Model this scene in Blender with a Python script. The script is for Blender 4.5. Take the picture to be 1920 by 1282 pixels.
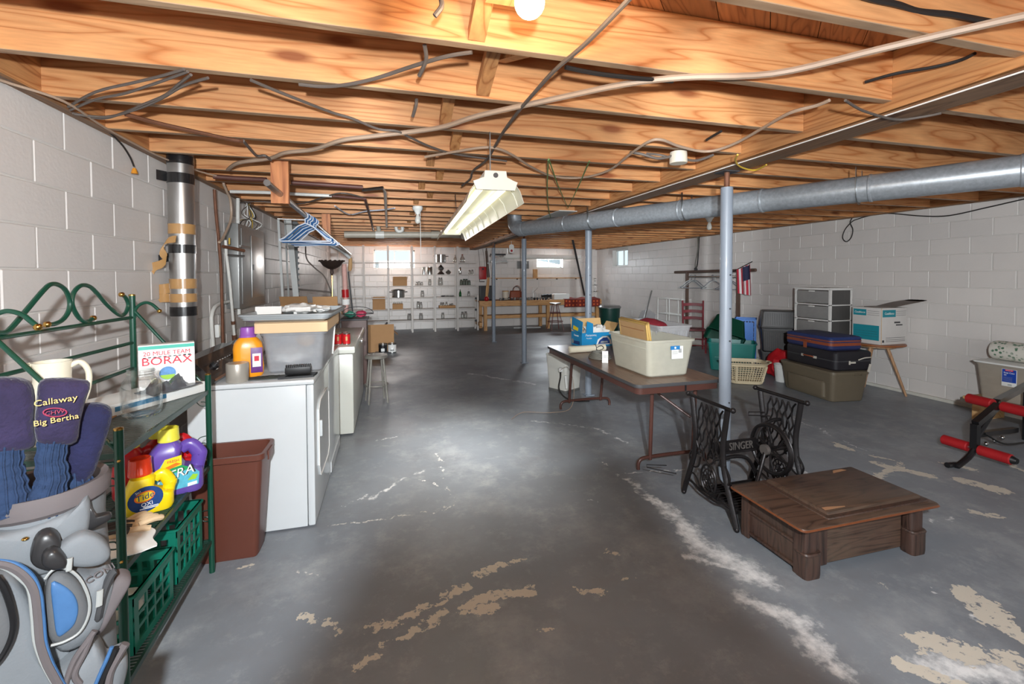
import bpy, bmesh, math, random
from mathutils import Vector, Matrix
import numpy as np
random.seed(7)
for o in list(bpy.data.objects): bpy.data.objects.remove(o)
SC = bpy.context.scene
COL = SC.collection
PI = math.pi
H = 2.38          # underside of joists
XL, XR, YB, YF = -1.56, 6.51, 13.3, -2.6

# ---------------- camera ----------------
YAW, PITCH, ROLL, FPX, CY, EYE = 0.267569, 0.0271384, 0.0032513, 838.55, 539.34, 1.55
_F = Vector((math.sin(YAW)*math.cos(PITCH), math.cos(YAW)*math.cos(PITCH), -math.sin(PITCH)))
_r = Vector((math.cos(YAW), -math.sin(YAW), 0)); _d = _F.cross(_r)
_c, _s = math.cos(ROLL), math.sin(ROLL)
RIGHT = _r*_c + _d*_s
DOWN = _d*_c - _r*_s
cam_data = bpy.data.cameras.new('camera'); cam = bpy.data.objects.new('camera', cam_data); COL.objects.link(cam)
m = Matrix((RIGHT, -DOWN, -_F)).transposed().to_4x4(); m.translation = (0, 0, EYE)
cam.matrix_world = m
cam_data.sensor_width = 36; cam_data.lens = FPX/1920*36
cam_data.shift_y = -(641-CY)/1920
cam_data.clip_start = .05; cam_data.clip_end = 100
SC.camera = cam

def at(px, py, x=None, y=None, z=None):
    """real place of a pixel of the photograph that lies on a known plane of the room"""
    d = RIGHT*((px-960)/FPX) + DOWN*((py-CY)/FPX) + _F
    if x is not None: t = x/d.x
    elif y is not None: t = y/d.y
    else: t = (z-EYE)/d.z
    return Vector((0, 0, EYE)) + d*t

# ---------------- world, exposure ----------------
w = bpy.data.worlds.new('world'); SC.world = w; w.use_nodes = True
bg = w.node_tree.nodes['Background']; bg.inputs[0].default_value = (.80, .90, 1, 1); bg.inputs[1].default_value = 1.3
SC.view_settings.view_transform = 'Standard'; SC.view_settings.look = 'None'
SC.view_settings.gamma = 1; SC.view_settings.use_curve_mapping = False
SC.view_settings.exposure = 0.06

# ---------------- lights ----------------
def falloff(L, kind, strength, smooth=0.0):
    L.use_nodes = True; nt = L.node_tree
    em = nt.nodes['Emission']; f = nt.nodes.new('ShaderNodeLightFalloff')
    f.inputs['Strength'].default_value = strength; f.inputs['Smooth'].default_value = smooth
    nt.links.new(f.outputs[kind], em.inputs['Strength'])
def lamp(name, kind, loc, target, energy, color, **kw):
    L = bpy.data.lights.new(name, kind); L.energy = energy; L.color = color
    fo = kw.pop('fo', None)
    for k, v in kw.items(): setattr(L, k, v)
    if fo: falloff(L, *fo)
    o = bpy.data.objects.new(name, L); COL.objects.link(o); o.location = loc
    if target is not None:
        o.rotation_euler = (Vector(target)-Vector(loc)).to_track_quat('-Z', 'Y').to_euler()
    return o
FLASH = (.91, .965, 1.0)
def aim(az, el): a, e = math.radians(az), math.radians(el); return (math.sin(a)*math.cos(e), math.cos(a)*math.cos(e), math.sin(e))
def flash(name, loc, az, el, half, blend, st, kind='Linear', soft=.03):
    d = aim(az, el); lamp(name, 'SPOT', loc, [loc[i]+d[i] for i in range(3)], 1, FLASH, spot_size=math.radians(2*half), spot_blend=blend, shadow_soft_size=soft, fo=(kind, st))
flash('flash_left', (-.15, -.12, 1.74), -40, -3, 51, .25, 128)
flash('flash_right', (.3, -.12, 1.74), 61, -3, 44, .25, 106)
flash('flash_far', (.05, -.1, 1.72), 17, 1, 28, .22, 98)
flash('fill_up', (.05, -.1, 1.78), 18, 44, 27, .6, 46)  # upward fill added to brighten the near ceiling, no real source
lamp('fill_back', 'AREA', (1.6, -2.2, 1.5), (2.2, 8, 1.3), 1, (.93, .97, 1), shape='RECTANGLE', size=5, size_y=1.8, fo=('Linear', 15))
for wx, wz, wy, tx, ww, e in ((.15, 1.98, YB+.02, .2, .85, 60), (4.9, 1.95, YB+.02, 4.6, .8, 70)):
    lamp('window_daylight', 'AREA', (wx, wy+.12, wz), (tx, 8, .2), e, (1, .93, .90) if wx < 1 else (.86, .93, 1), shape='RECTANGLE', size=ww, size_y=.4)
# ---------------- helpers: materials ----------------
def _n(nt, t, **kw):
    n = nt.nodes.new(t)
    for k, v in kw.items():
        if k in n.inputs: n.inputs[k].default_value = v
        else: setattr(n, k, v)
    return n
def lin(c):
    return tuple((x/12.92 if x <= .04045 else ((x+.055)/1.055)**2.4) for x in c)
def rgb(r, g, b): return (*lin((r/255, g/255, b/255)), 1)
MATS = {}
def mat(name, col, rough=.6, metal=0, noise=.06, scale=8, bump=0, bscale=60, trans=0, alpha=1, emit=None, estr=1, coat=0, ior=1.45, stretch=None, sheen=0):
    if name in MATS: return MATS[name]
    M = bpy.data.materials.new(name); M.use_nodes = True; nt = M.node_tree; b = nt.nodes['Principled BSDF']
    c = rgb(*col)
    b.inputs['Roughness'].default_value = rough; b.inputs['Metallic'].default_value = metal
    b.inputs['IOR'].default_value = ior
    if trans: b.inputs['Transmission Weight'].default_value = trans
    if coat: b.inputs['Coat Weight'].default_value = coat
    if sheen: b.inputs['Sheen Weight'].default_value = sheen; b.inputs['Sheen Roughness'].default_value=.4
    if alpha < 1: b.inputs['Alpha'].default_value = alpha
    tc = _n(nt, 'ShaderNodeTexCoord'); src = tc.outputs['Object']
    if stretch:
        mp = _n(nt, 'ShaderNodeMapping'); mp.inputs['Scale'].default_value = stretch
        nt.links.new(src, mp.inputs[0]); src = mp.outputs[0]
    if noise:
        n = _n(nt, 'ShaderNodeTexNoise', Scale=scale, Detail=5.0, Roughness=.6)
        nt.links.new(src, n.inputs['Vector'])
        mx = _n(nt, 'ShaderNodeMix', data_type='RGBA')
        k1, k2 = 1-noise*2.2, 1+noise*1.6
        mx.inputs[6].default_value = (*[v*k1 for v in c[:3]], 1); mx.inputs[7].default_value = (*[min(1, v*k2) for v in c[:3]], 1)
        nt.links.new(n.outputs['Fac'], mx.inputs[0]); nt.links.new(mx.outputs[2], b.inputs['Base Color'])
    else: b.inputs['Base Color'].default_value = c
    if bump:
        n2 = _n(nt, 'ShaderNodeTexNoise', Scale=bscale, Detail=3.0); nt.links.new(src, n2.inputs['Vector'])
        bp = _n(nt, 'ShaderNodeBump', Strength=bump, Distance=.004); nt.links.new(n2.outputs['Fac'], bp.inputs['Height'])
        nt.links.new(bp.outputs[0], b.inputs['Normal'])
    if emit:
        b.inputs['Emission Color'].default_value = rgb(*emit); b.inputs['Emission Strength'].default_value = estr
    MATS[name] = M; return M

def wood(name, c1, c2, axis='X', grain=1.0, rough=.55, knots=True, dirt=0.0, var=.25):
    """sawn timber: growth rings stretched along the board, knots, per-board tone"""
    M = bpy.data.materials.new(name); M.use_nodes = True; nt = M.node_tree; b = nt.nodes['Principled BSDF']; L = nt.links.new
    tc = _n(nt, 'ShaderNodeTexCoord'); oi = _n(nt, 'ShaderNodeObjectInfo')
    add = _n(nt, 'ShaderNodeVectorMath', operation='ADD')
    sc = _n(nt, 'ShaderNodeVectorMath', operation='SCALE'); cmb = _n(nt, 'ShaderNodeCombineXYZ')
    for i in range(3): L(oi.outputs['Random'], cmb.inputs[i])
    L(cmb.outputs[0], sc.inputs[0]); sc.inputs['Scale'].default_value = 57
    L(tc.outputs['Object'], add.inputs[0]); L(sc.outputs[0], add.inputs[1])
    mp = _n(nt, 'ShaderNodeMapping')
    st = {'X': (.35, 3.2, 4.5), 'Y': (3.2, .35, 4.5), 'Z': (3.2, 4.5, .35)}[axis]
    mp.inputs['Scale'].default_value = tuple(v*grain for v in st); L(add.outputs[0], mp.inputs[0])
    n = _n(nt, 'ShaderNodeTexNoise', Scale=1.3, Detail=2.0, Distortion=.4); L(mp.outputs[0], n.inputs['Vector'])
    mul = _n(nt, 'ShaderNodeMath', operation='MULTIPLY'); mul.inputs[1].default_value = 14; L(n.outputs['Fac'], mul.inputs[0])
    fr = _n(nt, 'ShaderNodeMath', operation='PINGPONG'); fr.inputs[1].default_value = .5; L(mul.outputs[0], fr.inputs[0])
    ramp = _n(nt, 'ShaderNodeValToRGB'); L(fr.outputs[0], ramp.inputs[0])
    e = ramp.color_ramp.elements
    e[0].position = .0; e[0].color = rgb(*c2); e[1].position = .42; e[1].color = rgb(*c1)
    e2 = ramp.color_ramp.elements.new(.12); e2.color = tuple(.35*x+.65*y for x, y in zip(rgb(*c2), rgb(*c1)))
    fine = _n(nt, 'ShaderNodeTexNoise', Scale=9, Detail=6.0); mp2 = _n(nt, 'ShaderNodeMapping')
    mp2.inputs['Scale'].default_value = tuple(v*2.5 for v in st); L(add.outputs[0], mp2.inputs[0]); L(mp2.outputs[0], fine.inputs['Vector'])
    hs = _n(nt, 'ShaderNodeHueSaturation'); L(ramp.outputs[0], hs.inputs['Color'])
    mr = _n(nt, 'ShaderNodeMapRange'); L(oi.outputs['Random'], mr.inputs[0]); mr.inputs[3].default_value = 1-var; mr.inputs[4].default_value = 1+var*.3
    m3 = _n(nt, 'ShaderNodeMapRange'); L(fine.outputs['Fac'], m3.inputs[0]); m3.inputs[3].default_value = .72; m3.inputs[4].default_value = 1.25
    mm = _n(nt, 'ShaderNodeMath', operation='MULTIPLY'); L(mr.outputs[0], mm.inputs[0]); L(m3.outputs[0], mm.inputs[1]); L(mm.outputs[0], hs.inputs['Value'])
    col = hs.outputs[0]
    if knots:
        mpk = _n(nt, 'ShaderNodeMapping'); mpk.inputs['Scale'].default_value = {'X': (1.5, 5, 5), 'Y': (5, 1.5, 5), 'Z': (5, 5, 1.5)}[axis]; L(add.outputs[0], mpk.inputs[0])
        v = _n(nt, 'ShaderNodeTexVoronoi', Scale=1.1); L(mpk.outputs[0], v.inputs['Vector'])
        rk = _n(nt, 'ShaderNodeMapRange'); L(v.outputs['Distance'], rk.inputs[0]); rk.inputs[1].default_value = .08; rk.inputs[2].default_value = .18; rk.inputs[3].default_value = .85; rk.inputs[4].default_value = 0
        mk = _n(nt, 'ShaderNodeMix', data_type='RGBA'); L(rk.outputs[0], mk.inputs[0]); L(col, mk.inputs[6]); mk.inputs[7].default_value = rgb(c2[0]*.72, c2[1]*.58, c2[2]*.5); col = mk.outputs[2]
    if dirt:
        nd = _n(nt, 'ShaderNodeTexNoise', Scale=3, Detail=6.0); L(add.outputs[0], nd.inputs['Vector'])
        rd = _n(nt, 'ShaderNodeMapRange'); L(nd.outputs['Fac'], rd.inputs[0]); rd.inputs[1].default_value = .45; rd.inputs[2].default_value = .75; rd.inputs[4].default_value = dirt
        md = _n(nt, 'ShaderNodeMix', data_type='RGBA'); L(rd.outputs[0], md.inputs[0]); L(col, md.inputs[6]); md.inputs[7].default_value = rgb(110, 95, 80); col = md.outputs[2]
    L(col, b.inputs['Base Color']); b.inputs['Roughness'].default_value = rough
    bp = _n(nt, 'ShaderNodeBump', Strength=.25, Distance=.002); L(fine.outputs['Fac'], bp.inputs['Height']); L(bp.outputs[0], b.inputs['Normal'])
    MATS[name] = M; return M

def plastic_clear(name, col, alpha, rough=.35):
    """frosted translucent polypropylene"""
    M = bpy.data.materials.new(name); M.use_nodes = True; nt = M.node_tree; L = nt.links.new
    b = nt.nodes['Principled BSDF']; b.inputs['Base Color'].default_value = rgb(*col); b.inputs['Roughness'].default_value = rough
    tr = _n(nt, 'ShaderNodeBsdfTranslucent'); tr.inputs[0].default_value = rgb(*col)
    tp = _n(nt, 'ShaderNodeBsdfTransparent'); tp.inputs[0].default_value = (1, 1, 1, 1)
    m1 = _n(nt, 'ShaderNodeMixShader'); m1.inputs[0].default_value = .4; L(b.outputs[0], m1.inputs[1]); L(tr.outputs[0], m1.inputs[2])
    m2 = _n(nt, 'ShaderNodeMixShader'); m2.inputs[0].default_value = alpha; L(tp.outputs[0], m2.inputs[1]); L(m1.outputs[0], m2.inputs[2])
    n = _n(nt, 'ShaderNodeTexNoise', Scale=6); mr = _n(nt, 'ShaderNodeMapRange'); L(n.outputs['Fac'], mr.inputs[0]); mr.inputs[3].default_value = alpha-.08; mr.inputs[4].default_value = min(1, alpha+.08); L(mr.outputs[0], m2.inputs[0])
    L(m2.outputs[0], nt.nodes['Material Output'].inputs[0]); MATS[name] = M; return M

# ---------------- helpers: meshes ----------------
def euler(rx=0, ry=0, rz=0): return Matrix.Rotation(rz, 4, 'Z') @ Matrix.Rotation(ry, 4, 'Y') @ Matrix.Rotation(rx, 4, 'X')
def TR(x, y, z, rx=0, ry=0, rz=0): return Matrix.Translation((x, y, z)) @ euler(rx, ry, rz)
def spline(pts, k=6, closed=False):
    P_ = [Vector(p) for p in pts]; n = len(P_); out = []
    rng = range(n if closed else n-1)
    for i in rng:
        if closed: a, b, c, d = P_[(i-1) % n], P_[i], P_[(i+1) % n], P_[(i+2) % n]
        else: a, b, c, d = P_[max(i-1, 0)], P_[i], P_[i+1], P_[min(i+2, n-1)]
        for j in range(k):
            t = j/k
            out.append(.5*((2*b)+(c-a)*t+(2*a-5*b+4*c-d)*t*t+(3*b-a-3*c+d)*t**3))
    if not closed: out.append(P_[-1])
    return out
def rrect(w, d, r, n=4, cx=0, cy=0):
    r = min(r, w/2-1e-4, d/2-1e-4); out = []
    for sx, sy, a0 in ((1, 1, 0), (-1, 1, 90), (-1, -1, 180), (1, -1, 270)):
        for i in range(n+1):
            a = math.radians(a0+90*i/n)
            out.append((cx+sx*(w/2-r)+r*math.cos(a), cy+sy*(d/2-r)+r*math.sin(a)))
    return out
def circ(r, n=20, cx=0, cy=0, sy=1):
    return [(cx+r*math.cos(2*PI*i/n), cy+sy*r*math.sin(2*PI*i/n)) for i in range(n)]

class MB:
    def __init__(s): s.v = []; s.f = []; s.M = Matrix.Identity(4)
    def at(s, *a): s.M = TR(*a); return s
    def add(s, V, F, M=None):
        o = len(s.v); T = s.M @ M if M is not None else s.M
        s.v += [T @ Vector(p) for p in V]; s.f += [tuple(i+o for i in f) for f in F]; return s
    def box(s, c, d, bev=0, M=None):
        x, y, z = (v/2 for v in d); cx, cy, cz = c
        if not bev:
            V = [(cx+i*x, cy+j*y, cz+k*z) for k in (-1, 1) for j in (-1, 1) for i in (-1, 1)]
            return s.add(V, [(0, 2, 3, 1), (4, 5, 7, 6), (0, 1, 5, 4), (2, 6, 7, 3), (0, 4, 6, 2), (1, 3, 7, 5)], M)
        b = min(bev, x*.95, y*.95, z*.95); V = []; F = []
        bm = bmesh.new(); bmesh.ops.create_cube(bm, size=1)
        for v in bm.verts: v.co = Vector((cx+v.co.x*2*x, cy+v.co.y*2*y, cz+v.co.z*2*z))
        bmesh.ops.bevel(bm, geom=bm.edges[:], offset=b, segments=2, affect='EDGES', profile=.6)
        bm.verts.index_update()
        V = [v.co.copy() for v in bm.verts]; F = [[v.index for v in f.verts] for f in bm.faces]; bm.free()
        return s.add(V, F, M)
    def b2(s, a, b, bev=0, M=None):
        return s.box([(p+q)/2 for p, q in zip(a, b)], [abs(q-p) for p, q in zip(a, b)], bev, M)
    def bar(s, a, b, w, h, up=(0, 0, 1)):
        a, b = Vector(a), Vector(b); d = b-a; L = d.length; zx = d/L; y = Vector(up).cross(zx)
        if y.length < 1e-5: y = Vector((0, 1, 0)).cross(zx)
        y.normalize(); z = zx.cross(y); R = Matrix((zx, y, z)).transposed().to_4x4(); R.translation = (a+b)/2
        return s.box((0, 0, 0), (L, w, h), 0, R)
    def tube(s, pts, r, n=8, closed=False, caps=True, flat=1.0):
        P_ = [Vector(p) for p in pts]; N = len(P_); R = r if isinstance(r, (list, tuple)) else [r]*N
        T = []
        for i in range(N):
            a = P_[(i-1) % N] if (closed or i) else P_[0]; b = P_[(i+1) % N] if (closed or i < N-1) else P_[-1]
            d = b-a; T.append(d.normalized() if d.length > 1e-9 else Vector((0, 0, 1)))
        u = T[0].orthogonal().normalized()
        if abs(T[0].z) < .95: u = Vector((0, 0, 1)).cross(T[0]).normalized()
        V = []
        for i in range(N):
            u = (u-T[i]*u.dot(T[i])); u = u.normalized() if u.length > 1e-6 else T[i].orthogonal().normalized(); w_ = T[i].cross(u)
            for k in range(n):
                a = 2*PI*k/n; V.append(P_[i]+(u*math.cos(a)+w_*math.sin(a)*flat)*R[i])
        F = []
        for i in range(N if closed else N-1):
            for k in range(n):
                p, q = i*n+k, i*n+(k+1) % n; r_ = ((i+1) % N)*n
                F.append((p, q, r_+(k+1) % n, r_+k))
        if not closed and caps: F += [tuple(range(n))[::-1], tuple((N-1)*n+k for k in range(n))]
        return s.add(V, F)
    def cyl(s, a, b, r, r2=None, n=16): return s.tube([a, b], [r, r if r2 is None else r2], n)
    def loft(s, secs, caps=(True, True), M=None):
        """secs: [(list of 2-D points, z)]"""
        n = len(secs[0][0]); V = [(p[0], p[1], z) for pts, z in secs for p in pts]; F = []
        for i in range(len(secs)-1):
            for k in range(n): F.append((i*n+k, i*n+(k+1) % n, (i+1)*n+(k+1) % n, (i+1)*n+k))
        if caps[0]: F.append(tuple(range(n))[::-1])
        if caps[1]: F.append(tuple((len(secs)-1)*n+k for k in range(n)))
        return s.add(V, F, M)
    def lathe(s, prof, n=24, c=(0, 0, 0), M=None, caps=(True, True)):
        return s.loft([(circ(max(r, 1e-4), n, c[0], c[1]), z+c[2]) for r, z in prof], caps, M)
    def prism(s, pts, z0, z1, M=None): return s.loft([(pts, z0), (pts, z1)], M=M)
    def ball(s, c, r, n=16, sc=(1, 1, 1), M=None):
        m_ = max(6, n//2); V = []; F = []
        secs = []
        for i in range(1, m_):
            a = -PI/2+PI*i/m_; secs.append(([(c[0]+r*sc[0]*math.cos(a)*math.cos(2*PI*k/n), c[1]+r*sc[1]*math.cos(a)*math.sin(2*PI*k/n)) for k in range(n)], c[2]+r*sc[2]*math.sin(a)))
        return s.loft(secs, M=M)
    def grid(s, fn, nu, nv, thick=0):
        """fn(u,v)->point, sheet; thick gives it a back"""
        V = [Vector(fn(i/nu, j/nv)) for j in range(nv+1) for i in range(nu+1)]; F = []; W = nu+1
        for j in range(nv):
            for i in range(nu): F.append((j*W+i, j*W+i+1, (j+1)*W+i+1, (j+1)*W+i))
        if thick:
            nm = [Vector() for _ in V]
            for f in F:
                q = (V[f[1]]-V[f[0]]).cross(V[f[3]]-V[f[0]])
                for i in f: nm[i] += q
            o = len(V); V2 = [v-(q.normalized() if q.length > 0 else Vector((0, 0, 1)))*thick for v, q in zip(V, nm)]
            F2 = [tuple(i+o for i in f[::-1]) for f in F]
            edge = [i for i in range(W)] + [j*W+nu for j in range(1, nv+1)] + [nv*W+i for i in range(nu-1, -1, -1)] + [j*W for j in range(nv-1, 0, -1)]
            F3 = [(edge[k], edge[k]+o, edge[(k+1) % len(edge)]+o, edge[(k+1) % len(edge)]) for k in range(len(edge))]
            V = V+V2; F = F+F2+F3
        return s.add(V, F)
    def mesh(s, name, angle=35):
        me = bpy.data.meshes.new(name); me.from_pydata([tuple(v) for v in s.v], [], s.f); me.update()
        bm = bmesh.new(); bm.from_mesh(me); bmesh.ops.recalc_face_normals(bm, faces=bm.faces[:]); bm.to_mesh(me); bm.free()
        if angle:
            me.shade_smooth(); me.set_sharp_from_angle(angle=math.radians(angle))
        return me

def link(name, me, m_=None, parent=None, loc=None):
    o = bpy.data.objects.new(name, me); COL.objects.link(o)
    if m_ is not None:
        m_ = MATS[m_] if isinstance(m_, str) else m_
        if me is not None and not me.materials: me.materials.append(m_)
    if parent is not None: o.parent = parent
    if loc is not None: o.location = loc
    return o
def part(parent, name, mb, m_, label=None, angle=35):
    o = link(name, mb.mesh(name, angle), m_, parent)
    if label: o['label'] = label
    return o
def tag(o, label, cat, group=None):
    o['label'] = label; o['category'] = cat
    if group: o['group'] = group
    return o
def thing(name, label, cat, loc=(0, 0, 0), rz=0, group=None):
    o = bpy.data.objects.new(name, None); COL.objects.link(o); o.empty_display_size = .1
    o.location = loc; o.rotation_euler = (0, 0, rz); return tag(o, label, cat, group)
def solo(name, label, cat, mb, m_, loc=(0, 0, 0), rz=0, group=None, rot=None, angle=35):
    o = link(name, mb.mesh(name, angle), m_); o.location = loc; o.rotation_euler = rot if rot else (0, 0, rz); return tag(o, label, cat, group)
def struct(name, mb=None, m_=None, angle=0):
    o = link(name, mb.mesh(name, angle) if mb else None, m_); o['kind'] = 'structure'; return o
def copies(src, n):
    kids = {}
    for o in bpy.data.objects:
        if o.parent: kids.setdefault(o.parent.name, []).append(o)
    out = []
    def cp(o, par):
        c = o.copy(); COL.objects.link(c)
        if par is not None: c.parent = par
        for k in kids.get(o.name, []): cp(k, c)
        return c
    return [cp(src, None) for _ in range(n)]
def text(parent, s, size, M_, m_, ext=.0008, name='lettering', align='CENTER', shear=0, space=1, sx=1):
    cu = bpy.data.curves.new(name, 'FONT'); cu.body = s; cu.size = size; cu.extrude = ext; cu.align_x = align; cu.align_y = 'CENTER'; cu.shear = shear; cu.space_character = space; cu.resolution_u = 3
    t = bpy.data.objects.new('tmp', cu); me = bpy.data.meshes.new_from_object(t); bpy.data.objects.remove(t)
    me.transform(M_ @ Matrix.Diagonal((sx, 1, 1, 1))); me.materials.clear(); me.materials.append(MATS[m_] if isinstance(m_, str) else m_)
    o = bpy.data.objects.new(name, me); COL.objects.link(o); o.parent = parent; return o
FACE_X = Matrix(((0, 0, 1, 0), (1, 0, 0, 0), (0, 1, 0, 0), (0, 0, 0, 1)))      # lettering facing +X, reads along +Y
FACE_mX = Matrix(((0, 0, -1, 0), (-1, 0, 0, 0), (0, 1, 0, 0), (0, 0, 0, 1)))   # facing -X
FACE_mY = Matrix(((1, 0, 0, 0), (0, 0, -1, 0), (0, 1, 0, 0), (0, 0, 0, 1)))    # facing -Y
def tote_secs(w, d, h, w2, d2, r, t=.004, rim=.015, rimh=.02, lip=True):
    """open container: outside up, rim, inside down. bottom w x d, top w2 x d2"""
    S = [(rrect(w-.03, d-.03, r*.8), 0), (rrect(w, d, r), .012), (rrect(w2, d2, r), h-rimh)]
    if lip: S += [(rrect(w2+2*rim, d2+2*rim, r+rim), h-rimh+.003), (rrect(w2+2*rim, d2+2*rim, r+rim), h)]
    S += [(rrect(w2-2*t, d2-2*t, r-t), h), (rrect(w-2*t, d-2*t, r-t), .012+t)]
    return S
# ---- more helpers ----
WORLD = set()
def wthing(name, label, cat, loc, group=None):
    """a thing whose parts are given in room coordinates; its Empty stands at loc"""
    o = thing(name, label, cat, loc, 0, group); WORLD.add(o.name); return o
_part0 = part
def part(parent, name, mb, m_, label=None, angle=35):
    o = _part0(parent, name, mb, m_, label, angle)
    if parent.name in WORLD: o.location = -Vector(parent.location)
    return o
def wtext(parent, s, size, M_, m_, **k):
    o = text(parent, s, size, M_, m_, **k)
    if parent.name in WORLD: o.location = -Vector(parent.location)
    return o
def pillow(mb, pts, nrm, th, prof=((1, 0), (1.0, .35), (.96, .7), (.86, .9), (.6, 1), (.25, 1.03)), back=True):
    """cushion: outline pts, bulging th along nrm"""
    pts = [Vector(p) for p in pts]; c = sum(pts, Vector())/len(pts); nrm = Vector(nrm).normalized(); n = len(pts); V = []; F = []
    for s_, h in prof: V += [c+(p-c)*s_+nrm*th*h for p in pts]
    for i in range(len(prof)-1):
        for k in range(n): F.append((i*n+k, i*n+(k+1) % n, (i+1)*n+(k+1) % n, (i+1)*n+k))
    F.append(tuple((len(prof)-1)*n+k for k in range(n)))
    if back: F.append(tuple(range(n))[::-1])
    return mb.add(V, F)
def frame_at(o, xd, yd):
    """matrix with local X along xd, local Y along yd (lettering plane)"""
    x = Vector(xd).normalized(); z = x.cross(Vector(yd)).normalized(); y = z.cross(x)
    M_ = Matrix((x, y, z)).transposed().to_4x4(); M_.translation = Vector(o); return M_
def facing(x, y): return math.atan2(-x, y)
def cloth_sheet(w, d, h, seed, nu=18, nv=14, thick=.004, edge=.18):
    from mathutils import noise as N
    def fn(u, v):
        e = edge*N.noise(Vector((u*3, v*3, seed+9)))
        x = (u-.5)*w*(1+e); y = (v-.5)*d*(1+edge*N.noise(Vector((u*3, v*3, seed+5))))
        z = h*(.55+.9*N.noise(Vector((u*4, v*4, seed)))+.45*N.noise(Vector((u*9, v*9, seed+3))))
        f = min(1, 5*min(u, v, 1-u, 1-v)); return (x, y, max(.004, z*f)+.003)
    return MB().grid(fn, nu, nv, thick)
def lumpy(c, r, sc, seed, amp=.3, n=22, f=2.2):
    from mathutils import noise as N
    b_ = MB(); b_.ball((0, 0, 0), 1, n); out = []
    for v in b_.v:
        k = 1+amp*N.noise(v*f+Vector((seed, seed, seed)))+amp*.4*N.noise(v*f*2.6+Vector((seed, 0, seed)))
        out.append(Vector((c[0]+v.x*r*sc[0]*k, c[1]+v.y*r*sc[1]*k, c[2]+v.z*r*sc[2]*k)))
    b_.v = out; return b_
# ---------------- materials used widely ----------------
wood('pine', (218, 156, 102), (182, 112, 62), 'X', dirt=.15, var=.22)
wood('pine_y', (205, 146, 92), (165, 102, 56), 'Y', dirt=.2)
wood('joist_underside_shade', (178, 146, 116), (140, 106, 78), 'X', knots=False, dirt=.5, var=.15)  # greyer pine: cooler, dimmer light on joist undersides painted into the colour
wood('pine_old', (150, 112, 80), (110, 76, 50), 'Y', dirt=.5)
wood('subfloor', (196, 132, 84), (150, 90, 52), 'X', grain=1.6, knots=False, dirt=.25, var=.4)
wood('bench_wood', (206, 158, 104), (176, 122, 72), 'X', var=.1)
wood('bench_wood_z', (206, 158, 104), (176, 122, 72), 'Z', var=.1)
wood('dark_wood', (82, 60, 48), (48, 33, 26), 'Y', grain=1.5, rough=.45, knots=False, dirt=.2, var=.05)
mat('shelf_white', (208, 202, 196), .6, noise=.05, bump=.1)
mat('mortar', (205, 201, 196), .8, noise=.04)
mat('black', (24, 24, 26), .45, noise=.1)
mat('dark_grey', (62, 62, 64), .6)
mat('white', (228, 228, 224), .5, noise=.03)
mat('white_gloss', (206, 210, 212), .25, noise=.015, coat=.3)
mat('grey_paint', (134, 142, 153), .4, noise=.05, coat=.2)
mat('chrome', (190, 190, 188), .18, metal=1, noise=.05)
mat('steel', (168, 168, 166), .32, metal=1, noise=.08)
mat('cardboard', (176, 134, 92), .8, noise=.05)
mat('cardboard_tan', (202, 160, 112), .8, noise=.05)
mat('red', (170, 24, 28), .4, noise=.05)
mat('glass', (236, 244, 242), .03, trans=1, noise=0, ior=1.2)
def thin_glass(name, col, lo, hi):
    M = bpy.data.materials.new(name); M.use_nodes = True; nt = M.node_tree; L = nt.links.new; b = nt.nodes['Principled BSDF']
    b.inputs['Base Color'].default_value = rgb(*col); b.inputs['Roughness'].default_value = .05; b.inputs['Metallic'].default_value = 1
    tp = _n(nt, 'ShaderNodeBsdfTransparent'); lw = _n(nt, 'ShaderNodeLayerWeight', Blend=.35); mr_ = _n(nt, 'ShaderNodeMapRange'); L(lw.outputs['Facing'], mr_.inputs[0]); mr_.inputs[3].default_value = lo; mr_.inputs[4].default_value = hi
    mx = _n(nt, 'ShaderNodeMixShader'); L(mr_.outputs[0], mx.inputs[0]); L(tp.outputs[0], mx.inputs[1]); L(b.outputs[0], mx.inputs[2]); L(mx.outputs[0], nt.nodes['Material Output'].inputs[0]); MATS[name] = M
thin_glass('jar_clear', (225, 230, 228), .05, .55)
mat('paper', (232, 230, 226), .8, noise=.03)
mat('cable_tan', (172, 148, 128), .45, noise=.05)
mat('cable_grey', (98, 89, 83), .5, noise=.08)
mat('cable_black', (38, 35, 34), .5)
mat('green_paint', (15, 66, 50), .3, noise=.08, coat=.3)
mat('brass', (190, 150, 80), .25, metal=1)
mat('rust', (118, 78, 58), .6, noise=.25, scale=14, metal=.3)

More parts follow.
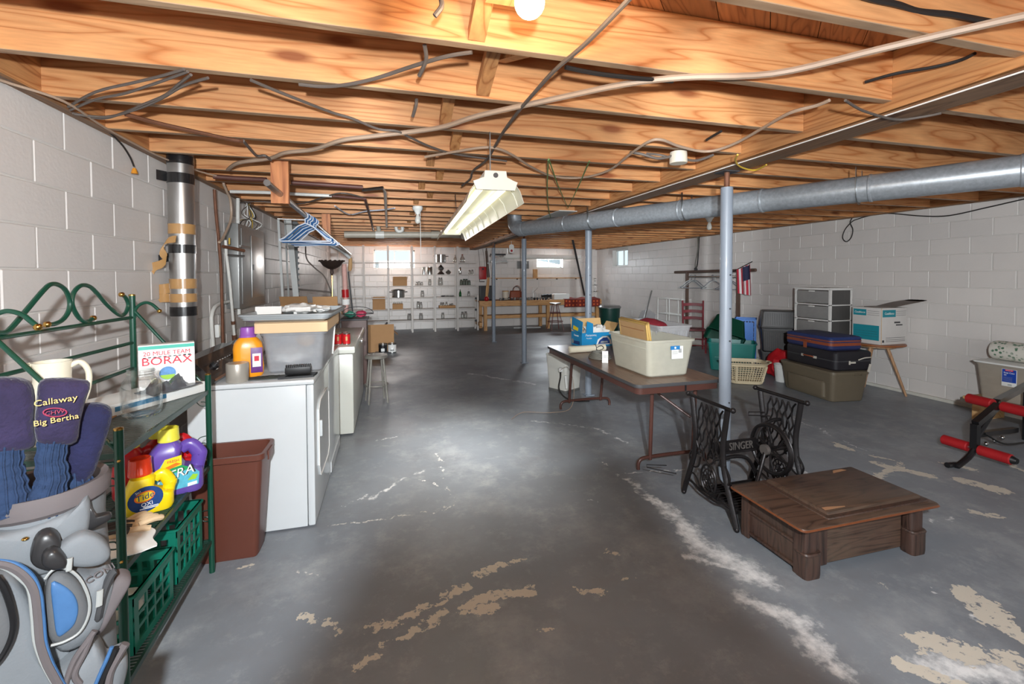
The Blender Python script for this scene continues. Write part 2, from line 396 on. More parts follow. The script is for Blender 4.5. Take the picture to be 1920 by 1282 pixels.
def block_mat(name, col):
    M = bpy.data.materials.new(name); M.use_nodes = True; nt = M.node_tree; L = nt.links.new; b = nt.nodes['Principled BSDF']
    g = _n(nt, 'ShaderNodeNewGeometry'); n = _n(nt, 'ShaderNodeTexNoise', Scale=1.1, Detail=5.0); L(g.outputs['Position'], n.inputs['Vector'])
    oi = _n(nt, 'ShaderNodeObjectInfo'); r = _n(nt, 'ShaderNodeMapRange'); L(oi.outputs['Random'], r.inputs[0]); r.inputs[3].default_value = .96; r.inputs[4].default_value = 1.02
    mx = _n(nt, 'ShaderNodeMix', data_type='RGBA'); c = rgb(*col); mx.inputs[6].default_value = tuple(v*.88 for v in c[:3])+(1,); mx.inputs[7].default_value = (min(1, c[0]*1.1), min(1, c[1]*1.08), min(1, c[2]*1.05), 1)
    L(n.outputs['Fac'], mx.inputs[0]); hs = _n(nt, 'ShaderNodeHueSaturation'); L(mx.outputs[2], hs.inputs['Color']); L(r.outputs[0], hs.inputs['Value']); L(hs.outputs[0], b.inputs['Base Color'])
    b.inputs['Roughness'].default_value = .45
    n2 = _n(nt, 'ShaderNodeTexNoise', Scale=55, Detail=4.0); L(g.outputs['Position'], n2.inputs['Vector'])
    n3 = _n(nt, 'ShaderNodeTexNoise', Scale=5, Detail=3.0); L(g.outputs['Position'], n3.inputs['Vector'])
    bp = _n(nt, 'ShaderNodeBump', Strength=.35, Distance=.003); L(n2.outputs['Fac'], bp.inputs['Height'])
    bp2 = _n(nt, 'ShaderNodeBump', Strength=.3, Distance=.012); L(n3.outputs['Fac'], bp2.inputs['Height']); L(bp.outputs[0], bp2.inputs['Normal']); L(bp2.outputs[0], b.inputs['Normal'])
    MATS[name] = M
block_mat('block_paint', (212, 207, 204))

# ---------------- floor ----------------
def floor_mat():
    M = bpy.data.materials.new('painted_concrete'); M.use_nodes = True; nt = M.node_tree; L = nt.links.new; b = nt.nodes['Principled BSDF']
    g = _n(nt, 'ShaderNodeNewGeometry'); pos = g.outputs['Position']
    def noise(s, d=5.0, rough=.6, off=0):
        n = _n(nt, 'ShaderNodeTexNoise', Scale=s, Detail=d, Roughness=rough)
        if off:
            a = _n(nt, 'ShaderNodeVectorMath', operation='ADD'); a.inputs[1].default_value = (off, off, 0); L(pos, a.inputs[0]); L(a.outputs[0], n.inputs['Vector'])
        else: L(pos, n.inputs['Vector'])
        return n.outputs['Fac']
    def mr(v, a, b_, c=0, d=1):
        r = _n(nt, 'ShaderNodeMapRange'); L(v, r.inputs[0])
        for i, q in enumerate((a, b_, c, d)): r.inputs[i+1].default_value = q
        return r.outputs[0]
    def mix(f, a, c):
        m_ = _n(nt, 'ShaderNodeMix', data_type='RGBA'); L(f, m_.inputs[0])
        for i, q in ((6, a), (7, c)):
            if isinstance(q, tuple): m_.inputs[i].default_value = q
            else: L(q, m_.inputs[i])
        return m_.outputs[2]
    def mth(op, a, c):
        m_ = _n(nt, 'ShaderNodeMath', operation=op)
        for i, q in ((0, a), (1, c)):
            if isinstance(q, (int, float)): m_.inputs[i].default_value = q
            else: L(q, m_.inputs[i])
        return m_.outputs[0]
    base = mix(mr(noise(.55, 4), .35, .68), rgb(122, 128, 136), rgb(144, 149, 155))
    base = mix(mr(noise(3.2, 6, .7, 9), .38, .72, 0, .5), base, rgb(120, 123, 128))
    # rubbed chalky haze
    base = mix(mr(noise(1.5, 9, .74, 31), .50, .70, 0, .55), base, rgb(176, 179, 181))
    base = mix(mr(noise(5.5, 8, .75, 51), .54, .72, 0, .45), base, rgb(184, 186, 186))
    base = mix(mr(noise(.8, 6, .7, 71), .50, .70, 0, .4), base, rgb(110, 106, 106))
    n9 = noise(9, 6, .7, 3); n25 = noise(26, 5, .65, 5)
    warp = _n(nt, 'ShaderNodeTexNoise', Scale=4.5, Detail=5.0, Roughness=.7); L(pos, warp.inputs['Vector'])
    sub = _n(nt, 'ShaderNodeVectorMath', operation='SUBTRACT'); L(warp.outputs['Color'], sub.inputs[0]); sub.inputs[1].default_value = (.5, .5, .5)
    scl = _n(nt, 'ShaderNodeVectorMath', operation='SCALE'); L(sub.outputs[0], scl.inputs[0]); scl.inputs['Scale'].default_value = .26
    wp = _n(nt, 'ShaderNodeVectorMath', operation='ADD'); L(pos, wp.inputs[0]); L(scl.outputs[0], wp.inputs[1]); wpos = wp.outputs[0]
    def seg(a, c, r, soft):
        """paint worn through along a short strip of floor a-c (metres)"""
        a = Vector((a[0], a[1], 0)); c = Vector((c[0], c[1], 0)); d = c-a; l2 = d.length_squared
        v = _n(nt, 'ShaderNodeVectorMath', operation='SUBTRACT'); L(wpos, v.inputs[0]); v.inputs[1].default_value = a
        dt = _n(nt, 'ShaderNodeVectorMath', operation='DOT_PRODUCT'); L(v.outputs[0], dt.inputs[0]); dt.inputs[1].default_value = d/l2
        cl = _n(nt, 'ShaderNodeClamp'); L(dt.outputs['Value'], cl.inputs[0])
        s_ = _n(nt, 'ShaderNodeVectorMath', operation='SCALE'); s_.inputs[0].default_value = d; L(cl.outputs[0], s_.inputs['Scale'])
        q = _n(nt, 'ShaderNodeVectorMath', operation='SUBTRACT'); L(v.outputs[0], q.inputs[0]); L(s_.outputs[0], q.inputs[1])
        ln = _n(nt, 'ShaderNodeVectorMath', operation='LENGTH'); L(q.outputs[0], ln.inputs[0])
        return mr(ln.outputs['Value'], r*soft, r, 1, 0)
    def F_(px, py): p = at(px, py, z=0); return (p.x, p.y)
    chips = [((575,1160),(640,1175),.03),((640,1180),(750,1165),.04),((750,1165),(870,1100),.035),((895,1078),(975,1052),.035),((870,1130),(1000,1105),.05),((760,1195),(840,1150),.035),((665,1245),(690,1230),.03),((700,1215),(745,1200),.03),((870,1150),(930,1140),.03),((1090,1108),(1130,1112),.03),((1130,1040),(1160,1043),.02),((1175,1095),(1200,1080),.02),
             ((445,1065),(465,1062),.02),((995,1180),(1035,1185),.015),
             ((1650,870),(1740,890),.06),((1560,830),(1600,845),.04),((1690,870),(1620,905),.04),((1800,900),(1880,920),.08),((1830,960),(1860,965),.05),((1800,1100),(1880,1180),.05),((1720,1200),(1920,1250),.07),((1850,1130),(1900,1190),.06),((1700,1250),(1800,1275),.05),((1895,870),(1920,885),.04),((1640,855),(1670,862),.03),((1770,870),(1830,880),.03),((1330,470),(1331,470),.01)]
    chalk = [((1245,950),(1300,1000),.10),((1290,1000),(1400,1080),.10),((1395,1120),(1500,1165),.08),((1500,1170),(1580,1260),.08),((1330,1030),(1420,1080),.12),((1750,1240),(1900,1270),.1),((1500,880),(1700,960),.04),((1180,900),(1250,960),.05),((1225,930),(1250,950),.03),((1170,885),(1290,880),.02),((1290,1040),(1360,1060),.05),((1100,935),(1120,938),.02),((1750,975),(1790,972),.02),((1760,1110),(1860,1170),.03),((1640,990),(1700,1010),.02),((820,850),(826,880),.02),((700,825),(745,815),.02),((620,985),(850,955),.008),((827,880),(848,955),.008),((850,930),(770,890),.01),((690,935),(790,885),.03),((640,950),(690,925),.02),((560,1062),(600,1072),.01),((880,700),(1000,720),.04),((1000,790),(1100,800),.03),((1180,700),(1220,720),.03),((1110,800),(1180,830),.03),((1120,860),(1160,890),.015),((1480,780),(1700,880),.015)]
    def union(lst, soft):
        out = None
        for a, c, r in lst:
            v = seg(F_(*a), F_(*c), r, soft); out = v if out is None else mth('MAXIMUM', out, v)
        return out
    uc = union([(a, c, r*1.3) for a, c, r in chips], .45); fc = mr(mth('ADD', mth('MULTIPLY', uc, .36), mth('MULTIPLY', mth('ADD', n9, n25), .55)), .82, .86)
    fc = mth('MULTIPLY', fc, mr(uc, .02, .2))
    uk = union(chalk, .2); fk = mr(mth('ADD', mth('MULTIPLY', uk, .36), mth('MULTIPLY', mth('ADD', n9, n25), .6)), .70, 1.05, 0, .9)
    fk = mth('MULTIPLY', fk, mr(uk, .02, .35))
    ul = union([((620,985),(850,955),.016),((827,880),(850,955),.016),((850,930),(770,890),.012),((820,850),(827,882),.02),((560,1062),(600,1072),.014),((1640,1090),(1690,1120),.012),((1480,780),(1560,800),.012)], .35)
    fl_ = mr(mth('ADD', mth('MULTIPLY', ul, .6), mth('MULTIPLY', n25, .6)), .62, .78, 0, .8); fl_ = mth('MULTIPLY', fl_, mr(ul, .02, .3))
    gen = mth('MULTIPLY', mr(noise(2.1, 10, .75, 17), .66, .70), mr(n25, .4, .55))
    base = mix(mth('MULTIPLY', gen, .35), base, rgb(190, 184, 176))
    base = mix(fl_, base, rgb(196, 192, 184)); base = mix(fk, base, rgb(240, 240, 240)); base = mix(fc, base, rgb(206, 198, 184))
    L(base, b.inputs['Base Color'])
    rg = mr(noise(1.2, 5), .3, .7, .34, .55); L(mth('MAXIMUM', rg, mth('MULTIPLY', fc, .8)), b.inputs['Roughness'])
    bp = _n(nt, 'ShaderNodeBump', Strength=.2, Distance=.004); L(mth('SUBTRACT', noise(7, 8, .7), mth('MULTIPLY', fc, .8)), bp.inputs['Height']); L(bp.outputs[0], b.inputs['Normal'])
    return M
struct('floor', MB().b2((XL-.3, YF-.3, -.12), (XR+.3, YB+.3, 0)), floor_mat())

# ---------------- block walls ----------------
BH = H/12; BL = .405
WINS = {'back': [(-.42, .72, 1.74, 2.30), (4.46, 5.32, 1.80, 2.09)], 'right': [(11.35, 12.25, 1.82, 2.30)]}
def wall(name, a0, a1, vis0, place, wins, cam_a):
    """place(a, d, z) -> world point; a along wall, d out into room. Backing slab with joints recessed, blocks proud of it"""
    mb = MB()
    def slab(p, q, z0, z1):
        A = place(p, -.2, z0); B = place(q, -.004, z1); mb.b2([min(i, j) for i, j in zip(A, B)], [max(i, j) for i, j in zip(A, B)])
    cuts = sorted({a0, a1} | {v for w_ in wins for v in w_[:2]})
    for p, q in zip(cuts, cuts[1:]):
        wn = [w_ for w_ in wins if w_[0] <= p+1e-6 and w_[1] >= q-1e-6]
        if wn: slab(p, q, 0, wn[0][2]); slab(p, q, wn[0][3], H+.26)
        else: slab(p, q, 0, H+.26)
    W = struct(name, mb, 'mortar')
    cells = []
    for r in range(12):
        z0, z1 = r*BH, (r+1)*BH; a = vis0 - (BL/2 if r % 2 else 0)
        while a < a1-.02:
            p, q = max(a, a0, vis0-.3), min(a+BL, a1); a += BL
            segs = [(p, q)]
            for w_ in wins:
                if z1 > w_[2]+.05 and z0 < w_[3]-.02: segs = [s_ for (u, v) in segs for s_ in ((u, min(v, w_[0])), (max(u, w_[1]), v))]
            cells += [(u, v, z0, z1) for u, v in segs if v-u > .03]
    cells.sort(key=lambda c: abs((c[0]+c[1])/2-cam_a))
    cache = {}
    def blk(u, v, z0, z1, mb2):
        j = .004; A = place(u+j, -.02, z0+j*.6); B = place(v-j, 0, z1-j*.6); lo = [min(i, k) for i, k in zip(A, B)]; hi = [max(i, k) for i, k in zip(A, B)]
        mb2.b2(lo, hi)
    for i, (u, v, z0, z1) in enumerate(cells[:298]):
        key = round(v-u, 3)
        if key not in cache:
            t = MB(); blk(-(v-u)/2, (v-u)/2, 0, z1-z0, t); c0 = place(0, 0, 0)
            t.v = [p-Vector(c0) for p in t.v]
            bm = bmesh.new(); me = t.mesh('block', 0); bm.from_mesh(me); bmesh.ops.bevel(bm, geom=bm.edges[:], offset=.005, segments=1, affect='EDGES'); bm.to_mesh(me); bm.free(); me.shade_flat(); cache[key] = me
        o = link('block', cache[key], 'block_paint', W); P_ = Vector(place((u+v)/2, random.uniform(-.0012, .0018), z0)); o.location = P_
    if cells[298:]:
        t = MB()
        for c in cells[298:]: blk(*c, t)
        o = part(W, 'block', t, 'block_paint', angle=0); o['kind'] = 'stuff'
    return W
wall('wall_left', YF, YB, 1.75, lambda a, d, z: (XL+d, a, z), [], 0)
wall('wall_right', YF, YB, 2.6, lambda a, d, z: (XR-d, a, z), WINS['right'], 0)
wall('wall_back', XL-.2, XR+.2, XL, lambda a, d, z: (a, YB-d, z), WINS['back'], 2)
struct('wall_front', MB().b2((XL-.2, YF-.2, 0), (XR+.2, YF, H+.26)), 'block_paint')
mat('ledge', (206, 202, 192), .6, noise=.08)
struct('baseboard_right', MB().b2((XR-.035, 2.0, 0), (XR, YB, .035)), 'ledge')
struct('baseboard_left', MB().b2((XL, 1.2, 0), (XL+.03, YB, .03)), 'ledge')

# ---------------- windows ----------------
def window(name, a0, a1, z0, z1, place, rx):
    fr = MB(); t = .03
    def bx(u, v, p, q, d0, d1, mb):
        A = place(u, d0, p); B = place(v, d1, q); mb.b2([min(i, k) for i, k in zip(A, B)], [max(i, k) for i, k in zip(A, B)])
    d0, d1 = -.16, -.12
    bx(a0, a1, z0, z0+t, d0, d1, fr); bx(a0, a1, z1-t, z1, d0, d1, fr); bx(a0, a0+t, z0, z1, d0, d1, fr); bx(a1-t, a1, z0, z1, d0, d1, fr)
    W = struct(name, fr, 'white')
    md = MB(); c = (a0+a1)/2; bx(c-.012, c+.012, z0, z1, d0, d1+.003, md); part(W, 'mullion', md, 'white')
    for u, v in ((a0+t, c-.012), (c+.012, a1-t)):
        g = MB(); bx(u, v, z0+t, z1-t, -.142, -.138, g); part(W, 'pane', g, 'glass')
    rv = MB(); bx(a0, a1, z0-.015, z0, -.2, .0, rv); part(W, 'sill', rv, 'white')
    # galvanised well outside
    wl = MB(); bx(a0-.15, a1+.15, z0-.2, z1-rx, -.62, -.60, wl); o = part(W, 'window_well', wl, 'well')
    return W
mat('well', (206, 212, 220), .6, noise=.1, scale=3, stretch=(1, 1, 8))
window('window_1', *WINS['back'][0], lambda a, d, z: (a, YB-d, z), .34)
window('window_2', *WINS['back'][1], lambda a, d, z: (a, YB-d, z), 0.02)
window('window_3', *WINS['right'][0], lambda a, d, z: (XR-d, a, z), .02)

# ---------------- ceiling ----------------
CEIL = struct('ceiling')
JD, JT = .235, .04
BX0, BX1 = 2.33, 2.51
def jmesh(L_):
    t = MB(); t.box((0, 0, JD/2), (L_, JT, JD)); me = t.mesh('joist', 0); me.materials.append(MATS['pine']); me.materials.append(MATS['joist_underside_shade'])
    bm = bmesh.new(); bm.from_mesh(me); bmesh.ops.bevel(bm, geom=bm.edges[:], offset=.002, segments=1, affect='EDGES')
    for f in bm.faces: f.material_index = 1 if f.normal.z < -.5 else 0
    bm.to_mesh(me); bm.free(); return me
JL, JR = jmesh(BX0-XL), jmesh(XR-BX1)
JY = [1.645-.475*3+.475*k for k in range(29)]
JY = [y for y in JY if y < YB-.05]
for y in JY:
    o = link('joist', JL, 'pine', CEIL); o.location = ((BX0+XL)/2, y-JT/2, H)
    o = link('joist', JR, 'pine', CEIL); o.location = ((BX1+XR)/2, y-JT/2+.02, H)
gd = MB()
gd.b2((BX0+.04, YF, H-.05), (BX1-.04, YB, H+JD))
o = part(CEIL, 'girder', gd, 'pine_y')
for x0 in (BX0, BX1-.04):
    g = MB(); g.b2((x0, YF, H-.04), (x0+.04, YB, H+JD-.002)); part(CEIL, 'girder_ply', g, 'pine_y')
g = MB(); g.b2((BX0-.003, YF, H-.062), (BX1+.003, YB, H-.05)); part(CEIL, 'girder_cap', g, 'pine_old', 'grey weathered plank under the girder')
g = MB()
for k, x in enumerate((BX0-.004,)): g.b2((x-.004, .4, H-.066), (x, 9, H-.060))
part(CEIL, 'girder_edge', g, 'paper', 'pale plastic edge along girder')
for x0, x1 in ((XL, XL+.12), (XR-.12, XR)):      # sill plates
    g = MB(); g.b2((x0-.15, YF, H-.0), (x1-.1 if x0 < 0 else x1+.15, YB, H+.035)); 
g = MB(); g.b2((XL, YF, H-.012), (XL+.05, YB, H)); part(CEIL, 'sill_plate', g, 'pine_old')
g = MB(); g.b2((XR-.06, YF, H-.012), (XR, YB, H)); part(CEIL, 'sill_plate', g, 'pine_old')
for x0, x1 in ((XL+.001, XL+.04), (XR-.04, XR-.001)):
    g = MB(); g.b2((x0, YF, H), (x1, YB-.005, H+JD-.004)); part(CEIL, 'rim_joist', g, 'pine_y')
# diagonal subfloor boards, clipped to the room
def clip(poly, x0, x1, y0, y1):
    for ax, v, s_ in ((0, x0, 1), (0, x1, -1), (1, y0, 1), (1, y1, -1)):
        out = []
        for i, p in enumerate(poly):
            q = poly[(i+1) % len(poly)]; ip, iq = s_*(p[ax]-v) >= 0, s_*(q[ax]-v) >= 0
            if ip: out.append(p)
            if ip != iq:
                t = (v-p[ax])/(q[ax]-p[ax]); out.append((p[0]+t*(q[0]-p[0]), p[1]+t*(q[1]-p[1])))
        poly = out
        if not poly: return []
    return poly
PW = .186; R2 = math.sqrt(.5)
k = -50
while k < 100:
    c0 = k*PW; c1 = c0+PW-.003; k += 1
    # strip: -x*R2 + y*R2 in [c0, c1]
    pts = []
    for c, t in ((c0, -40), (c0, 40), (c1, 40), (c1, -40)): pts.append((t*R2-c*R2, t*R2+c*R2))
    pl = clip(pts, XL-.15, XR+.15, YF-.1, YB+.1)
    if len(pl) < 3: continue
    cx = sum(p[0] for p in pl)/len(pl); cy = sum(p[1] for p in pl)/len(pl)
    g = MB(); R_ = Matrix.Rotation(-PI/4, 4, 'Z')
    lp = [(R_ @ Vector((p[0]-cx, p[1]-cy, 0)))[:2] for p in pl]
    g.prism(lp, 0, .02)
    o = part(CEIL, 'plank', g, 'subfloor', angle=0); o.location = (cx, cy, H+JD+.001+random.uniform(0, .002)); o.rotation_euler = (0, 0, PI/4)
# bridging boards and blocks between joists (line of staggered pieces, seen left of the light)
for i, y in enumerate(JY[:-1]):
    if y < .6: continue
    x = .42 + (.06 if i % 2 else -.06); w_ = .04
    if 1.0 < y < 8:
        g = MB(); g.bar((x-.05, y+.0, H+.20), (x-.05, y+.475-JT, H+.03), .045, .06, (1, 0, 0)); g.bar((x+.03, y+.0, H+.03), (x+.03, y+.475-JT, H+.20), .045, .06, (1, 0, 0))
        part(CEIL, 'bridging', g, 'pine_y')
g = MB(); g.b2((XL-.2, YF, H+JD+.03), (XR+.2, YB+.2, H+JD+.06)); part(CEIL, 'gap_blocker', g, 'dark_grey')  # unseen slab added over the boards to block sky light through gaps
# ================= things on and under the ceiling =================
def cable(name, label, pts, r, m_, z=None, x=None, cat='cable', k=5, group=None, dz=.004):
    P_ = []
    for i, p in enumerate(pts):
        if len(p) == 3: P_.append(at(p[0], p[1], z=p[2]))
        else: P_.append(at(p[0], p[1], z=z, x=x))
    rr = random.Random(len(pts))
    return solo(name, label, cat, MB().tube(spline(P_, k), r, 7), m_, group=group)
Z = H-.012
cable('electric_cable', 'thick tan cable crossing the whole ceiling from top right corner to the left wall', [(2100,-6),(1920,30),(1800,57),(1650,92),(1450,138),(1280,145),(1170,158),(1050,183),(900,216),(820,240),(700,255),(640,263),(588,280),(536,286),(505,297),(448,305),(427,318)], .013, 'cable_tan', Z)
cable('electric_cable', 'brown cable looping down the left wall beside the grey panel', [(427,318),(419,340),(424,356),(432,376),(433,410),(419,444),(411,454)], .011, 'cable_tan', x=XL+.12)
cable('electric_cable', 'grey cable running diagonally from the top centre towards the long shop light', [(1182,-4),(1100,80),(1040,132),(1000,176),(975,205),(945,245),(930,270),(912,300),(887,320),(882,335),(866,348)], .0085, 'cable_grey', Z-.006)
cable('electric_cable', 'pale pink cable swinging in waves under the joists right of centre', [(797,294),(850,285),(900,277),(930,278),(960,290),(1000,315),(1040,331),(1090,333),(1140,320),(1180,290),(1215,266),(1240,262),(1270,273),(1310,283),(1340,282),(1380,268),(1430,240),(1480,212),(1530,198),(1555,188)], .0085, 'cable_tan', Z-.01)
cable('electric_cable', 'twin grey cable from the left joists down to the thick tan cable', [(470,150),(530,175),(620,210),(660,222),(710,242),(745,246),(770,258),(810,276),(860,290),(950,302)], .007, 'cable_grey', Z-.002)
cable('electric_cable', 'dark sagging cable between two upper left joists', [(560,158),(600,162),(640,160),(700,148),(780,122),(840,105),(885,98)], .0075, 'cable_grey', Z)
cable('electric_cable', 'short dark cable tucked under a joist above the thick tan cable', [(1060,126),(1120,138),(1200,147),(1262,152)], .009, 'cable_black', Z)
for i, (pts, lb) in enumerate((([(128,200),(180,172),(250,155),(300,143),(345,130)], 'highest grey cable of the fan at the left wall top'),
    ([(132,206),(180,186),(230,176),(280,160),(320,146),(352,134)], 'second grey cable of the fan at the left wall top'),
    ([(135,212),(190,222),(230,212),(270,195),(310,178),(335,158),(358,140)], 'lowest grey cable of the fan at the left wall top, bent upward'),
    ([(140,214),(200,219),(255,205),(300,186),(345,160),(390,146)], 'grey cable of the left fan reaching furthest right'))):
    cable('electric_cable', lb, pts, .006, 'cable_grey', Z-.004-.003*i)
cable('electric_cable', 'thin tan cable along the top edge of the left block wall', [(-40,125),(0,150),(120,190),(200,241),(290,289),(340,309),(380,323),(430,335)], .006, 'cable_tan', Z-.012)
cable('copper_pipe', 'brown capped pipe running under the joists above the metal flue', [(235,214),(300,232),(380,250),(440,263),(456,264)], .011, 'rust', Z-.01, cat='pipe')
cable('electric_cable', 'short brown cable hanging from the capped pipe to the wood block', [(456,264),(470,280),(482,292),(497,292),(508,300)], .009, 'cable_grey', Z-.01)
T = thing('electric_cable', 'black wire hanging on left wall with an orange wire nut', 'cable')
part(T, 'wire', MB().tube(spline([at(*p, x=XL+.03) for p in ((200,244),(215,257),(230,273),(244,295),(251,312))], 5), .005, 7), 'cable_black')
mat('orange', (214, 140, 40), .5)
part(T, 'wire_nut', MB().at(*at(252,320, x=XL+.03)).lathe([(.004,-.02),(.018,-.018),(.014,.0),(.008,.016)], 10), 'orange')
cable('electric_cable', 'thick black cable draped across the joist face in the top right corner', [(1600,-14),(1640,0),(1680,8),(1720,21),(1780,27),(1820,34),(1862,42)], .011, 'cable_black', H+.07)
cable('electric_cable', 'black cable curving out of a hole in the right joist', [(1622,154),(1680,138),(1750,126),(1800,113),(1828,100)], .007, 'cable_black', H+.05)
cable('electric_cable', 'brown cable drooping under the girder at upper right', [(1585,188),(1620,208),(1680,224),(1730,219),(1765,212)], .006, 'cable_grey', H-.075)
mat('yellow_wire', (206, 170, 60), .5)
cable('electric_cable', 'yellow wire looped under the girder above the front post', [(1383,290),(1379,301),(1389,313),(1415,319),(1437,309)], .006, 'yellow_wire', H-.08)
cable('electric_cable', 'thin black cord with hanging loop along right wall top', [(2010,352),(1920,373),(1850,389),(1780,404),(1730,405),(1670,400),(1640,402),(1610,410),(1597,416),(1584,431),(1580,446),(1587,453),(1596,445),(1599,430),(1594,417),(1598,406),(1588,402),(1568,404)], .007, 'cable_black', x=XR-.03)
mat('green_string', (118, 152, 88), .6)
T = cable('string', 'green string tied in a V between two joist nails', [(1029,298),(1045,345),(1065,390),(1085,348),(1105,302)], .005, 'green_string', z=H-.03, cat='string', k=1)
cable('string', 'green string hanging straight down to the galvanised duct', [(1028,300),(1026,360),(1029,392),(1033,412)], .005, 'green_string', z=H-.04, cat='string', k=3)
for i, (pts, lb) in enumerate((([(796,84),(799,112),(786,142)], 'short dark pipe hook under the second joist'), ([(826,-4),(828,12),(815,30)], 'short dark pipe hook at the top edge of the picture'),
        ([(781,186),(780,198),(774,218)], 'short dark pipe hook above the thick tan cable'), ([(1325,262),(1338,254),(1352,246)], 'bent dark nail right of the wavy pink cable'))):
    P_ = [at(p[0], p[1], z=H-.005-.035*j) for j, p in enumerate(pts)]
    if i < 3: cable('pipe_hook', lb, [(p[0], p[1], H+.02-.03*j) for j, p in enumerate(pts)], .008, 'cable_grey', cat='hook', group='hooks under the joists')
    else: cable('pipe_hook', lb, pts, .008, 'cable_black', z=H+.03, cat='hook')

# bare bulb, lit
bp = at(993, 5, z=2.30)
T = thing('light_bulb', 'bare round lit bulb at the top centre of the ceiling', 'bulb', bp)
mat('bulb_glow', (255, 240, 214), .4, noise=0, emit=(255, 236, 205), estr=14)
part(T, 'globe', MB().ball((0, 0, 0), .042, 20), 'bulb_glow')
part(T, 'socket', MB().lathe([(.03, .035), (.035, .06), (.055, .075), (.055, .11)], 20), 'white')
part(T, 'mounting_board', MB().box((0, 0, .125), (.16, .42, .03)), 'pine_y')
L = lamp('bulb_light', 'POINT', bp, None, 62, (1, .72, .44), shadow_soft_size=.05)
T_b = T
# porcelain lampholders
def lampholder(px, py, label, string=False):
    c = at(px, py, z=H-.03)
    T = thing('lamp_holder', label, 'lamp holder', c)
    part(T, 'base', MB().lathe([(.06, .03), (.062, .0), (.045, -.02), (.03, -.045), (.028, -.06)], 18), 'white')
    part(T, 'bulb', MB().lathe([(.014, -.06), (.02, -.08), (.032, -.115), (.034, -.14), (.024, -.165), (.004, -.175)], 16), 'frosted')
    if string: part(T, 'pull_string', MB().tube([(.03, 0, -.04), (.034, 0, -.6)], .0035, 5), 'white')
mat('frosted', (214, 212, 204), .25, noise=0, coat=.3)
lampholder(783, 392, 'white lamp holder with unlit bulb and long pull string', True)
lampholder(1330, 408, 'white lamp holder with unlit bulb behind the front post')
c = at(1272, 298, z=H-.05)
T = thing('junction_box', 'round beige junction box with grey cables under a joist', 'junction box', c)
mat('beige', (214, 204, 186), .5)
part(T, 'body', MB().lathe([(.055, -.03), (.058, -.025), (.055, .045), (.01, .045)], 24), 'beige')
part(T, 'cable_tail', MB().tube(spline([(-.04, 0, .02), (-.14, .02, .0), (-.25, .05, .03), (-.3, .1, .05), (-.22, .12, .05)], 5), .009, 7), 'cable_grey')
part(T, 'cable_tail', MB().tube(spline([(.05, 0, .0), (.15, .0, -.0), (.26, -.02, .04)], 5), .009, 7), 'cable_grey')
part(T, 'cable_tail', MB().tube(spline([(-.04, .02, .01), (-.12, .04, .03), (-.18, .1, .05)], 5), .008, 7), 'cable_grey')

# hanging 8 ft shop light
a = at(929, 352, z=2.0); b = at(846, 438, z=2.0); d = (b-a); LL = d.length; ang = math.atan2(d.y, d.x)
T = thing('shop_light', 'long hanging white fluorescent shop light with two glowing tubes', 'light fixture', ((a.x+b.x)/2, (a.y+b.y)/2, 2.0), ang)
mat('reflector', (206, 204, 194), .3, noise=.02); mat('tube_glow', (255, 250, 215), .4, noise=0, emit=(255, 250, 210), estr=2.6)
hl = LL/2
def reflector(s):
    prof = [(0, .055), (.06, .055), (.09, .04), (.13, -.015), (.15, -.075)]; V = []
    return MB().grid(lambda u, v: (-hl+2*hl*u, s*prof[int(round(v*4))][0], prof[int(round(v*4))][1]), 10, 4, .0015)
for s in (1, -1): part(T, 'reflector', reflector(s), 'reflector')
mb = MB().b2((-hl, -.055, .045), (hl, .055, .085)); part(T, 'ballast_housing', mb, 'white')
for s in (-1, 1):
    for k in range(2):
        part(T, 'tube', MB().tube([(-hl+.03+k*hl, s*.062, .015), (-.03+k*hl, s*.062, .015)], .016, 12), 'tube_glow')
for x in (-hl, hl):
    pl = [(-.10, -.012), (.10, -.012), (.115, .03), (.06, .05), (.055, .085), (-.055, .085), (-.06, .05), (-.115, .03)]
    M_ = Matrix(((0, 0, 1, x), (1, 0, 0, 0), (0, 1, 0, 0), (0, 0, 0, 1)))
    part(T, 'end_cap', MB().prism(pl, -.008, .008, M_), 'reflector')
M_ = Matrix(((0, 0, 1, -hl-.009), (1, 0, 0, 0), (0, 1, 0, .062), (0, 0, 0, 1)))
part(T, 'knockout', MB().prism(circ(.013, 16), -.002, .002, M_), 'dark_grey')
for x in (-hl*.75, hl*.75): part(T, 'chain', MB().tube([(x, -.03, .085), (x*1.05, -.02, .37)], .004, 6), 'steel')
for x in np.linspace(-hl*.9, hl*.9, 9):
    part(T, 'reflector_rib', MB().tube([(x, .088, .036), (x, .127, -.015), (x, .147, -.07)], .003, 5), 'reflector')
    part(T, 'reflector_rib', MB().tube([(x, -.088, .036), (x, -.127, -.015), (x, -.147, -.07)], .003, 5), 'reflector')
lamp('shop_light_glow', 'AREA', (a.x*.35+b.x*.65, a.y*.35+b.y*.65, 1.955), (a.x*.35+b.x*.65, a.y*.35+b.y*.65, 0), 12, (1, .99, .94), shape='RECTANGLE', spread=math.radians(64), size=.2, size_y=1.5).rotation_euler = (0, 0, ang-PI/2)

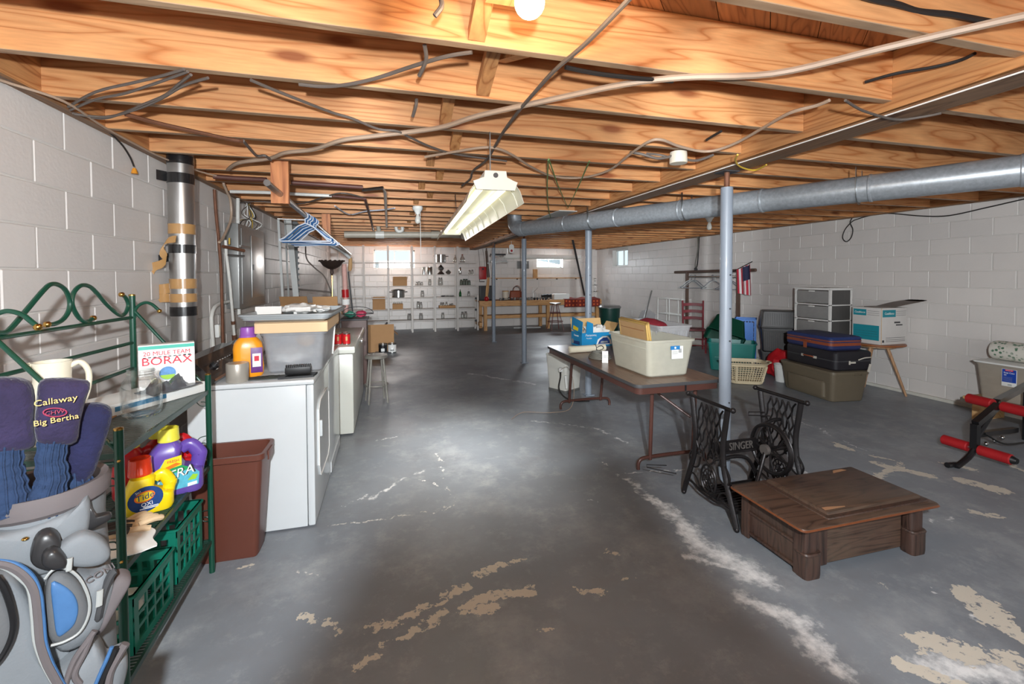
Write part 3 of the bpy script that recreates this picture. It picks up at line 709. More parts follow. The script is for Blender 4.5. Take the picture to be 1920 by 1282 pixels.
# galvanised duct
A = at(1990, 311, z=2.2); B = at(985, 428, z=2.2)
d = (B-A).normalized(); T = thing('galvanised_duct', 'long round galvanised metal duct slung diagonally under the joists', 'duct')
mat('galvanised', (176, 182, 188), .34, metal=.45, noise=.2, scale=38, bump=.1, bscale=30)
A2 = A-d*.6; n_ = 7; LT = (B-A2).length
for i in range(n_):
    p, q = A2.lerp(B, i/n_), A2.lerp(B, (i+1)/n_)
    part(T, 'duct_section', MB().cyl(p, q+d*.01, .099+.001*(i % 2), n=32), 'galvanised')
    if i: part(T, 'joint_bead', MB().tube([p-d*.012, p-d*.006, p+d*.006, p+d*.012], [.1, .1045, .1045, .1], 32), 'galvanised')
E_ = [B+Vector((0, 0, 0)), B+d*.10+Vector((0, 0, .0)), B+d*.19+Vector((0, 0, .05)), B+d*.22+Vector((0, 0, .13)), B+d*.22+Vector((0, 0, .30))]
part(T, 'elbow', MB().tube(spline(E_, 3), .102, 28), 'galvanised')
for t, lb in ((.30, None), (.56, None), (.78, None)):
    p = A2.lerp(B, t); P_ = []
    side = d.cross(Vector((0, 0, 1))).normalized()
    pts = [p+side*(.104*math.cos(a_))+Vector((0, 0, .104*math.sin(a_))) for a_ in np.linspace(PI*.95, PI*2.05, 14)]
    pts = [pts[0]+Vector((0, 0, .14))]+pts+[pts[-1]+Vector((0, 0, .14))]
    s_ = MB()
    for u, v in zip(pts, pts[1:]): s_.bar(u, v, .025, .002, d)
    part(T, 'hanger_strap', s_, 'steel')

# lally posts
def post(x, y, label, top=2.318, r=.043):
    T = thing('steel_post', label, 'post', (x, y, 0), 0, 'grey steel posts')
    part(T, 'column', MB().tube([(0, 0, .01), (0, 0, top-.12)], r, 28), 'grey_paint')
    part(T, 'screw_jack', MB().cyl((0, 0, top-.13), (0, 0, top-.01), r*.45, n=14), 'rust', 'rust brown screw jack')
    part(T, 'top_plate', MB().box((0, 0, top-.006), (.13, .11, .008)), 'dark_grey')
    part(T, 'base_plate', MB().box((0, 0, .006), (.12, .12, .012)), 'grey_paint')
    for z in (1.55, 1.3, 1.06, .6): part(T, 'bolt', MB().tube([(-.0, -r-.006, z), (0, -r+.004, z)], .006, 8), 'dark_grey')
    return T
post(2.425, 2.80, 'grey steel post nearest the camera, beside the cast iron treadle frame')
post(2.475, 5.30, 'grey steel post at the far end of the folding table')
post(2.30, 7.58, 'grey steel post second from the back, in front of the workbench')
post(2.35, 10.2, 'thinnest looking grey steel post, furthest back near the shelving')

# hanging rail and its wooden blocks
T = thing('hanging_block', 'reddish wood block hanging from a joist with pipe through it', 'wood block', (0, 0, 0), 0, 'wood blocks carrying the hanging rail')
wood('pine_z', (205, 134, 84), (160, 92, 52), 'Z')
part(T, 'board', MB().b2((-.835, 3.66, 2.09), (-.715, 3.70, 2.60)), 'pine_z')
T = thing('hanging_block', 'reddish wood block behind the blue hangers carrying their pipe', 'wood block', (0, 0, 0), 0, 'wood blocks carrying the hanging rail')
part(T, 'board', MB().b2((-.87, 6.50, 2.03), (-.76, 6.54, 2.60)), 'pine_z')
solo('hanging_rail', 'long steel pipe slung lengthwise under the joists carrying hangers', 'rail', MB().tube([(-.775, 3.3, 2.17), (-.76, 5.2, 2.11), (-.70, 8.9, 1.96)], .022, 14), 'steel')
# plastic hangers on it, seen face on
def hanger_mb(w, h, r, hook=.07):
    b_ = MB(); b_.tube(spline([(-w/2, 0, -h), (-w/2-.012, 0, -h+.016), (-w*.42, 0, -h+.035), (0, 0, 0), (w*.42, 0, -h+.035), (w/2+.012, 0, -h+.016), (w/2, 0, -h)], 3)+[Vector((-w/2, 0, -h))], r, 6)
    b_.tube(spline([(0, 0, 0), (0, 0, .035), (-.002, 0, hook*.55), (.022, 0, hook*.75), (.026, 0, hook+.012), (0, 0, hook+.032), (-.026, 0, hook+.018)], 4), r*.8, 6); return b_
mat('hanger_blue', (44, 96, 150), .35); mat('hanger_white', (208, 214, 226), .35); mat('hanger_grey', (120, 124, 132), .4)
HR = random.Random(3)
hc = ['hanger_white', 'hanger_blue', 'hanger_white', 'hanger_blue', 'hanger_white', 'hanger_blue', 'hanger_blue', 'hanger_white', 'hanger_blue', 'hanger_white']
hm = {}
for i, c in enumerate(hc):
    y = 4.62+.045*i+.01*HR.random()
    if c not in hm: hm[c] = hanger_mb(.43, .17, .0065).mesh('hanger')
    o = link('clothes_hanger', hm[c].copy() if 0 else hm[c], c); zr = 2.17-(y-3.3)*.0315
    o.location = (-.765+.004*i, y, zr-.075); o.rotation_euler = (.04*HR.uniform(-1, 1), .05*HR.uniform(-1, 1), HR.uniform(-.22, .1))
    ordn = ['frontmost', 'second', 'third', 'fourth', 'fifth', 'sixth', 'seventh', 'eighth', 'ninth', 'rearmost'][i]
    tag(o, f'{"white" if "white" in c else "blue"} plastic hanger, {ordn} on the ceiling pipe', 'hanger', 'plastic hangers on the ceiling pipe')

# pipes near the back
def pipe(label, pts, r, m_, name='pipe', cat='pipe', smooth=0): return solo(name, label, cat, MB().tube(spline(pts, smooth) if smooth else pts, r, 14), m_)
T = thing('drain_pipe', 'thick grey plastic drain pipe hung crosswise under the joists', 'pipe')
mat('pvc_grey', (176, 168, 154), .4, noise=.08); mat('pvc_white', (214, 212, 206), .35)
part(T, 'main_pipe', MB().cyl((-.72, 8.0, 2.245), (1.16, 8.0, 2.285), .055, n=24), 'pvc_grey')
part(T, 'coupling', MB().cyl((-.22, 8.0, 2.255), (-.08, 8.0, 2.258), .066, n=24), 'pvc_white')
part(T, 'coupling', MB().cyl((.72, 8.0, 2.276), (.86, 8.0, 2.279), .066, n=24), 'pvc_grey')
part(T, 'elbow', MB().tube(spline([(1.1, 8.0, 2.284), (1.22, 8.0, 2.285), (1.28, 7.95, 2.27), (1.29, 7.88, 2.25)], 4), .064, 20), 'pvc_grey')
part(T, 'riser', MB().cyl((-.16, 7.98, 2.30), (-.19, 7.9, 2.52), .035, n=16), 'pvc_grey')
part(T, 'trap', MB().tube(spline([(.12, 7.9, 2.5), (.12, 7.9, 2.36), (.16, 7.9, 2.31), (.22, 7.9, 2.33), (.22, 7.9, 2.40)], 4), .03, 12), 'pvc_white')
mat('maroon_pipe', (92, 56, 48), .5, noise=.15)
z = H-.03
pipe('white plastic pipe under the joists behind the hanging wood block', [at(432,359, z=z), at(505,361, z=z), at(560,364, z=z), at(622,367, z=z)], .016, 'pvc_white')
pipe('maroon pipe continuing the white one under the joists', [at(622,367, z=z), at(684,372, z=z), at(695,410, z=z), at(700,432, z=z)], .014, 'maroon_pipe')
pipe('rusty black pipe under the joists left of the hanging wood block', [at(400,331, z=z), at(440,334, z=z), at(500,337, z=z)], .019, 'maroon_pipe')
pipe('rusty black pipe under the joists right of the hanging wood block', [at(546,342, z=z), at(620,347, z=z), at(680,351, z=z)], .019, 'maroon_pipe')
pipe('short chromed pipe with a black drop below it', [at(680,356, z=z), at(718,352, z=z), at(722,360, z=z), at(724,400, z=z), at(725,425, z=z)], .015, 'steel')
pipe('thin metal rod from the left wall to the blue hangers', [at(520,410, z=2.15), at(586,413, z=2.15)], .008, 'steel')
cable('electric_cable', 'white cable drooping between joists above the drain pipe', [(628,386),(655,402),(685,396),(720,393),(740,390)], .008, 'hanger_white', z=H-.02)
cable('electric_cable', 'grey cable crossing behind the hanging block', [(395,400),(420,388),(450,380),(490,378),(560,382),(600,372),(640,362),(680,370)], .008, 'cable_grey', z=H-.03)
# ================= left wall =================
# flue
T = thing('metal_flue', 'vertical shiny metal flue pipe bound with black and brown tape', 'pipe', (-1.42, 3.70, 0))
mat('flue_metal', (176, 174, 172), .3, metal=.9, noise=.05, scale=3, stretch=(1, 1, .1))
part(T, 'pipe_section', MB().cyl((0, 0, .9), (0, 0, 1.62), .077, n=32), 'flue_metal')
part(T, 'pipe_section', MB().cyl((0, 0, 1.6), (0, 0, 2.62), .079, n=32), 'flue_metal')
mat('tape_brown', (176, 134, 84), .25, noise=.08, coat=.5); mat('tape_black', (30, 29, 30), .25, coat=.4)
def tape(z, h, m_, tail=0, tz=0, up=0):
    a0 = math.radians(200); r = .0815
    pts = [(r*math.cos(a), r*math.sin(a)) for a in np.linspace(math.radians(-200), math.radians(20), 26)]
    if tail: pts = [(pts[0][0]-tail*.75*(1-t), pts[0][1]-tail*.55*(1-t)+.0) for t in (0, .35, .7)]+pts
    n = len(pts)
    def fn(u, v):
        i = min(n-1, int(round(u*(n-1)))); x, y = pts[i]; k = max(0, 1-u*4) if tail else 0
        return (x, y, z+h*(v-.5)+tz*k)
    return MB().grid(fn, n-1, 1, .0015)
for z, h, m_, tl, tz in ((2.24, .07, 'tape_black', .17, .03), (1.885, .07, 'tape_brown', 0, 0), (1.745, .06, 'tape_black', .16, -.09), (1.50, .07, 'tape_brown', .17, -.05), (1.40, .06, 'tape_brown', .10, 0), (1.305, .065, 'tape_black', 0, 0), (2.37, .06, 'tape_black', 0, 0)):
    part(T, 'tape_band', tape(z, h, m_, tl, tz), m_)
tw = [at(*p, y=3.60) for p in ((330,448),(312,452),(303,470),(312,485),(302,495),(288,500),(284,508))]
tw = spline([p-Vector((-1.42, 3.70, 0)) for p in tw], 5); n_ = len(tw)
part(T, 'loose_tape', MB().grid(lambda u, v: tw[int(round(u*(n_-1)))]+Vector((.028*math.sin(u*5), .02*math.cos(u*5), .05))*(v-.5), n_-1, 1, .001), 'tape_brown', 'twisted brown tape end')

# rusty and white pipes down the wall
def wpipe(label, pts, r, m_, xo=.06, name='pipe', **k):
    P_ = [at(*p, x=XL+xo) for p in pts]; return solo(name, label, 'pipe', MB().tube(spline(P_, 4), r, 12), m_)
wpipe('rust streaked white pipe going down the left wall', [(402,355),(405,400),(410,450),(414,500),(416,560),(417,600),(418,648)], .013, 'rust')
T = thing('water_pipe', 'white painted water pipe with a double valve on left wall', 'pipe')
W_ = lambda *p: at(*p, x=XL+.08)
part(T, 'pipe', MB().tube([W_(423,450), W_(424,475), W_(431,530), W_(437,600), W_(440,640)], .013, 12), 'pvc_white')
part(T, 'valve_body', MB().tube([at(418,462, x=XL+.08), at(440,466, x=XL+.14), at(458,470, x=XL+.2)], .015, 12), 'rust')
part(T, 'valve_arm', MB().tube([at(424,478, x=XL+.08), at(458,480, x=XL+.2)], .009, 8), 'steel')
part(T, 'valve_handle', MB().tube([at(450,461, x=XL+.2), at(467,464, x=XL+.2)], .01, 8), 'steel')
part(T, 'valve_handle', MB().tube([at(430,458, x=XL+.1), at(430,446, x=XL+.1)], .007, 8), 'yellow_wire', 'yellow lever')
part(T, 'joint_clamp', MB().tube([W_(437,602), W_(437.5,608)], .018, 12), 'rust')
part(T, 'joint_clamp', MB().tube([W_(439,628), W_(440,638)], .022, 12), 'rust')
wpipe('white looped wall pipe below the flue tapes', [(400,655),(397,610),(397,590),(405,573),(425,566),(455,562)], .016, 'pvc_white', .03)
wpipe('pale grey conduit rising beside the grey panel', [(446,372),(446,420),(447,500),(448,590)], .018, 'pvc_white', .05)
T = thing('outlet_box', 'small white outlet box on the left wall by the pipes', 'outlet', at(404,620, x=XL))
part(T, 'box', MB().box((.02, 0, 0), (.04, .07, .12), .006), 'white'); part(T, 'cover', MB().box((.042, 0, 0), (.004, .05, .09), .001), 'beige')

# breaker panel
T = thing('breaker_panel', 'tall grey metal electrical panel box on the left wall', 'electrical panel', (XL, 5.5, 0))
mat('panel_grey', (140, 140, 138), .35, metal=.5, noise=.06)
part(T, 'box', MB().b2((.004, -.48, 1.23), (.115, .47, 2.08), .006), 'panel_grey')
part(T, 'cover', MB().b2((.115, -.40, 1.27), (.123, .43, 2.04), .003), 'panel_grey')
part(T, 'door', MB().b2((.123, -.1, 1.32), (.131, .38, 1.99), .003), 'steel')
part(T, 'latch', MB().b2((.131, -.06, 1.62), (.137, -.03, 1.68)), 'black')
WR = random.Random(5)
for i in range(10):
    x = .03+.012*i; y0 = -.3+.04*i; s = WR.random()
    part(T, 'wire', MB().tube(spline([(x*.8, y0+.1, 2.08), (x+.05*s, y0+.05*s, 2.14), (.03+.1*WR.random(), -.1+.3*WR.random(), 2.22), (.05, .0+.02*i, 2.37)], 5), .005, 6), ['paper', 'cable_black', 'yellow_wire', 'cable_grey', 'paper'][i % 5])

# boards leaning on the wall behind panel
for i, (px, py, x, lb) in enumerate((((520,412),(538,585),-1.40,'narrow white board leaning behind the panel'), ((531,418),(552,582),-1.34,'wide white board leaning beside the corrugated strip'))) if 0 else []: pass
mat('pale_board', (196, 198, 196), .6)
def leanboard(label, top, bot, yy, w_, m_):
    a = at(*top, y=yy); b = at(*bot, y=yy)
    return solo('leaning_board', label, 'board', MB().bar(a, b, w_, .018, (0, 1, 0)), m_)
leanboard('narrow white board leaning left of the corrugated strip', (522,412), (532,590), 6.9, .03, 'pale_board')
leanboard('thin grey strip leaning between the two white boards', (534,412), (543,590), 6.95, .022, 'panel_grey')
leanboard('wide white board leaning left of the corrugated strip', (541,412), (557,575), 7.0, .075, 'pale_board')
T = thing('metal_strip', 'dark corrugated metal strip standing behind the blue hangers', 'strip')
a = at(553,415, y=7.3); b = at(555,582, y=7.3)
mat('strip_metal', (96, 98, 98), .5, metal=.5)
part(T, 'strip', MB().bar(a, b, .07, .01, (0, 1, 0)), 'strip_metal')
tb = MB()
for i in range(16):
    p = a.lerp(b, (i+.5)/16)+Vector((.04, 0, 0)); tb.box(p, (.022, .012, .035))
part(T, 'teeth', tb, 'strip_metal')
T = solo('conduit', 'grey curved conduit falling to the floor lamp', 'conduit', MB().tube(spline([at(573,460, y=8), at(575,485, y=8), at(590,502, y=8), at(608,518, y=8), at(620,545, y=8), at(622,556, y=8)], 5), .011, 8), 'cable_grey')
T = solo('conduit', 'grey conduit running level above the cardboard boxes', 'conduit', MB().tube(spline([at(528,543, y=7.6), at(545,542, y=7.6), at(580,544, y=7.6), at(622,548, y=7.6)], 4), .014, 8), 'cable_grey')

# small rail far left with glove-like hanging hose
solo('wall_rail', 'short white curtain rail with tan sleeve on the back left wall', 'rail', MB().tube(spline([at(619,458, y=9.5), at(640,470, y=9.5), at(657,484, y=9.5)], 3), .035, 12), 'pale_board')
solo('tan_sleeve', 'tan cloth sleeve hanging from the end of rail', 'cloth', MB().tube(spline([at(657,483, y=9.5), at(657,495, y=9.5), at(656,508, y=9.5)], 3), [.03, .034, .036, .038, .04, .036, .02], 10), 'cardboard_tan')

# torchiere
T = thing('floor_lamp', 'bronze torchiere floor lamp standing behind the appliances', 'floor lamp', at(625, 700, y=7.0).xy.to_3d())
mat('bronze', (74, 60, 54), .35, metal=.6)
part(T, 'base', MB().lathe([(.13, 0), (.13, .015), (.05, .04), (.015, .06)], 24), 'bronze')
part(T, 'pole', MB().cyl((0, 0, .05), (0, 0, 1.62), .011, n=10), 'brass')
part(T, 'collar', MB().lathe([(.012, 1.56), (.024, 1.60), (.02, 1.64), (.03, 1.66)], 14), 'bronze')
bw = MB(); bw.lathe([(.02, 1.65), (.05, 1.655), (.12, 1.70), (.165, 1.765), (.158, 1.765), (.11, 1.71), (.04, 1.67)], 28, caps=(False, False)); part(T, 'shade', bw, 'bronze')
rm = MB()
for i in range(16): a = 2*PI*i/16; rm.ball((.165*math.cos(a), .165*math.sin(a), 1.772), .02, 8, (1, 1, .7))
part(T, 'scalloped_rim', rm, 'bronze')
# ================= green baker's rack at the left =================
RX0, RX1, RY0, RY1 = -1.235, -.913, 1.77, 2.643
T = wthing('bakers_rack', 'dark green metal shelf rack with scrolled back and brass tips', 'rack', ((RX0+RX1)/2, (RY0+RY1)/2, 0))
fl = lambda y: RX1+(.038 if y < 2 else 0)
for x, y, z in ((fl(RY0), RY0, 1.045), (RX1, RY1, 1.045), (RX0, RY0, 1.46), (RX0, RY1, 1.46)):
    part(T, 'leg', MB().cyl((x, y, 0), (x, y, z), .0135, n=16), 'green_paint')
    part(T, 'brass_tip', MB().lathe([(.0138, z-.004), (.0138, z+.002), (.006, z+.005)], 14, (x, y, 0)), 'brass')
for zz in (.955, .56, .165):
    f = MB(); f.bar((RX0, RY1, zz), (RX1, RY1, zz), .01, .018); f.bar((RX0, RY0, zz), (fl(RY0), RY0, zz), .01, .018)
    f.bar((RX0, RY0, zz), (RX0, RY1, zz), .01, .018); f.bar((fl(RY0), RY0, zz), (RX1, RY1, zz), .01, .02)
    sh = part(T, 'shelf', f, 'green_dark' if 'green_dark' in MATS else mat('green_dark', (34, 62, 52), .35, noise=.1))
    wv = MB(); n_ = 58
    for i in range(1, n_):
        y = RY0+(RY1-RY0)*i/n_; wv.box(((RX0+fl(y))/2, y, zz+.004), (abs(RX1-RX0)+(.03*(1-i/n_)), .0055, .003))
    o = part(sh, 'wire_grid', wv, 'green_dark' if zz < .9 else mat('mesh_grey', (98, 104, 100), .4)); o['kind'] = 'stuff'; o.location = (0, 0, 0)
    wv = MB()
    for k in (.25, .5, .75): wv.bar((RX0+(RX1-RX0)*k+.02*(1-k), RY0, zz), (RX0+(RX1-RX0)*k, RY1, zz), .006, .005)
    o = part(sh, 'cross_wire', wv, 'green_dark'); o['kind'] = 'stuff'; o.location = (0, 0, 0)
B = lambda *p: at(*p, x=RX0)
for a, b in (((-60,642), (241,596)), ((-60,719), (242,644)), ((-60,805), (243,692))):
    A_, B_ = B(*a), B(*b); A_.y = max(A_.y, RY0); part(T, 'back_rail', MB().tube([Vector((RX0, RY0, B(0, a[1]+(b[1]-a[1])*60/(b[0]+60)).z)), Vector((RX0, RY1, B_.z))], .008, 10), 'green_paint')
s1 = [(91,608),(104,607),(118,600),(129,585),(132,566),(124,545),(110,534),(95,533),(80,545),(48,582),(17,617),(0,624),(-20,618),(-28,600)]
s2 = [(177,596),(164,603),(150,596),(138,576),(136,560),(141,545),(153,535),(168,537),(182,550),(200,571),(222,590),(233,588),(239,572),(234,558),(226,552)]
for s_, ends in ((s1, (0,)), (s2, (0, -1))):
    P_ = spline([B(*p) for p in s_], 6); P_ = [Vector((RX0-.004+.008*(i/len(P_)), p.y, p.z)) for i, p in enumerate(P_)]
    part(T, 'back_scroll', MB().tube(P_, .0085, 10), 'green_paint')
    for e in ends: part(T, 'brass_ball', MB().ball(P_[e], .0125, 12), 'brass')
# side braces with curls
for yy, cu, dg in ((RY1, [(253,596),(252,588),(256,577),(264,570),(274,567),(284,570),(293,577),(299,583)], [(253,584),(300,642),(388,752)]),):
    S_ = lambda *p: at(*p, y=yy)
    P_ = spline([S_(*p) for p in cu], 5); part(T, 'side_curl', MB().tube(P_, .0075, 10), 'green_paint'); part(T, 'brass_ball', MB().ball(P_[-1], .011, 12), 'brass')
    a = S_(*dg[0]); part(T, 'side_brace', MB().tube([a, (RX1, yy, .965)], .0075, 10), 'green_paint')
S_ = lambda *p: at(*p, y=RY0)
P_ = spline([S_(*p) for p in ((-28,612),(-22,597),(-5,588),(15,583),(40,589),(58,602),(71,613))], 5)
part(T, 'side_curl', MB().tube(P_, .0075, 10), 'green_paint'); part(T, 'brass_ball', MB().ball(P_[-1], .012, 12), 'brass')
part(T, 'side_brace', MB().tube([S_(-28, 618), (fl(RY0), RY0, .965)], .0075, 10), 'green_paint')
for z in (1.0, .93, .74): part(T, 'side_rail', MB().tube([(RX0, RY0, z), (fl(RY0), RY0, z)], .006, 8), 'green_paint')
# small wire loops beside the front legs
def loop(cx, cz, yy, r, flip=1): return spline([(cx, yy, cz+r), (cx-flip*r*.9, yy, cz+r*.8), (cx-flip*r*1.35, yy, cz+.1*r), (cx-flip*r*.8, yy, cz-r*.7), (cx, yy, cz-r*.8), (cx+flip*-.1*r, yy, cz-.2*r), (cx-flip*.7*r, yy, cz-.1*r)], 5)
for cz, sg in ((.905, 1), (.69, 1), (.50, 1), (.30, 1)):
    part(T, 'side_loop', MB().tube(loop(RX1-.012, cz, RY1, .032), .0022, 6), 'green_dark')
    part(T, 'side_loop', MB().tube(loop(fl(RY0)-.012, cz-.02, RY0, .036), .0025, 6), 'green_dark')
for z in (.94, .60): part(T, 'screw', MB().ball((fl(RY0)+.005, RY0-.0125, z), .0055, 8), 'brass'); 

# --- on the top shelf (z .964) ---
TZ = .965
T = thing('pitcher', 'cream ceramic pitcher on the top shelf behind the head covers', 'pitcher', (-1.125, 1.90, TZ), facing(-1.1, 2.0))
mat('cream', (226, 218, 196), .25, noise=.03, coat=.4)
part(T, 'body', MB().lathe([(.04, 0), (.05, .01), (.058, .07), (.058, .15), (.048, .24), (.052, .295), (.047, .295), (.043, .24), (.052, .15), (.05, .06), (.03, .012)], 28, caps=(True, True)), 'cream')
part(T, 'handle', MB().tube(spline([(.045, -.01, .275), (.07, -.01, .285), (.09, -.01, .25), (.088, -.01, .19), (.07, -.01, .13), (.055, -.01, .11)], 5), [.009]*26, 10), 'cream')
part(T, 'spout', MB().grid(lambda u, v: (-.048-.02*v*math.sin(PI*u), (-.02+.04*u), .265+.03*v), 6, 3, .006), 'cream')
T = thing('mason_jar', 'large clear glass jar standing on the front of the top shelf', 'jar', (-1.015, 2.225, TZ))
part(T, 'body', MB().lathe([(.055, .0), (.066, .01), (.07, .03), (.07, .12), (.064, .145), (.05, .165), (.047, .172), (.047, .198), (.043, .198), (.043, .172), (.046, .16), (.06, .14), (.0655, .12), (.0655, .03), (.05, .008)], 32), 'jar_clear')
for z in (.178, .188): part(T, 'thread', MB().tube([(.0485*math.cos(a), .0485*math.sin(a), z) for a in np.linspace(0, 2*PI, 24)][:-1], .0016, 6, closed=True), 'jar_clear')
fb = facing(-1.06, 2.5)
T = thing('flat_box', 'flat white cardboard box with a blue stripe lying on the top shelf', 'box', (-1.112, 2.445, TZ), math.radians(62))
part(T, 'lid', MB().box((0, 0, .026), (.47, .20, .052), .003), 'white')
mat('label_blue', (70, 130, 165), .5); part(T, 'stripe', MB().box((-.08, -.101, .03), (.22, .002, .02)), 'label_blue')
T = thing('cardboard_flat', 'brown cardboard scrap under the white flat box on the rack', 'cardboard', (-1.16, 2.28, TZ-.0)); part(T, 'sheet', MB().box((0, 0, .003), (.10, .5, .005)), 'cardboard')
# Borax box
T = thing('borax_box', 'white 20 Mule Team Borax box with red letters and teal stripe', 'box', (-1.045, 2.53, TZ+.053), fb)
part(T, 'carton', MB().box((0, 0, .105), (.215, .07, .21), .002), 'white')
mat('teal', (70, 178, 160), .5); mat('red_print', (206, 34, 62), .5); mat('ink_black', (30, 28, 30), .5)
part(T, 'stripe', MB().box((0, -.0355, .197), (.213, .001, .016)), 'teal')
text(T, '20 MULE TEAM', .028, TR(0, -.0362, .168) @ FACE_mY, 'red_print', sx=.98)
text(T, 'BORAX', .052, TR(0, -.0362, .130) @ FACE_mY, 'red_print', sx=1.12)
tm = MB()
for i in range(10): tm.box((-.085+.019*i, -.036, .151), (.011, .001, .004+(.003 if i > 7 else 0)))
o = part(T, 'mule_team', tm, 'ink_black'); o['kind'] = 'stuff'
mat('sky_print', (96, 150, 205), .5, noise=.3, scale=40); mat('grass_print', (150, 196, 60), .5)
T2 = part(T, 'emblem', MB().add([(.032*math.cos(a), -.0362, .07+.032*math.sin(a)) for a in np.linspace(0, 2*PI, 30)[:-1]], [tuple(range(29))]), 'sky_print')
part(T2, 'emblem_field', MB().add([(.030*math.cos(a), -.0366, .07+.030*math.sin(a)) for a in np.linspace(PI*1.08, PI*1.92, 14)], [tuple(range(14))]), 'grass_print')
part(T, 'side_print', MB().box((.108, -.002, .185), (.001, .04, .03)), 'red_print'); part(T, 'side_print', MB().box((.108, -.002, .145), (.001, .04, .025)), 'red_print')
mat('bag_grey', (86, 90, 96), .3, noise=.15, coat=.3)
b_ = cloth_sheet(.24, .13, .055, 3.3); solo('plastic_bag', 'crumpled dark grey plastic bag on the flat white box', 'bag', b_, 'bag_grey', (-1.01, 2.46, TZ+.054), 1.1)

# --- detergent on the middle shelf ---
MZ = .567
def jug(name, label, loc, rz, W, D, Hh, m_, cap_m, cap_r, cap_h, hx=1, capx=None, hole=True):
    """bottle with shoulder, handle bridging a real opening at its upper side, cap"""
    T = thing(name, label, 'bottle', loc, rz); s = hx; cx = (-.16*W*s) if capx is None else capx
    def sec(x0, x1, d, z, r=.025): return (rrect(x1-x0, d, r, 5, cx=(x0+x1)/2*1.0), z)
    h = W/2
    lo, hi = Hh*.42, Hh*.80
    def xs(x0, x1): return (x0, x1) if s > 0 else (-x1, -x0)
    S = [sec(*xs(-h*.92, h*.92), D*.86, 0, .03), sec(*xs(-h, h), D, .015, .035), sec(*xs(-h, h), D, lo*.8), sec(*xs(-h, h*.98), D, lo), sec(*xs(-h, h*.34), D, lo+.02), sec(*xs(-h*.97, h*.20), D, (lo+hi)/2), sec(*xs(-h*.9, h*.22), D*.97, hi-.015), sec(*xs(-h*.75, h*.30), D*.85, hi+.015, .03), sec(*xs(-h*.5, h*.1), D*.55, Hh-.008, .02), (circ(cap_r*.85, 24, cx), Hh)]
    S = [(p if len(p) == 24 else p, z) for p, z in S]
    part(T, 'body', MB().loft([(p, z) for p, z in S]), m_)
    hs = spline([(s*h*.22, 0, hi-.004), (s*h*.55, 0, hi+.012), (s*h*.84, 0, hi-.03), (s*h*.86, 0, (lo+hi)/2), (s*h*.80, 0, lo+.01), (s*h*.78, 0, lo-.02)], 5)
    part(T, 'handle', MB().tube(hs, [W*.075+.004*math.sin(i/25*PI) for i in range(len(hs))], 12, flat=1.5), m_)
    part(T, 'cap', MB().lathe([(cap_r*1.02, Hh-.004), (cap_r*1.02, Hh+.006), (cap_r, Hh+.008), (cap_r*.94, Hh+cap_h), (cap_r*.86, Hh+cap_h+.002), (cap_r*.86, Hh+cap_h-.01), (.002, Hh+cap_h-.012)], 28, (cx, 0, 0)), cap_m)
    rb = MB()
    return T
mat('tide_yellow', (236, 206, 20), .3, noise=.02, coat=.3); mat('xtra_purple', (98, 72, 160), .3, noise=.02, coat=.3); mat('jug_red', (190, 24, 34), .3, noise=.03, coat=.3)
mat('cap_yellow', (224, 214, 70), .35); mat('cap_orange', (222, 62, 28), .15, noise=.02, alpha=.85, coat=.5); mat('navy_print', (26, 62, 120), .4, noise=.2, scale=60)
mat('orange_print', (240, 120, 30), .4); mat('cyan_print', (90, 180, 205), .4, noise=.2, scale=50); mat('green_print', (40, 150, 90), .4); mat('lime_print', (150, 200, 50), .4); mat('yellow_print', (244, 214, 40), .4)
T = jug('detergent_bottle', 'yellow Tide detergent bottle with see-through orange cap', (-.985, 2.20, MZ), facing(-.985, 2.2), .165, .085, .165, 'tide_yellow', 'cap_orange', .040, .062, 1, -.028)
def disc(T, name, cx, cz, rx, rz, y, m_, n=28, tilt=0):
    pts = []
    for i in range(n):
        a = 2*PI*i/n; x, z = rx*math.cos(a), rz*math.sin(a); pts.append((cx+x*math.cos(tilt)-z*math.sin(tilt), y, cz+x*math.sin(tilt)+z*math.cos(tilt)))
    V = pts+[(p[0], y-.0008, p[2]) for p in pts]; F = [tuple(range(n, 2*n))]+[(k, (k+1) % n, n+(k+1) % n, n+k) for k in range(n)]
    return part(T, name, MB().add(V, F), m_)
lb = disc(T, 'label', -.012, .066, .058, .052, -.043, 'navy_print', tilt=.3); lb['label'] = 'navy blue oval label'
disc(lb, 'label_ring', -.015, .078, .034, .022, -.0442, 'orange_print', tilt=.25); disc(lb, 'label_ring', -.015, .078, .028, .017, -.0453, 'yellow_print', tilt=.25)
text(lb, 'Tide', .034, TR(-.015, -.0468, .078, 0, -.2) @ FACE_mY, 'navy_print', shear=.15); text(lb, 'OXI', .022, TR(-.008, -.0455, .046, 0, -.1) @ FACE_mY, 'white'); text(lb, '2in1', .012, TR(-.035, -.0455, .100, 0, -.4) @ FACE_mY, 'white')
lb2 = MB(); lb2.box((-.002, -.0442, .028), (.06, .0006, .003)); lb2.box((.004, -.0442, .034), (.05, .0006, .003)); part(lb, 'small_print', lb2, 'white')
T = jug('detergent_bottle', 'purple Xtra detergent bottle with yellow cap and rainbow label', (-.955, 2.36, MZ), facing(-.95, 2.36)-.1, .215, .10, .245, 'xtra_purple', 'cap_yellow', .040, .052, 1, -.02)
def pl(T, name, pts, y, m_):
    V = [(p[0], y, p[1]) for p in pts]+[(p[0], y-.0008, p[1]) for p in pts]; n = len(pts); return part(T, name, MB().add(V, [tuple(range(n, 2*n))]+[(k, (k+1) % n, n+(k+1) % n, n+k) for k in range(n)]), m_)
lb = pl(T, 'label', [(-.075, .02), (.09, .035), (.095, .09), (.075, .11), (.03, .125), (.03, .18), (-.03, .17), (-.06, .12)], -.0505, 'cyan_print'); lb['label'] = 'rainbow coloured label with white lettering'
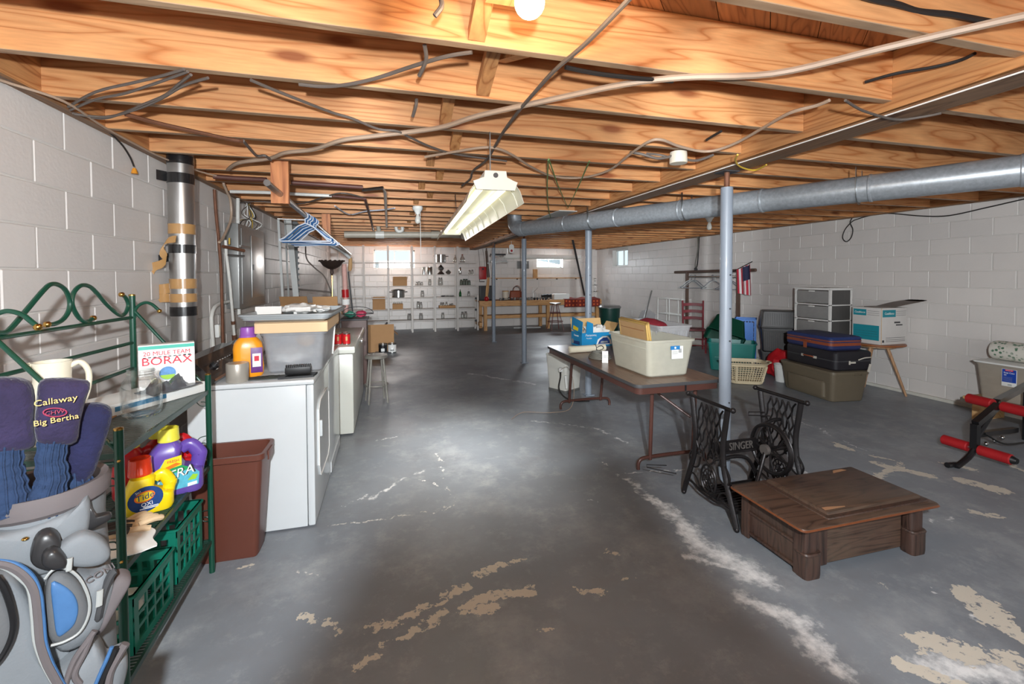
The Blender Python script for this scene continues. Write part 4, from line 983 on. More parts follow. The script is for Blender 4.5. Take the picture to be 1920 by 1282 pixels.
pl(lb, 'yellow_field', [(-.055, .118), (.03, .126), (.03, .18), (-.03, .17)], -.0515, 'yellow_print')
pl(lb, 'green_band', [(-.058, .10), (.075, .112), (.03, .135), (-.045, .12)], -.0525, 'green_print')
pl(lb, 'orange_band', [(-.04, .13), (.01, .15), (.028, .142), (-.02, .122)], -.0528, 'orange_print')
pl(lb, 'leaf', [(.05, .06), (.07, .085), (.09, .08), (.08, .06)], -.0525, 'lime_print')
text(lb, 'XTRA', .058, TR(.005, -.054, .096, 0, -.22) @ FACE_mY, 'ink_black', shear=.3, sx=1.0, ext=.0005); text(lb, 'XTRA', .055, TR(.004, -.0552, .097, 0, -.22) @ FACE_mY, 'white', shear=.3, sx=.98)
text(lb, 'FRESH', .016, TR(.0, -.0535, .158, 0, -.1) @ FACE_mY, 'red_print')
pl(lb, 'barcode', [(.05, .032), (.085, .038), (.085, .052), (.05, .047)], -.0535, 'white')
jug('detergent_bottle', 'red detergent bottle with yellow cap behind the Tide', (-1.11, 2.375, MZ), facing(-1.1, 2.36), .17, .10, .225, 'jug_red', 'cap_yellow', .042, .05, 1)
jug('detergent_bottle', 'red detergent bottle half hidden behind the purple one', (-1.04, 2.50, MZ), facing(-1.03, 2.5)+.1, .20, .10, .225, 'jug_red', 'cap_yellow', .04, .04, 1, -.03)
mat('glove_tan', (214, 186, 150), .85, noise=.08, bump=.4)
T = thing('work_glove', 'tan cotton work glove lying in front of the Tide bottle', 'glove', (-1.0, 2.02, MZ), 1.0)
part(T, 'palm', lumpy((0, 0, .02), .06, (1.1, .75, .3), 4, .25), 'glove_tan')
for i in range(4): part(T, 'finger', MB().tube(spline([(.04, -.035+.022*i, .02), (.085, -.045+.028*i, .022), (.12, -.05+.032*i, .012)], 3), [.012]*6+[.009], 8), 'glove_tan')
part(T, 'thumb', MB().tube(spline([(.0, -.04, .02), (.03, -.07, .018), (.05, -.085, .012)], 3), .011, 8), 'glove_tan')
solo('paper_sheet', 'crumpled white paper under the gloves on the middle shelf', 'paper', cloth_sheet(.26, .24, .02, 8.1), 'paper', (-1.0, 1.93, MZ), .5)
T = thing('work_glove', 'dark worn glove lying behind the tan one, near golf bag', 'glove', (-1.09, 1.98, MZ+.005), .2)
mat('glove_dark', (60, 54, 52), .8, noise=.2); part(T, 'palm', lumpy((0, 0, .03), .055, (1.2, .7, .35), 7, .3), 'glove_dark')
for i in range(3): part(T, 'finger', MB().tube(spline([(.04, -.03+.025*i, .03), (.09, -.03+.03*i, .035), (.13, -.02+.03*i, .02)], 3), .012, 8), 'glove_dark')

# --- green crates on the bottom shelf ---
mat('crate_green', (18, 112, 92), .35, noise=.05, coat=.2)
def crate(name, label, loc, rz, w, d, h, m_, nx=5, ny=4, nz=3, t=.007, group=None):
    T = thing(name, label, 'crate', loc, rz, group)
    def panel(L_, n, M_):
        b_ = MB(); b_.M = M_; rim = .03
        b_.box((0, 0, rim/2), (L_, t, rim)); b_.box((0, 0, h-rim*.7), (L_, t, rim*1.4)); b_.box((-L_/2+rim*.5, 0, h/2), (rim, t*.98, h)); b_.box((L_/2-rim*.5, 0, h/2), (rim, t*.98, h))
        for i in range(1, n): b_.box((-L_/2+rim+(L_-2*rim)*i/n, 0, h/2), (.012, t*.9, h))
        for k in range(1, nz): b_.box((0, 0, rim+(h-2.4*rim)*k/nz), (L_, t*.85, .013))
        return b_
    for M_, L_, n in ((TR(0, -d/2, 0), w, nx), (TR(0, d/2, 0), w, nx), (TR(-w/2, 0, 0, 0, 0, PI/2), d, ny), (TR(w/2, 0, 0, 0, 0, PI/2), d, ny)): part(T, 'side_panel', panel(L_, n, M_), m_)
    part(T, 'bottom', MB().box((0, 0, .004), (w, d, .006)), m_)
    r = MB(); S = [(rrect(w+.012, d+.012, .015), h-.012), (rrect(w+.026, d+.026, .02), h-.008), (rrect(w+.026, d+.026, .02), h), (rrect(w-.008, d-.008, .01), h), (rrect(w-.008, d-.008, .01), h-.012)]
    r.loft(S, caps=(False, False)); part(T, 'rim', r, m_); return T
crate('plastic_crate', 'green plastic crate nearer the camera on the lowest rack shelf', (-1.045, 2.05, .174), 0, .27, .30, .22, 'crate_green')
crate('plastic_crate', 'green plastic crate at the far end of the lowest rack shelf', (-1.055, 2.43, .174), 0, .25, .27, .25, 'crate_green')
solo('cloth_bundle', 'pale crumpled cloth inside the nearer green crate', 'cloth', lumpy((-1.05, 2.05, .25), .10, (1, 1.1, .6), 2.2), 'paper')

# brown wastebasket
T = thing('wastebasket', 'tall brown rectangular plastic wastebasket beside the dryer', 'bin', (-.86, 2.80, 0))
mat('brown_plastic', (102, 58, 46), .4, noise=.05, bump=.05)
w_, d_ = .30, .165
part(T, 'body', MB().loft([(rrect(.27, .15, .02), 0), (rrect(.285, .165, .03), .012), (rrect(.355, .235, .03), .545), (rrect(.37, .25, .034), .55), (rrect(.385, .265, .036), .555), (rrect(.385, .265, .036), .585), (rrect(.35, .232, .03), .585), (rrect(.275, .155, .025), .02)]), 'brown_plastic')
for sx in (-1, 1): part(T, 'grip', MB().box((sx*.196, 0, .55), (.008, .10, .05), .003), 'brown_plastic')

# ================= golf bag =================
BC = Vector((-.775, 1.27, 0)); VD = Vector((-BC.x, -BC.y, 0)).normalized(); VX = Vector((-VD.y, VD.x, 0))   # towards the room, sideways
def vp(px, py, dep):
    """point where the bag's flat side, dep metres out from its axis, is seen in the photograph"""
    d_ = at(px, py, z=EYE-1) - Vector((0, 0, EYE)) if py > 560 else at(px, py, z=EYE+1)-Vector((0, 0, EYE))
    p0 = BC+VD*dep; t = (p0.dot(VD))/(d_.dot(VD)); return Vector((0, 0, EYE))+d_*t
mat('nylon_grey', (116, 120, 124), .75, noise=.08, bump=.15, bscale=200); mat('nylon_mid', (92, 93, 95), .7, noise=.08, bump=.15, bscale=200); mat('nylon_taupe', (98, 91, 92), .8, noise=.06, bump=.2)
mat('nylon_blue', (66, 106, 152), .5, noise=.15, scale=22); mat('piping_white', (158, 160, 158), .5); mat('fleece', (46, 38, 68), .95, noise=.34, scale=18, bump=1, bscale=110, sheen=.15)
mat('fleece_blue', (28, 29, 62), .95, noise=.34, scale=18, bump=1, bscale=110, sheen=.15); mat('knit', (36, 54, 84), .95, noise=.15, scale=60, bump=.9, bscale=90); mat('rubber', (44, 43, 44), .35, noise=.1)
G = wthing('golf_bag', 'grey nylon golf bag with blue trim in the lower left corner', 'golf bag', BC)
def ell(rx, ry, z, cx=0, cy=0, n=28): return [(BC+VX*(cx+rx*math.cos(2*PI*k/n))-VD*(cy)+VD*(ry*math.sin(2*PI*k/n))+Vector((0, 0, z))) for k in range(n)]
def vloft(rings, caps=(True, True)):
    n = len(rings[0]); V = [p for r in rings for p in r]; F = []
    for i in range(len(rings)-1):
        for k in range(n): F.append((i*n+k, i*n+(k+1) % n, (i+1)*n+(k+1) % n, (i+1)*n+k))
    if caps[0]: F.append(tuple(range(n))[::-1])
    if caps[1]: F.append(tuple((len(rings)-1)*n+k for k in range(n)))
    return MB().add(V, F)
part(G, 'body', vloft([ell(.11, .11, .0), ell(.12, .12, .03), ell(.125, .122, .3), ell(.118, .115, .7), ell(.105, .105, .98), ell(.108, .108, 1.04), ell(.096, .096, 1.04), ell(.096, .096, .8)]), 'nylon_grey')
part(G, 'top_cuff', vloft([ell(.107, .107, 1.03), ell(.116, .116, 1.04), ell(.118, .118, 1.065), ell(.112, .112, 1.078), ell(.098, .098, 1.075), ell(.096, .096, 1.04)], (False, False)), 'nylon_taupe')
def cushion(name, pts, dep, th, m_, k=3, label=None, prof=None):
    P_ = spline([vp(x, y, dep) for x, y in pts], k, True); b_ = MB(); pillow(b_, P_, VD, th) if not prof else pillow(b_, P_, VD, th, prof)
    return part(G, name, b_, m_, label, 50)
cushion('side_panel', [(-60,1000),(0,993),(50,982),(100,964),(140,945),(164,925),(170,960),(160,1010),(140,1050),(60,1075),(0,1085),(-60,1090)], .085, .035, 'nylon_grey')
cushion('hood_flap', [(102,1044),(108,1022),(130,1003),(158,992),(185,1000),(203,1018),(206,1036),(192,1050),(165,1056),(130,1054)], .135, .03, 'nylon_grey')
cushion('side_pocket', [(82,1100),(96,1066),(140,1058),(175,1062),(196,1050),(208,1062),(212,1085),(196,1140),(182,1170),(150,1196),(110,1206),(88,1170)], .10, .055, 'nylon_grey')
cushion('round_pocket', [(84,1115),(92,1078),(118,1068),(146,1084),(164,1118),(166,1150),(150,1182),(120,1200),(95,1196),(86,1160)], .145, .022, 'nylon_mid')
cushion('blue_window', [(96,1092),(120,1097),(140,1115),(147,1140),(140,1168),(122,1186),(107,1190),(100,1150)], .165, .007, 'nylon_blue', label='shiny blue half-round inset')
part(G, 'piping', MB().tube(spline([vp(x, y, .168) for x, y in ((84,1085),(100,1068),(125,1066),(150,1085),(166,1120),(166,1152),(150,1184),(122,1202),(95,1210))], 4), .0028, 6), 'piping_white')
cushion('side_wing', [(176,1175),(188,1120),(205,1082),(222,1066),(240,1068),(243,1078),(228,1105),(205,1145),(188,1172)], .10, .045, 'nylon_taupe')
part(G, 'wing_opening', MB().tube(spline([vp(x, y, .15) for x, y in ((182,1165),(190,1125),(200,1095),(210,1075),(218,1068))], 4), [.004]+[.009]*15+[.004], 8), 'dark_grey')
part(G, 'zip_pull', MB().tube([vp(188, 1106, .165), vp(186, 1136, .168)], .006, 8, flat=.5), 'piping_white'); part(G, 'zip_pull', MB().tube([vp(131, 1046, .175), vp(129, 1070, .178)], .005, 8, flat=.5), 'piping_white')
cushion('lower_pocket', [(20,1300),(100,1240),(150,1200),(172,1178),(190,1196),(200,1215),(214,1210),(232,1204),(237,1225),(228,1265),(215,1310)], .10, .07, 'nylon_grey')
for pts, m_, r in (([(150,1282),(140,1262),(160,1220),(172,1190)], 'nylon_taupe', .006), ([(120,1290),(138,1240),(165,1200),(178,1182)], 'nylon_taupe', .006), ([(172,1300),(188,1262),(200,1236),(210,1212)], 'nylon_blue', .004), ([(200,1300),(205,1262),(222,1228),(236,1206)], 'nylon_taupe', .009), ([(184,1300),(198,1262),(210,1235),(218,1214)], 'black', .008)):
    part(G, 'pocket_piping', MB().tube(spline([vp(x, y, .172) for x, y in pts], 5), r, 8), m_)
cushion('left_pocket', [(-60,1060),(0,1062),(30,1072),(58,1110),(72,1160),(78,1210),(100,1255),(112,1300),(-60,1320)], .125, .05, 'nylon_grey')
for off, m_, r in ((0, 'nylon_blue', .0045), (-9, 'nylon_taupe', .008), (-19, 'piping_white', .004)):
    part(G, 'strap_edge', MB().tube(spline([vp(x+off, y+(off*.3 if y > 1100 else -off*.4), .178) for x, y in ((-30,1052),(0,1052),(30,1058),(58,1078),(74,1112),(80,1160),(84,1205),(95,1240),(108,1266),(125,1295))], 4), r, 8), m_)
cushion('strap_pad', [(-60,1085),(-10,1080),(8,1105),(22,1140),(27,1175),(18,1205),(0,1235),(-30,1260),(-60,1270)], .18, .02, 'nylon_mid')
part(G, 'strap_edge', MB().tube(spline([vp(x, y, .198) for x, y in ((-12,1078),(6,1100),(20,1138),(25,1172),(18,1203),(2,1232),(-14,1250))], 4), .005, 8), 'black')
cushion('rubber_foot', [(57,1046),(60,1018),(72,996),(94,988),(110,998),(116,1022),(118,1034),(126,1044),(122,1056),(104,1062),(76,1060)], .13, .03, 'rubber')
cushion('foot_heel', [(78,1050),(82,1030),(100,1020),(118,1030),(127,1046),(118,1058),(96,1060)], .155, .03, 'rubber')
part(G, 'rivet', MB().ball(vp(47, 1010, .125), .006, 10, (1, 1, .6)), 'brass')
text_o = wtext(G, 'CONI', .02, frame_at(vp(188, 1075, .158), VX+Vector((0, 0, .35)), Vector((0, 0, 1))), 'nylon_taupe')
cushion('dark_tab', [(158,960),(166,944),(172,950),(180,962),(205,958),(208,968),(190,980),(168,990),(160,985)], .085, .02, 'rubber')
# head covers on club shafts standing in the bag
def headcover(label, name, pts, sock, dep, m_, th):
    c = wthing(name, label, 'head cover', (BC.x, BC.y, 1.0), None)
    P_ = spline([vp(x, y, dep-th*.5) for x, y in pts], 3, True)
    b_ = MB(); prof = ((.55, -.5), (.82, -.35), (.96, -.1), (1, .25), (.98, .6), (.88, .88), (.62, 1.02), (.25, 1.08)); pillow(b_, P_, VD, th, prof)
    from mathutils import noise as N
    part(c, 'fleece_head', b_, m_, None, 80)
    S_ = spline([vp(x, y, dep) for x, y, _ in sock], 5); n = len(S_)
    rr = [sock[min(len(sock)-1, int(i/5))][2]*(1-(i % 5)/5)+sock[min(len(sock)-1, int(i/5)+1)][2]*((i % 5)/5) for i in range(n)]
    rr = [r*(1+.07*math.sin(i*1.9)) for i, r in enumerate(rr)]
    part(c, 'knit_sock', MB().tube(S_, rr, 18, flat=.7), 'knit', None, 80)
    rb = MB()
    for k in range(7):
        a = -1.2+2.4*k/6; rb.tube([p+VX*r*math.sin(a)*1.0+VD*r*.72*math.cos(a) for p, r in zip(S_, rr)], .0022, 5)
    o = part(c, 'knit_rib', rb, 'knit', None, 80); o['kind'] = 'stuff'
    part(c, 'club_shaft', MB().cyl(S_[-1]+Vector((0, 0, .02)), BC+Vector((S_[-1]-BC).to_2d().to_3d())*.6+Vector((0, 0, .5)), .006, n=8), 'steel')
    return c
hc_ = headcover('purple Callaway Big Bertha head cover, centre of the three', 'head_cover', [(75,712),(110,706),(148,708),(168,716),(160,745),(150,785),(142,824),(105,830),(72,828),(64,800),(68,750)], [(102,820,.026), (95,860,.024), (98,895,.027), (88,930,.03), (92,965,.03)], .085, 'fleece', .05)
headcover('purple head cover at the left picture edge', 'head_cover', [(-45,720),(-20,706),(20,704),(55,712),(66,740),(64,790),(66,830),(20,842),(-30,840),(-48,780)], [(10,830,.03), (8,870,.028), (12,900,.03), (14,935,.036), (18,962,.034)], .08, 'fleece', .055)
headcover('dark blue head cover tilted right, lowest of the three', 'head_cover', [(148,758),(180,752),(205,760),(208,780),(198,815),(186,850),(172,885),(150,905),(125,900),(112,870),(125,820),(140,780)], [(138,880,.03), (140,910,.032), (128,935,.034), (120,955,.03)], .04, 'fleece_blue', .05)
nrm_y = Vector((0, 0, 1)); mat('gold_thread', (206, 178, 110), .6)
wtext(hc_, 'Callaway', .0185, frame_at(vp(105, 751, .124), VX+Vector((0, 0, .02)), nrm_y), 'gold_thread', ext=.001)
wtext(hc_, 'Big Bertha', .0165, frame_at(vp(106, 787, .126), VX+Vector((0, 0, .03)), nrm_y), 'gold_thread', ext=.001)
mat('red_thread', (150, 50, 78), .6); part(hc_, 'oval_badge', MB().tube([vp(103+22*math.cos(a), 773+8*math.sin(a), .124) for a in np.linspace(0, 2*PI, 26)[:-1]], .0014, 6, closed=True), 'red_thread')
wtext(hc_, 'CHW', .012, frame_at(vp(103, 773, .125), VX, nrm_y), 'red_thread', ext=.001)
# ================= dryer, washer, freezer and what stands on them =================
DX = -.455
T = wthing('clothes_dryer', 'white dryer nearest the camera with black control console', 'dryer', (-.80, 3.30, 0))
part(T, 'cabinet', MB().b2((-1.13, 2.955, .01), (DX-.045, 3.635, .885), .004), 'white_gloss')
part(T, 'front_panel', MB().b2((DX-.042, 2.955, .01), (DX, 3.635, .885), .01), 'white_gloss')
part(T, 'top', MB().b2((-1.15, 2.95, .888), (DX+.004, 3.64, .918), .012), 'white_gloss')
dpl = lambda y0, y1, z0, z1, c: [(y0, z0), (y0, z1-c), (y0+c, z1), (y1-c, z1), (y1, z1-c), (y1, z0+c), (y1-c, z0), (y0+c, z0)]
Mx = lambda x: Matrix(((0, 0, 1, x), (1, 0, 0, 0), (0, 1, 0, 0), (0, 0, 0, 1)))
dp = [(3.06, .34), (3.06, .70), (3.13, .745), (3.46, .745), (3.53, .70), (3.53, .30), (3.46, .255), (3.12, .255)]
part(T, 'door', MB().prism(dp, 0, .012, Mx(DX)), 'white_gloss')
part(T, 'door_seam', MB().tube([(DX+.012, y, z) for y, z in dp], .004, 6, closed=True), 'paper')
part(T, 'door_handle', MB().b2((DX+.008, 3.075, .52), (DX+.03, 3.10, .625), .006), 'white_gloss')
mat('console_black', (36, 32, 32), .25, noise=.1, coat=.4); mat('console_trim', (120, 78, 48), .4)
cp = [(-1.16, .918), (-1.0, .918), (-.985, .94), (-1.10, 1.065), (-1.16, 1.075)]
My = lambda y: Matrix(((1, 0, 0, 0), (0, 0, 1, y), (0, 1, 0, 0), (0, 0, 0, 1)))
part(T, 'console', MB().prism(cp, 0, .68, My(2.96)), 'console_black')
sl = Vector((-1.10+.985, 0, 1.065-.94)).normalized(); nn = Vector((sl.z, 0, -sl.x))
def on(u, y, h=.0): return Vector((-.985, y, .94))+sl*(.17*u)+nn*h
for y, r in ((3.12, .024), (3.5, .02)):
    k = part(T, 'dial', MB().tube([on(.5, y, .0), on(.5, y, .018)], [r, r*.9], 20), 'black'); part(k, 'dial_grip', MB().bar(on(.5, y-r*.8, .024), on(.5, y+r*.8, .024), .006, .014, nn), 'dark_grey')
for i in range(6):
    y = 3.20+.045*i; part(T, 'print_mark', MB().bar(on(.6, y, .001), on(.6, y+.02, .001), .004, .001, nn), 'paper')
part(T, 'trim_strip', MB().bar(on(.03, 2.965, .002), on(.03, 3.635, .002), .014, .002, nn), 'console_trim')
for y in (3.1, 3.3, 3.4): part(T, 'print_mark', MB().bar(on(.35, y, .001), on(.35, y+.03, .001), .003, .001, nn), 'paper')

T = wthing('washing_machine', 'white washer right behind the dryer with a closed lid', 'washing machine', (-.80, 4.01, 0))
part(T, 'cabinet', MB().b2((-1.13, 3.665, .01), (DX, 4.35, .885), .012), 'white_gloss')
part(T, 'top', MB().b2((-1.15, 3.66, .888), (DX+.004, 4.355, .918), .012), 'white_gloss')
part(T, 'lid', MB().b2((-.98, 3.74, .918), (-.50, 4.27, .932), .006), 'white_gloss')
part(T, 'console', MB().prism([(-1.16, .918), (-1.03, .918), (-1.10, 1.05), (-1.16, 1.06)], 0, .68, My(3.665)), 'console_black')
part(T, 'kick_plate', MB().b2((DX, 3.70, .02), (DX+.006, 4.32, .10)), 'white_gloss')

T = wthing('chest_freezer', 'white chest freezer standing past the washer', 'freezer', (-.7, 5.35, 0))
mat('freezer_white', (206, 206, 196), .3, noise=.02, coat=.2)
part(T, 'cabinet', MB().b2((-1.1, 4.56, .02), (-.345, 6.2, .80), .02), 'freezer_white')
part(T, 'lid', MB().b2((-1.12, 4.54, .805), (-.325, 6.22, .875), .02), 'freezer_white')
part(T, 'hinge', MB().b2((-1.13, 4.9, .78), (-1.1, 5.0, .86), .004), 'steel')
part(T, 'handle', MB().b2((-.325, 5.3, .80), (-.30, 5.46, .83), .006), 'chrome')
DZ = .919
# storage tote on dryer
plastic_clear('tote_clear', (214, 218, 224), .42)
plastic_clear('tote_clear2', (206, 210, 218), .66)
T = thing('storage_tote', 'clear storage tote standing on the dryer under a tan lid', 'tote', (-.605, 3.46, DZ), 0)
part(T, 'body', MB().loft(tote_secs(.33, .54, .27, .375, .60, .04)), 'tote_clear')
solo('folded_cloth', 'white and pink folded cloth inside the clear tote on the dryer', 'cloth', lumpy((-.66, 3.42, DZ+.09), .13, (1.0, 1.7, .5), 1.7, .25), 'paper')
solo('folded_cloth', 'tan bundle at the right inside the clear tote on the dryer', 'cloth', lumpy((-.55, 3.3, DZ+.20), .06, (1, 1.2, .8), 5, .2), 'cardboard_tan')
T = thing('tote_lid', 'tan shallow box lid capping the clear tote', 'lid', (-.605, 3.46, DZ+.273), 0)
mat('peach_card', (226, 190, 148), .6, noise=.02); part(T, 'top', MB().box((0, 0, .065), (.42, .68, .006)), 'peach_card')
for sx in (-1, 1):
    part(T, 'skirt', MB().box((sx*.21, 0, .032), (.006, .68, .066)), 'peach_card'); part(T, 'skirt', MB().box((0, sx*.337, .032), (.416, .006, .066)), 'peach_card')
T = thing('grey_tray', 'grey ridged plastic tray lid lying on the tan lid', 'tray', (-.62, 3.45, DZ+.345), math.radians(-2))
mat('tray_grey', (146, 150, 152), .4, noise=.04)
S = [(rrect(.44, .70, .03), 0), (rrect(.50, .76, .04), .014), (rrect(.50, .76, .04), .024), (rrect(.52, .78, .045), .026), (rrect(.52, .78, .045), .036), (rrect(.545, .80, .05), .038), (rrect(.545, .80, .05), .05), (rrect(.50, .76, .045), .05), (rrect(.48, .74, .04), .02)]
part(T, 'shell', MB().loft(S), 'tray_grey')
solo('paper_sheet', 'white glossy folder leaning in the grey tray at its left', 'paper', MB().box((0, 0, .03), (.16, .003, .055)), 'paper', (-.80, 3.38, DZ+.37), facing(-.8, 3.3), rot=(-.35, 0, .1))
solo('plastic_bag', 'white crumpled plastic bag lying in the grey tray', 'bag', lumpy((-.62, 3.5, DZ+.40), .075, (1.5, 1.3, .45), 9, .5), 'paper')
solo('plastic_bag', 'smaller white bag at the right of the tray', 'bag', lumpy((-.50, 3.6, DZ+.39), .05, (1.3, 1.2, .45), 12, .5), 'paper')
# bottle, tape roll, small flat things
T = thing('detergent_bottle', 'orange detergent bottle with purple cap on the dryer', 'bottle', (-.868, 3.165, DZ), facing(-.9, 3.27)); T.scale = (1.3, 1.1, 1.05)
mat('orange_jug', (240, 156, 30), .3, noise=.03, coat=.3); mat('cap_purple', (146, 84, 170), .35); mat('purple_print', (104, 50, 130), .4, noise=.3, scale=50)
S = [(rrect(.115, .075, .03), 0), (rrect(.13, .085, .035), .012), (rrect(.135, .088, .035), .06), (rrect(.125, .085, .035), .12), (rrect(.128, .085, .035), .17), (rrect(.118, .08, .036), .20), (rrect(.085, .065, .03), .228), (rrect(.056, .056, .027), .24)]
part(T, 'body', MB().loft(S), 'orange_jug'); part(T, 'cap', MB().lathe([(.036, .236), (.036, .246), (.033, .25), (.031, .295), (.026, .298)], 22), 'cap_purple')
lb = part(T, 'label', MB().box((.035, -.0445, .10), (.05, .002, .15), .0008), 'purple_print', 'purple label'); part(lb, 'label_field', MB().box((.035, -.0465, .10), (.036, .0015, .08)), 'white'); part(lb, 'label_field', MB().box((.035, -.0475, .11), (.02, .001, .03)), 'red_print')
part(T, 'bear_print', MB().ball((-.025, -.038, .12), .022, 12, (1, .35, 1.4)), 'cardboard_tan') if 0 else None
T = thing('tape_roll', 'silver grey roll of duct tape standing on the dryer', 'tape roll', (-.888, 3.02, DZ))
mat('tape_silver', (172, 166, 156), .35, metal=.3, noise=.03); part(T, 'tape', MB().lathe([(.038, 0), (.058, .0), (.06, .004), (.06, .108), (.058, .112), (.038, .112)], 32), 'tape_silver')
mat('leaf_dark', (58, 62, 56), .6, noise=.2); solo('work_glove', 'thin dark flattened glove lying between tape roll and tote', 'glove', cloth_sheet(.22, .09, .012, 6), 'leaf_dark', (-.74, 3.06, DZ), .1)
T = thing('dustpan_brush', 'black brush with flat black pan on the dryer corner', 'brush', (-.56, 3.06, DZ), .1)
part(T, 'pan', MB().prism([(-.11, -.05), (.09, -.05), (.11, .05), (-.06, .05)], 0, .012), 'black')
part(T, 'head', MB().box((.0, .01, .04), (.15, .05, .045), .01), 'black'); br = MB()
for i in range(14): br.box((-.068+.0105*i, .01, .067), (.006, .045, .012))
o = part(T, 'bristle', br, 'dark_grey'); o['kind'] = 'stuff'
solo('sponge_stick', 'white narrow rod leaning against the clear tote', 'rod', MB().tube([(-.43, 3.70, .95), (-.415, 3.72, 1.18)], .007, 8), 'white')
# red cans on freezer
for i, (x, y) in enumerate(((-.495, 4.70), (-.415, 4.69), (-.44, 4.79))):
    T = thing('food_can', ['left red food can on the chest freezer', 'right red food can on the chest freezer', 'red food can behind the other two on the freezer'][i], 'can', (x, y, .876), facing(x, y), 'red cans on the freezer')
    mat('can_red', (196, 28, 34), .35, noise=.3, scale=30); part(T, 'can', MB().lathe([(.033, 0), (.035, .002), (.035, .108), (.033, .11)], 22), 'chrome'); part(T, 'wrapper', MB().lathe([(.0355, .008), (.0355, .102)], 22, caps=(False, False)), 'can_red')
    part(T, 'wrapper_print', MB().box((0, -.0352, .06), (.018, .003, .04), .001), 'cardboard_tan')
# stool by freezer
T = thing('metal_stool', 'worn grey metal stool in front of the chest freezer', 'stool', (-.165, 5.72, 0), .2)
mat('worn_grey', (138, 134, 126), .45, metal=.4, noise=.2)
part(T, 'seat', MB().lathe([(.12, .545), (.135, .55), (.138, .57), (.13, .585), (.04, .588)], 28), 'worn_grey')
for i in range(4):
    a = PI/4+i*PI/2; part(T, 'leg', MB().tube([(.10*math.cos(a), .10*math.sin(a), .55), (.16*math.cos(a), .16*math.sin(a), .005)], .012, 8), 'worn_grey')
part(T, 'ring', MB().tube([(.138*math.cos(a), .138*math.sin(a), .22) for a in np.linspace(0, 2*PI, 24)[:-1]], .007, 8, closed=True), 'worn_grey')

# shelf / boxes behind the freezer along the wall, brown bin, basket
T = thing('storage_table', 'low dark table behind the freezer holding cardboard boxes', 'table', (-1.1, 7.0, 0))
part(T, 'top', MB().box((0, 0, .88), (.8, 1.3, .03)), 'panel_grey')
for sx in (-1, 1):
    for sy in (-1, 1): part(T, 'leg', MB().box((sx*.36, sy*.6, .4325), (.04, .04, .865)), 'panel_grey')
def carton(name, label, c, s, rz=0, m_='cardboard', flaps=True, group=None, inner=True, cat='box', flap_ang=None):
    """open carton with walls, folded-out flaps and tape"""
    w, d, h = s; T = thing(name, label, cat, c, rz, group); t = .005
    for M_, L_ in ((TR(0, -d/2, 0), w), (TR(0, d/2, 0), w), (TR(-w/2, 0, 0, 0, 0, PI/2), d), (TR(w/2, 0, 0, 0, 0, PI/2), d)):
        b_ = MB(); b_.M = M_; b_.box((0, 0, h/2), (L_, t, h)); part(T, 'side', b_, m_)
    part(T, 'bottom', MB().box((0, 0, .003), (w, d, .005)), m_)
    if flaps:
        fa = flap_ang or (.5, .6, .9, .7)
        for (M_, L_, D_), a in zip(((TR(0, -d/2, h), w, min(d, w)*.45), (TR(0, d/2, h, 0, 0, PI), w, min(d, w)*.45), (TR(-w/2, 0, h, 0, 0, -PI/2), d, min(d, w)*.45), (TR(w/2, 0, h, 0, 0, PI/2), d, min(d, w)*.45)), fa):
            b_ = MB(); b_.M = M_ @ euler(a); b_.box((0, -D_/2, 0), (L_*.98, D_, .004)); part(T, 'flap', b_, m_)
    return T
carton('cardboard_box', 'long open cardboard box on the table behind the freezer, left', (-1.22, 6.75, .895), (.34, .5, .27), 0, flap_ang=(-.9, .8, 1.2, 1.3))
carton('cardboard_box', 'open cardboard box on the table behind the freezer, right', (-.86, 6.8, .895), (.32, .42, .25), .05, flap_ang=(-1.1, .8, 1.3, 1.2))
solo('cord_coil', 'dark coiled cord with a loop on the wall table', 'cord', MB().tube(spline([(-.88+.07*math.cos(a), 6.45+.03*math.sin(a), .905+.04*abs(math.sin(a*2))+.008*a) for a in np.linspace(0, 9, 22)], 3), .007, 7), 'black')
T = thing('dark_box', 'dark brown square box at the freezer end', 'box', (-.42, 6.9, 0)); mat('darkbrown', (86, 62, 56), .5)
part(T, 'carcass', MB().b2((-.24, -.2, 0), (.1, .2, .92), .01), 'darkbrown'); part(T, 'top', MB().b2((-.25, -.22, .92), (.12, .22, .945), .005), 'dark_grey')
T = thing('gift_basket', 'small pile of red and green wrapping in a wire basket', 'basket', (-.45, 6.85, .946))
mat('wrap_green', (60, 130, 110), .5, noise=.2); mat('wrap_pink', (186, 60, 88), .5, noise=.2)
part(T, 'wrap', lumpy((-.1, 0, .05), .06, (1.2, 1, .8), 3, .3), 'wrap_green'); part(T, 'wrap', lumpy((.05, 0, .055), .06, (1.2, 1, .8), 8, .3), 'wrap_pink')
part(T, 'basket_rim', MB().tube([(.22*math.cos(a), .15*math.sin(a), .06) for a in np.linspace(0, 2*PI, 24)[:-1]], .006, 6, closed=True), 'dark_grey'); part(T, 'handle', MB().tube([(.22*math.cos(a), 0, .06+.1*math.sin(a)) for a in np.linspace(0, PI, 14)], .005, 6), 'dark_grey')
T = thing('gift_box', 'red and white wrapped package leaning beside the floor lamp', 'package', (-.66, 7.85, .0), .3)
part(T, 'paper_roll', MB().tube([(0, 0, .05), (-.06, 0, 1.75)], .04, 12), mat('roll_pink', (206, 160, 150), .6, noise=.15)); part(T, 'band', MB().tube([(-.041, 0, 1.2), (-.046, 0, 1.33)], .055, 12), 'red'); part(T, 'band', MB().tube([(-.036, 0, 1.08), (-.04, 0, 1.17)], .062, 12), 'paper')
solo('broom_stick', 'dark thin stick leaning right of the wrapped package', 'stick', MB().tube([(-.47, 7.4, .0), (-.62, 7.45, 1.62)], .01, 8), 'dark_grey')
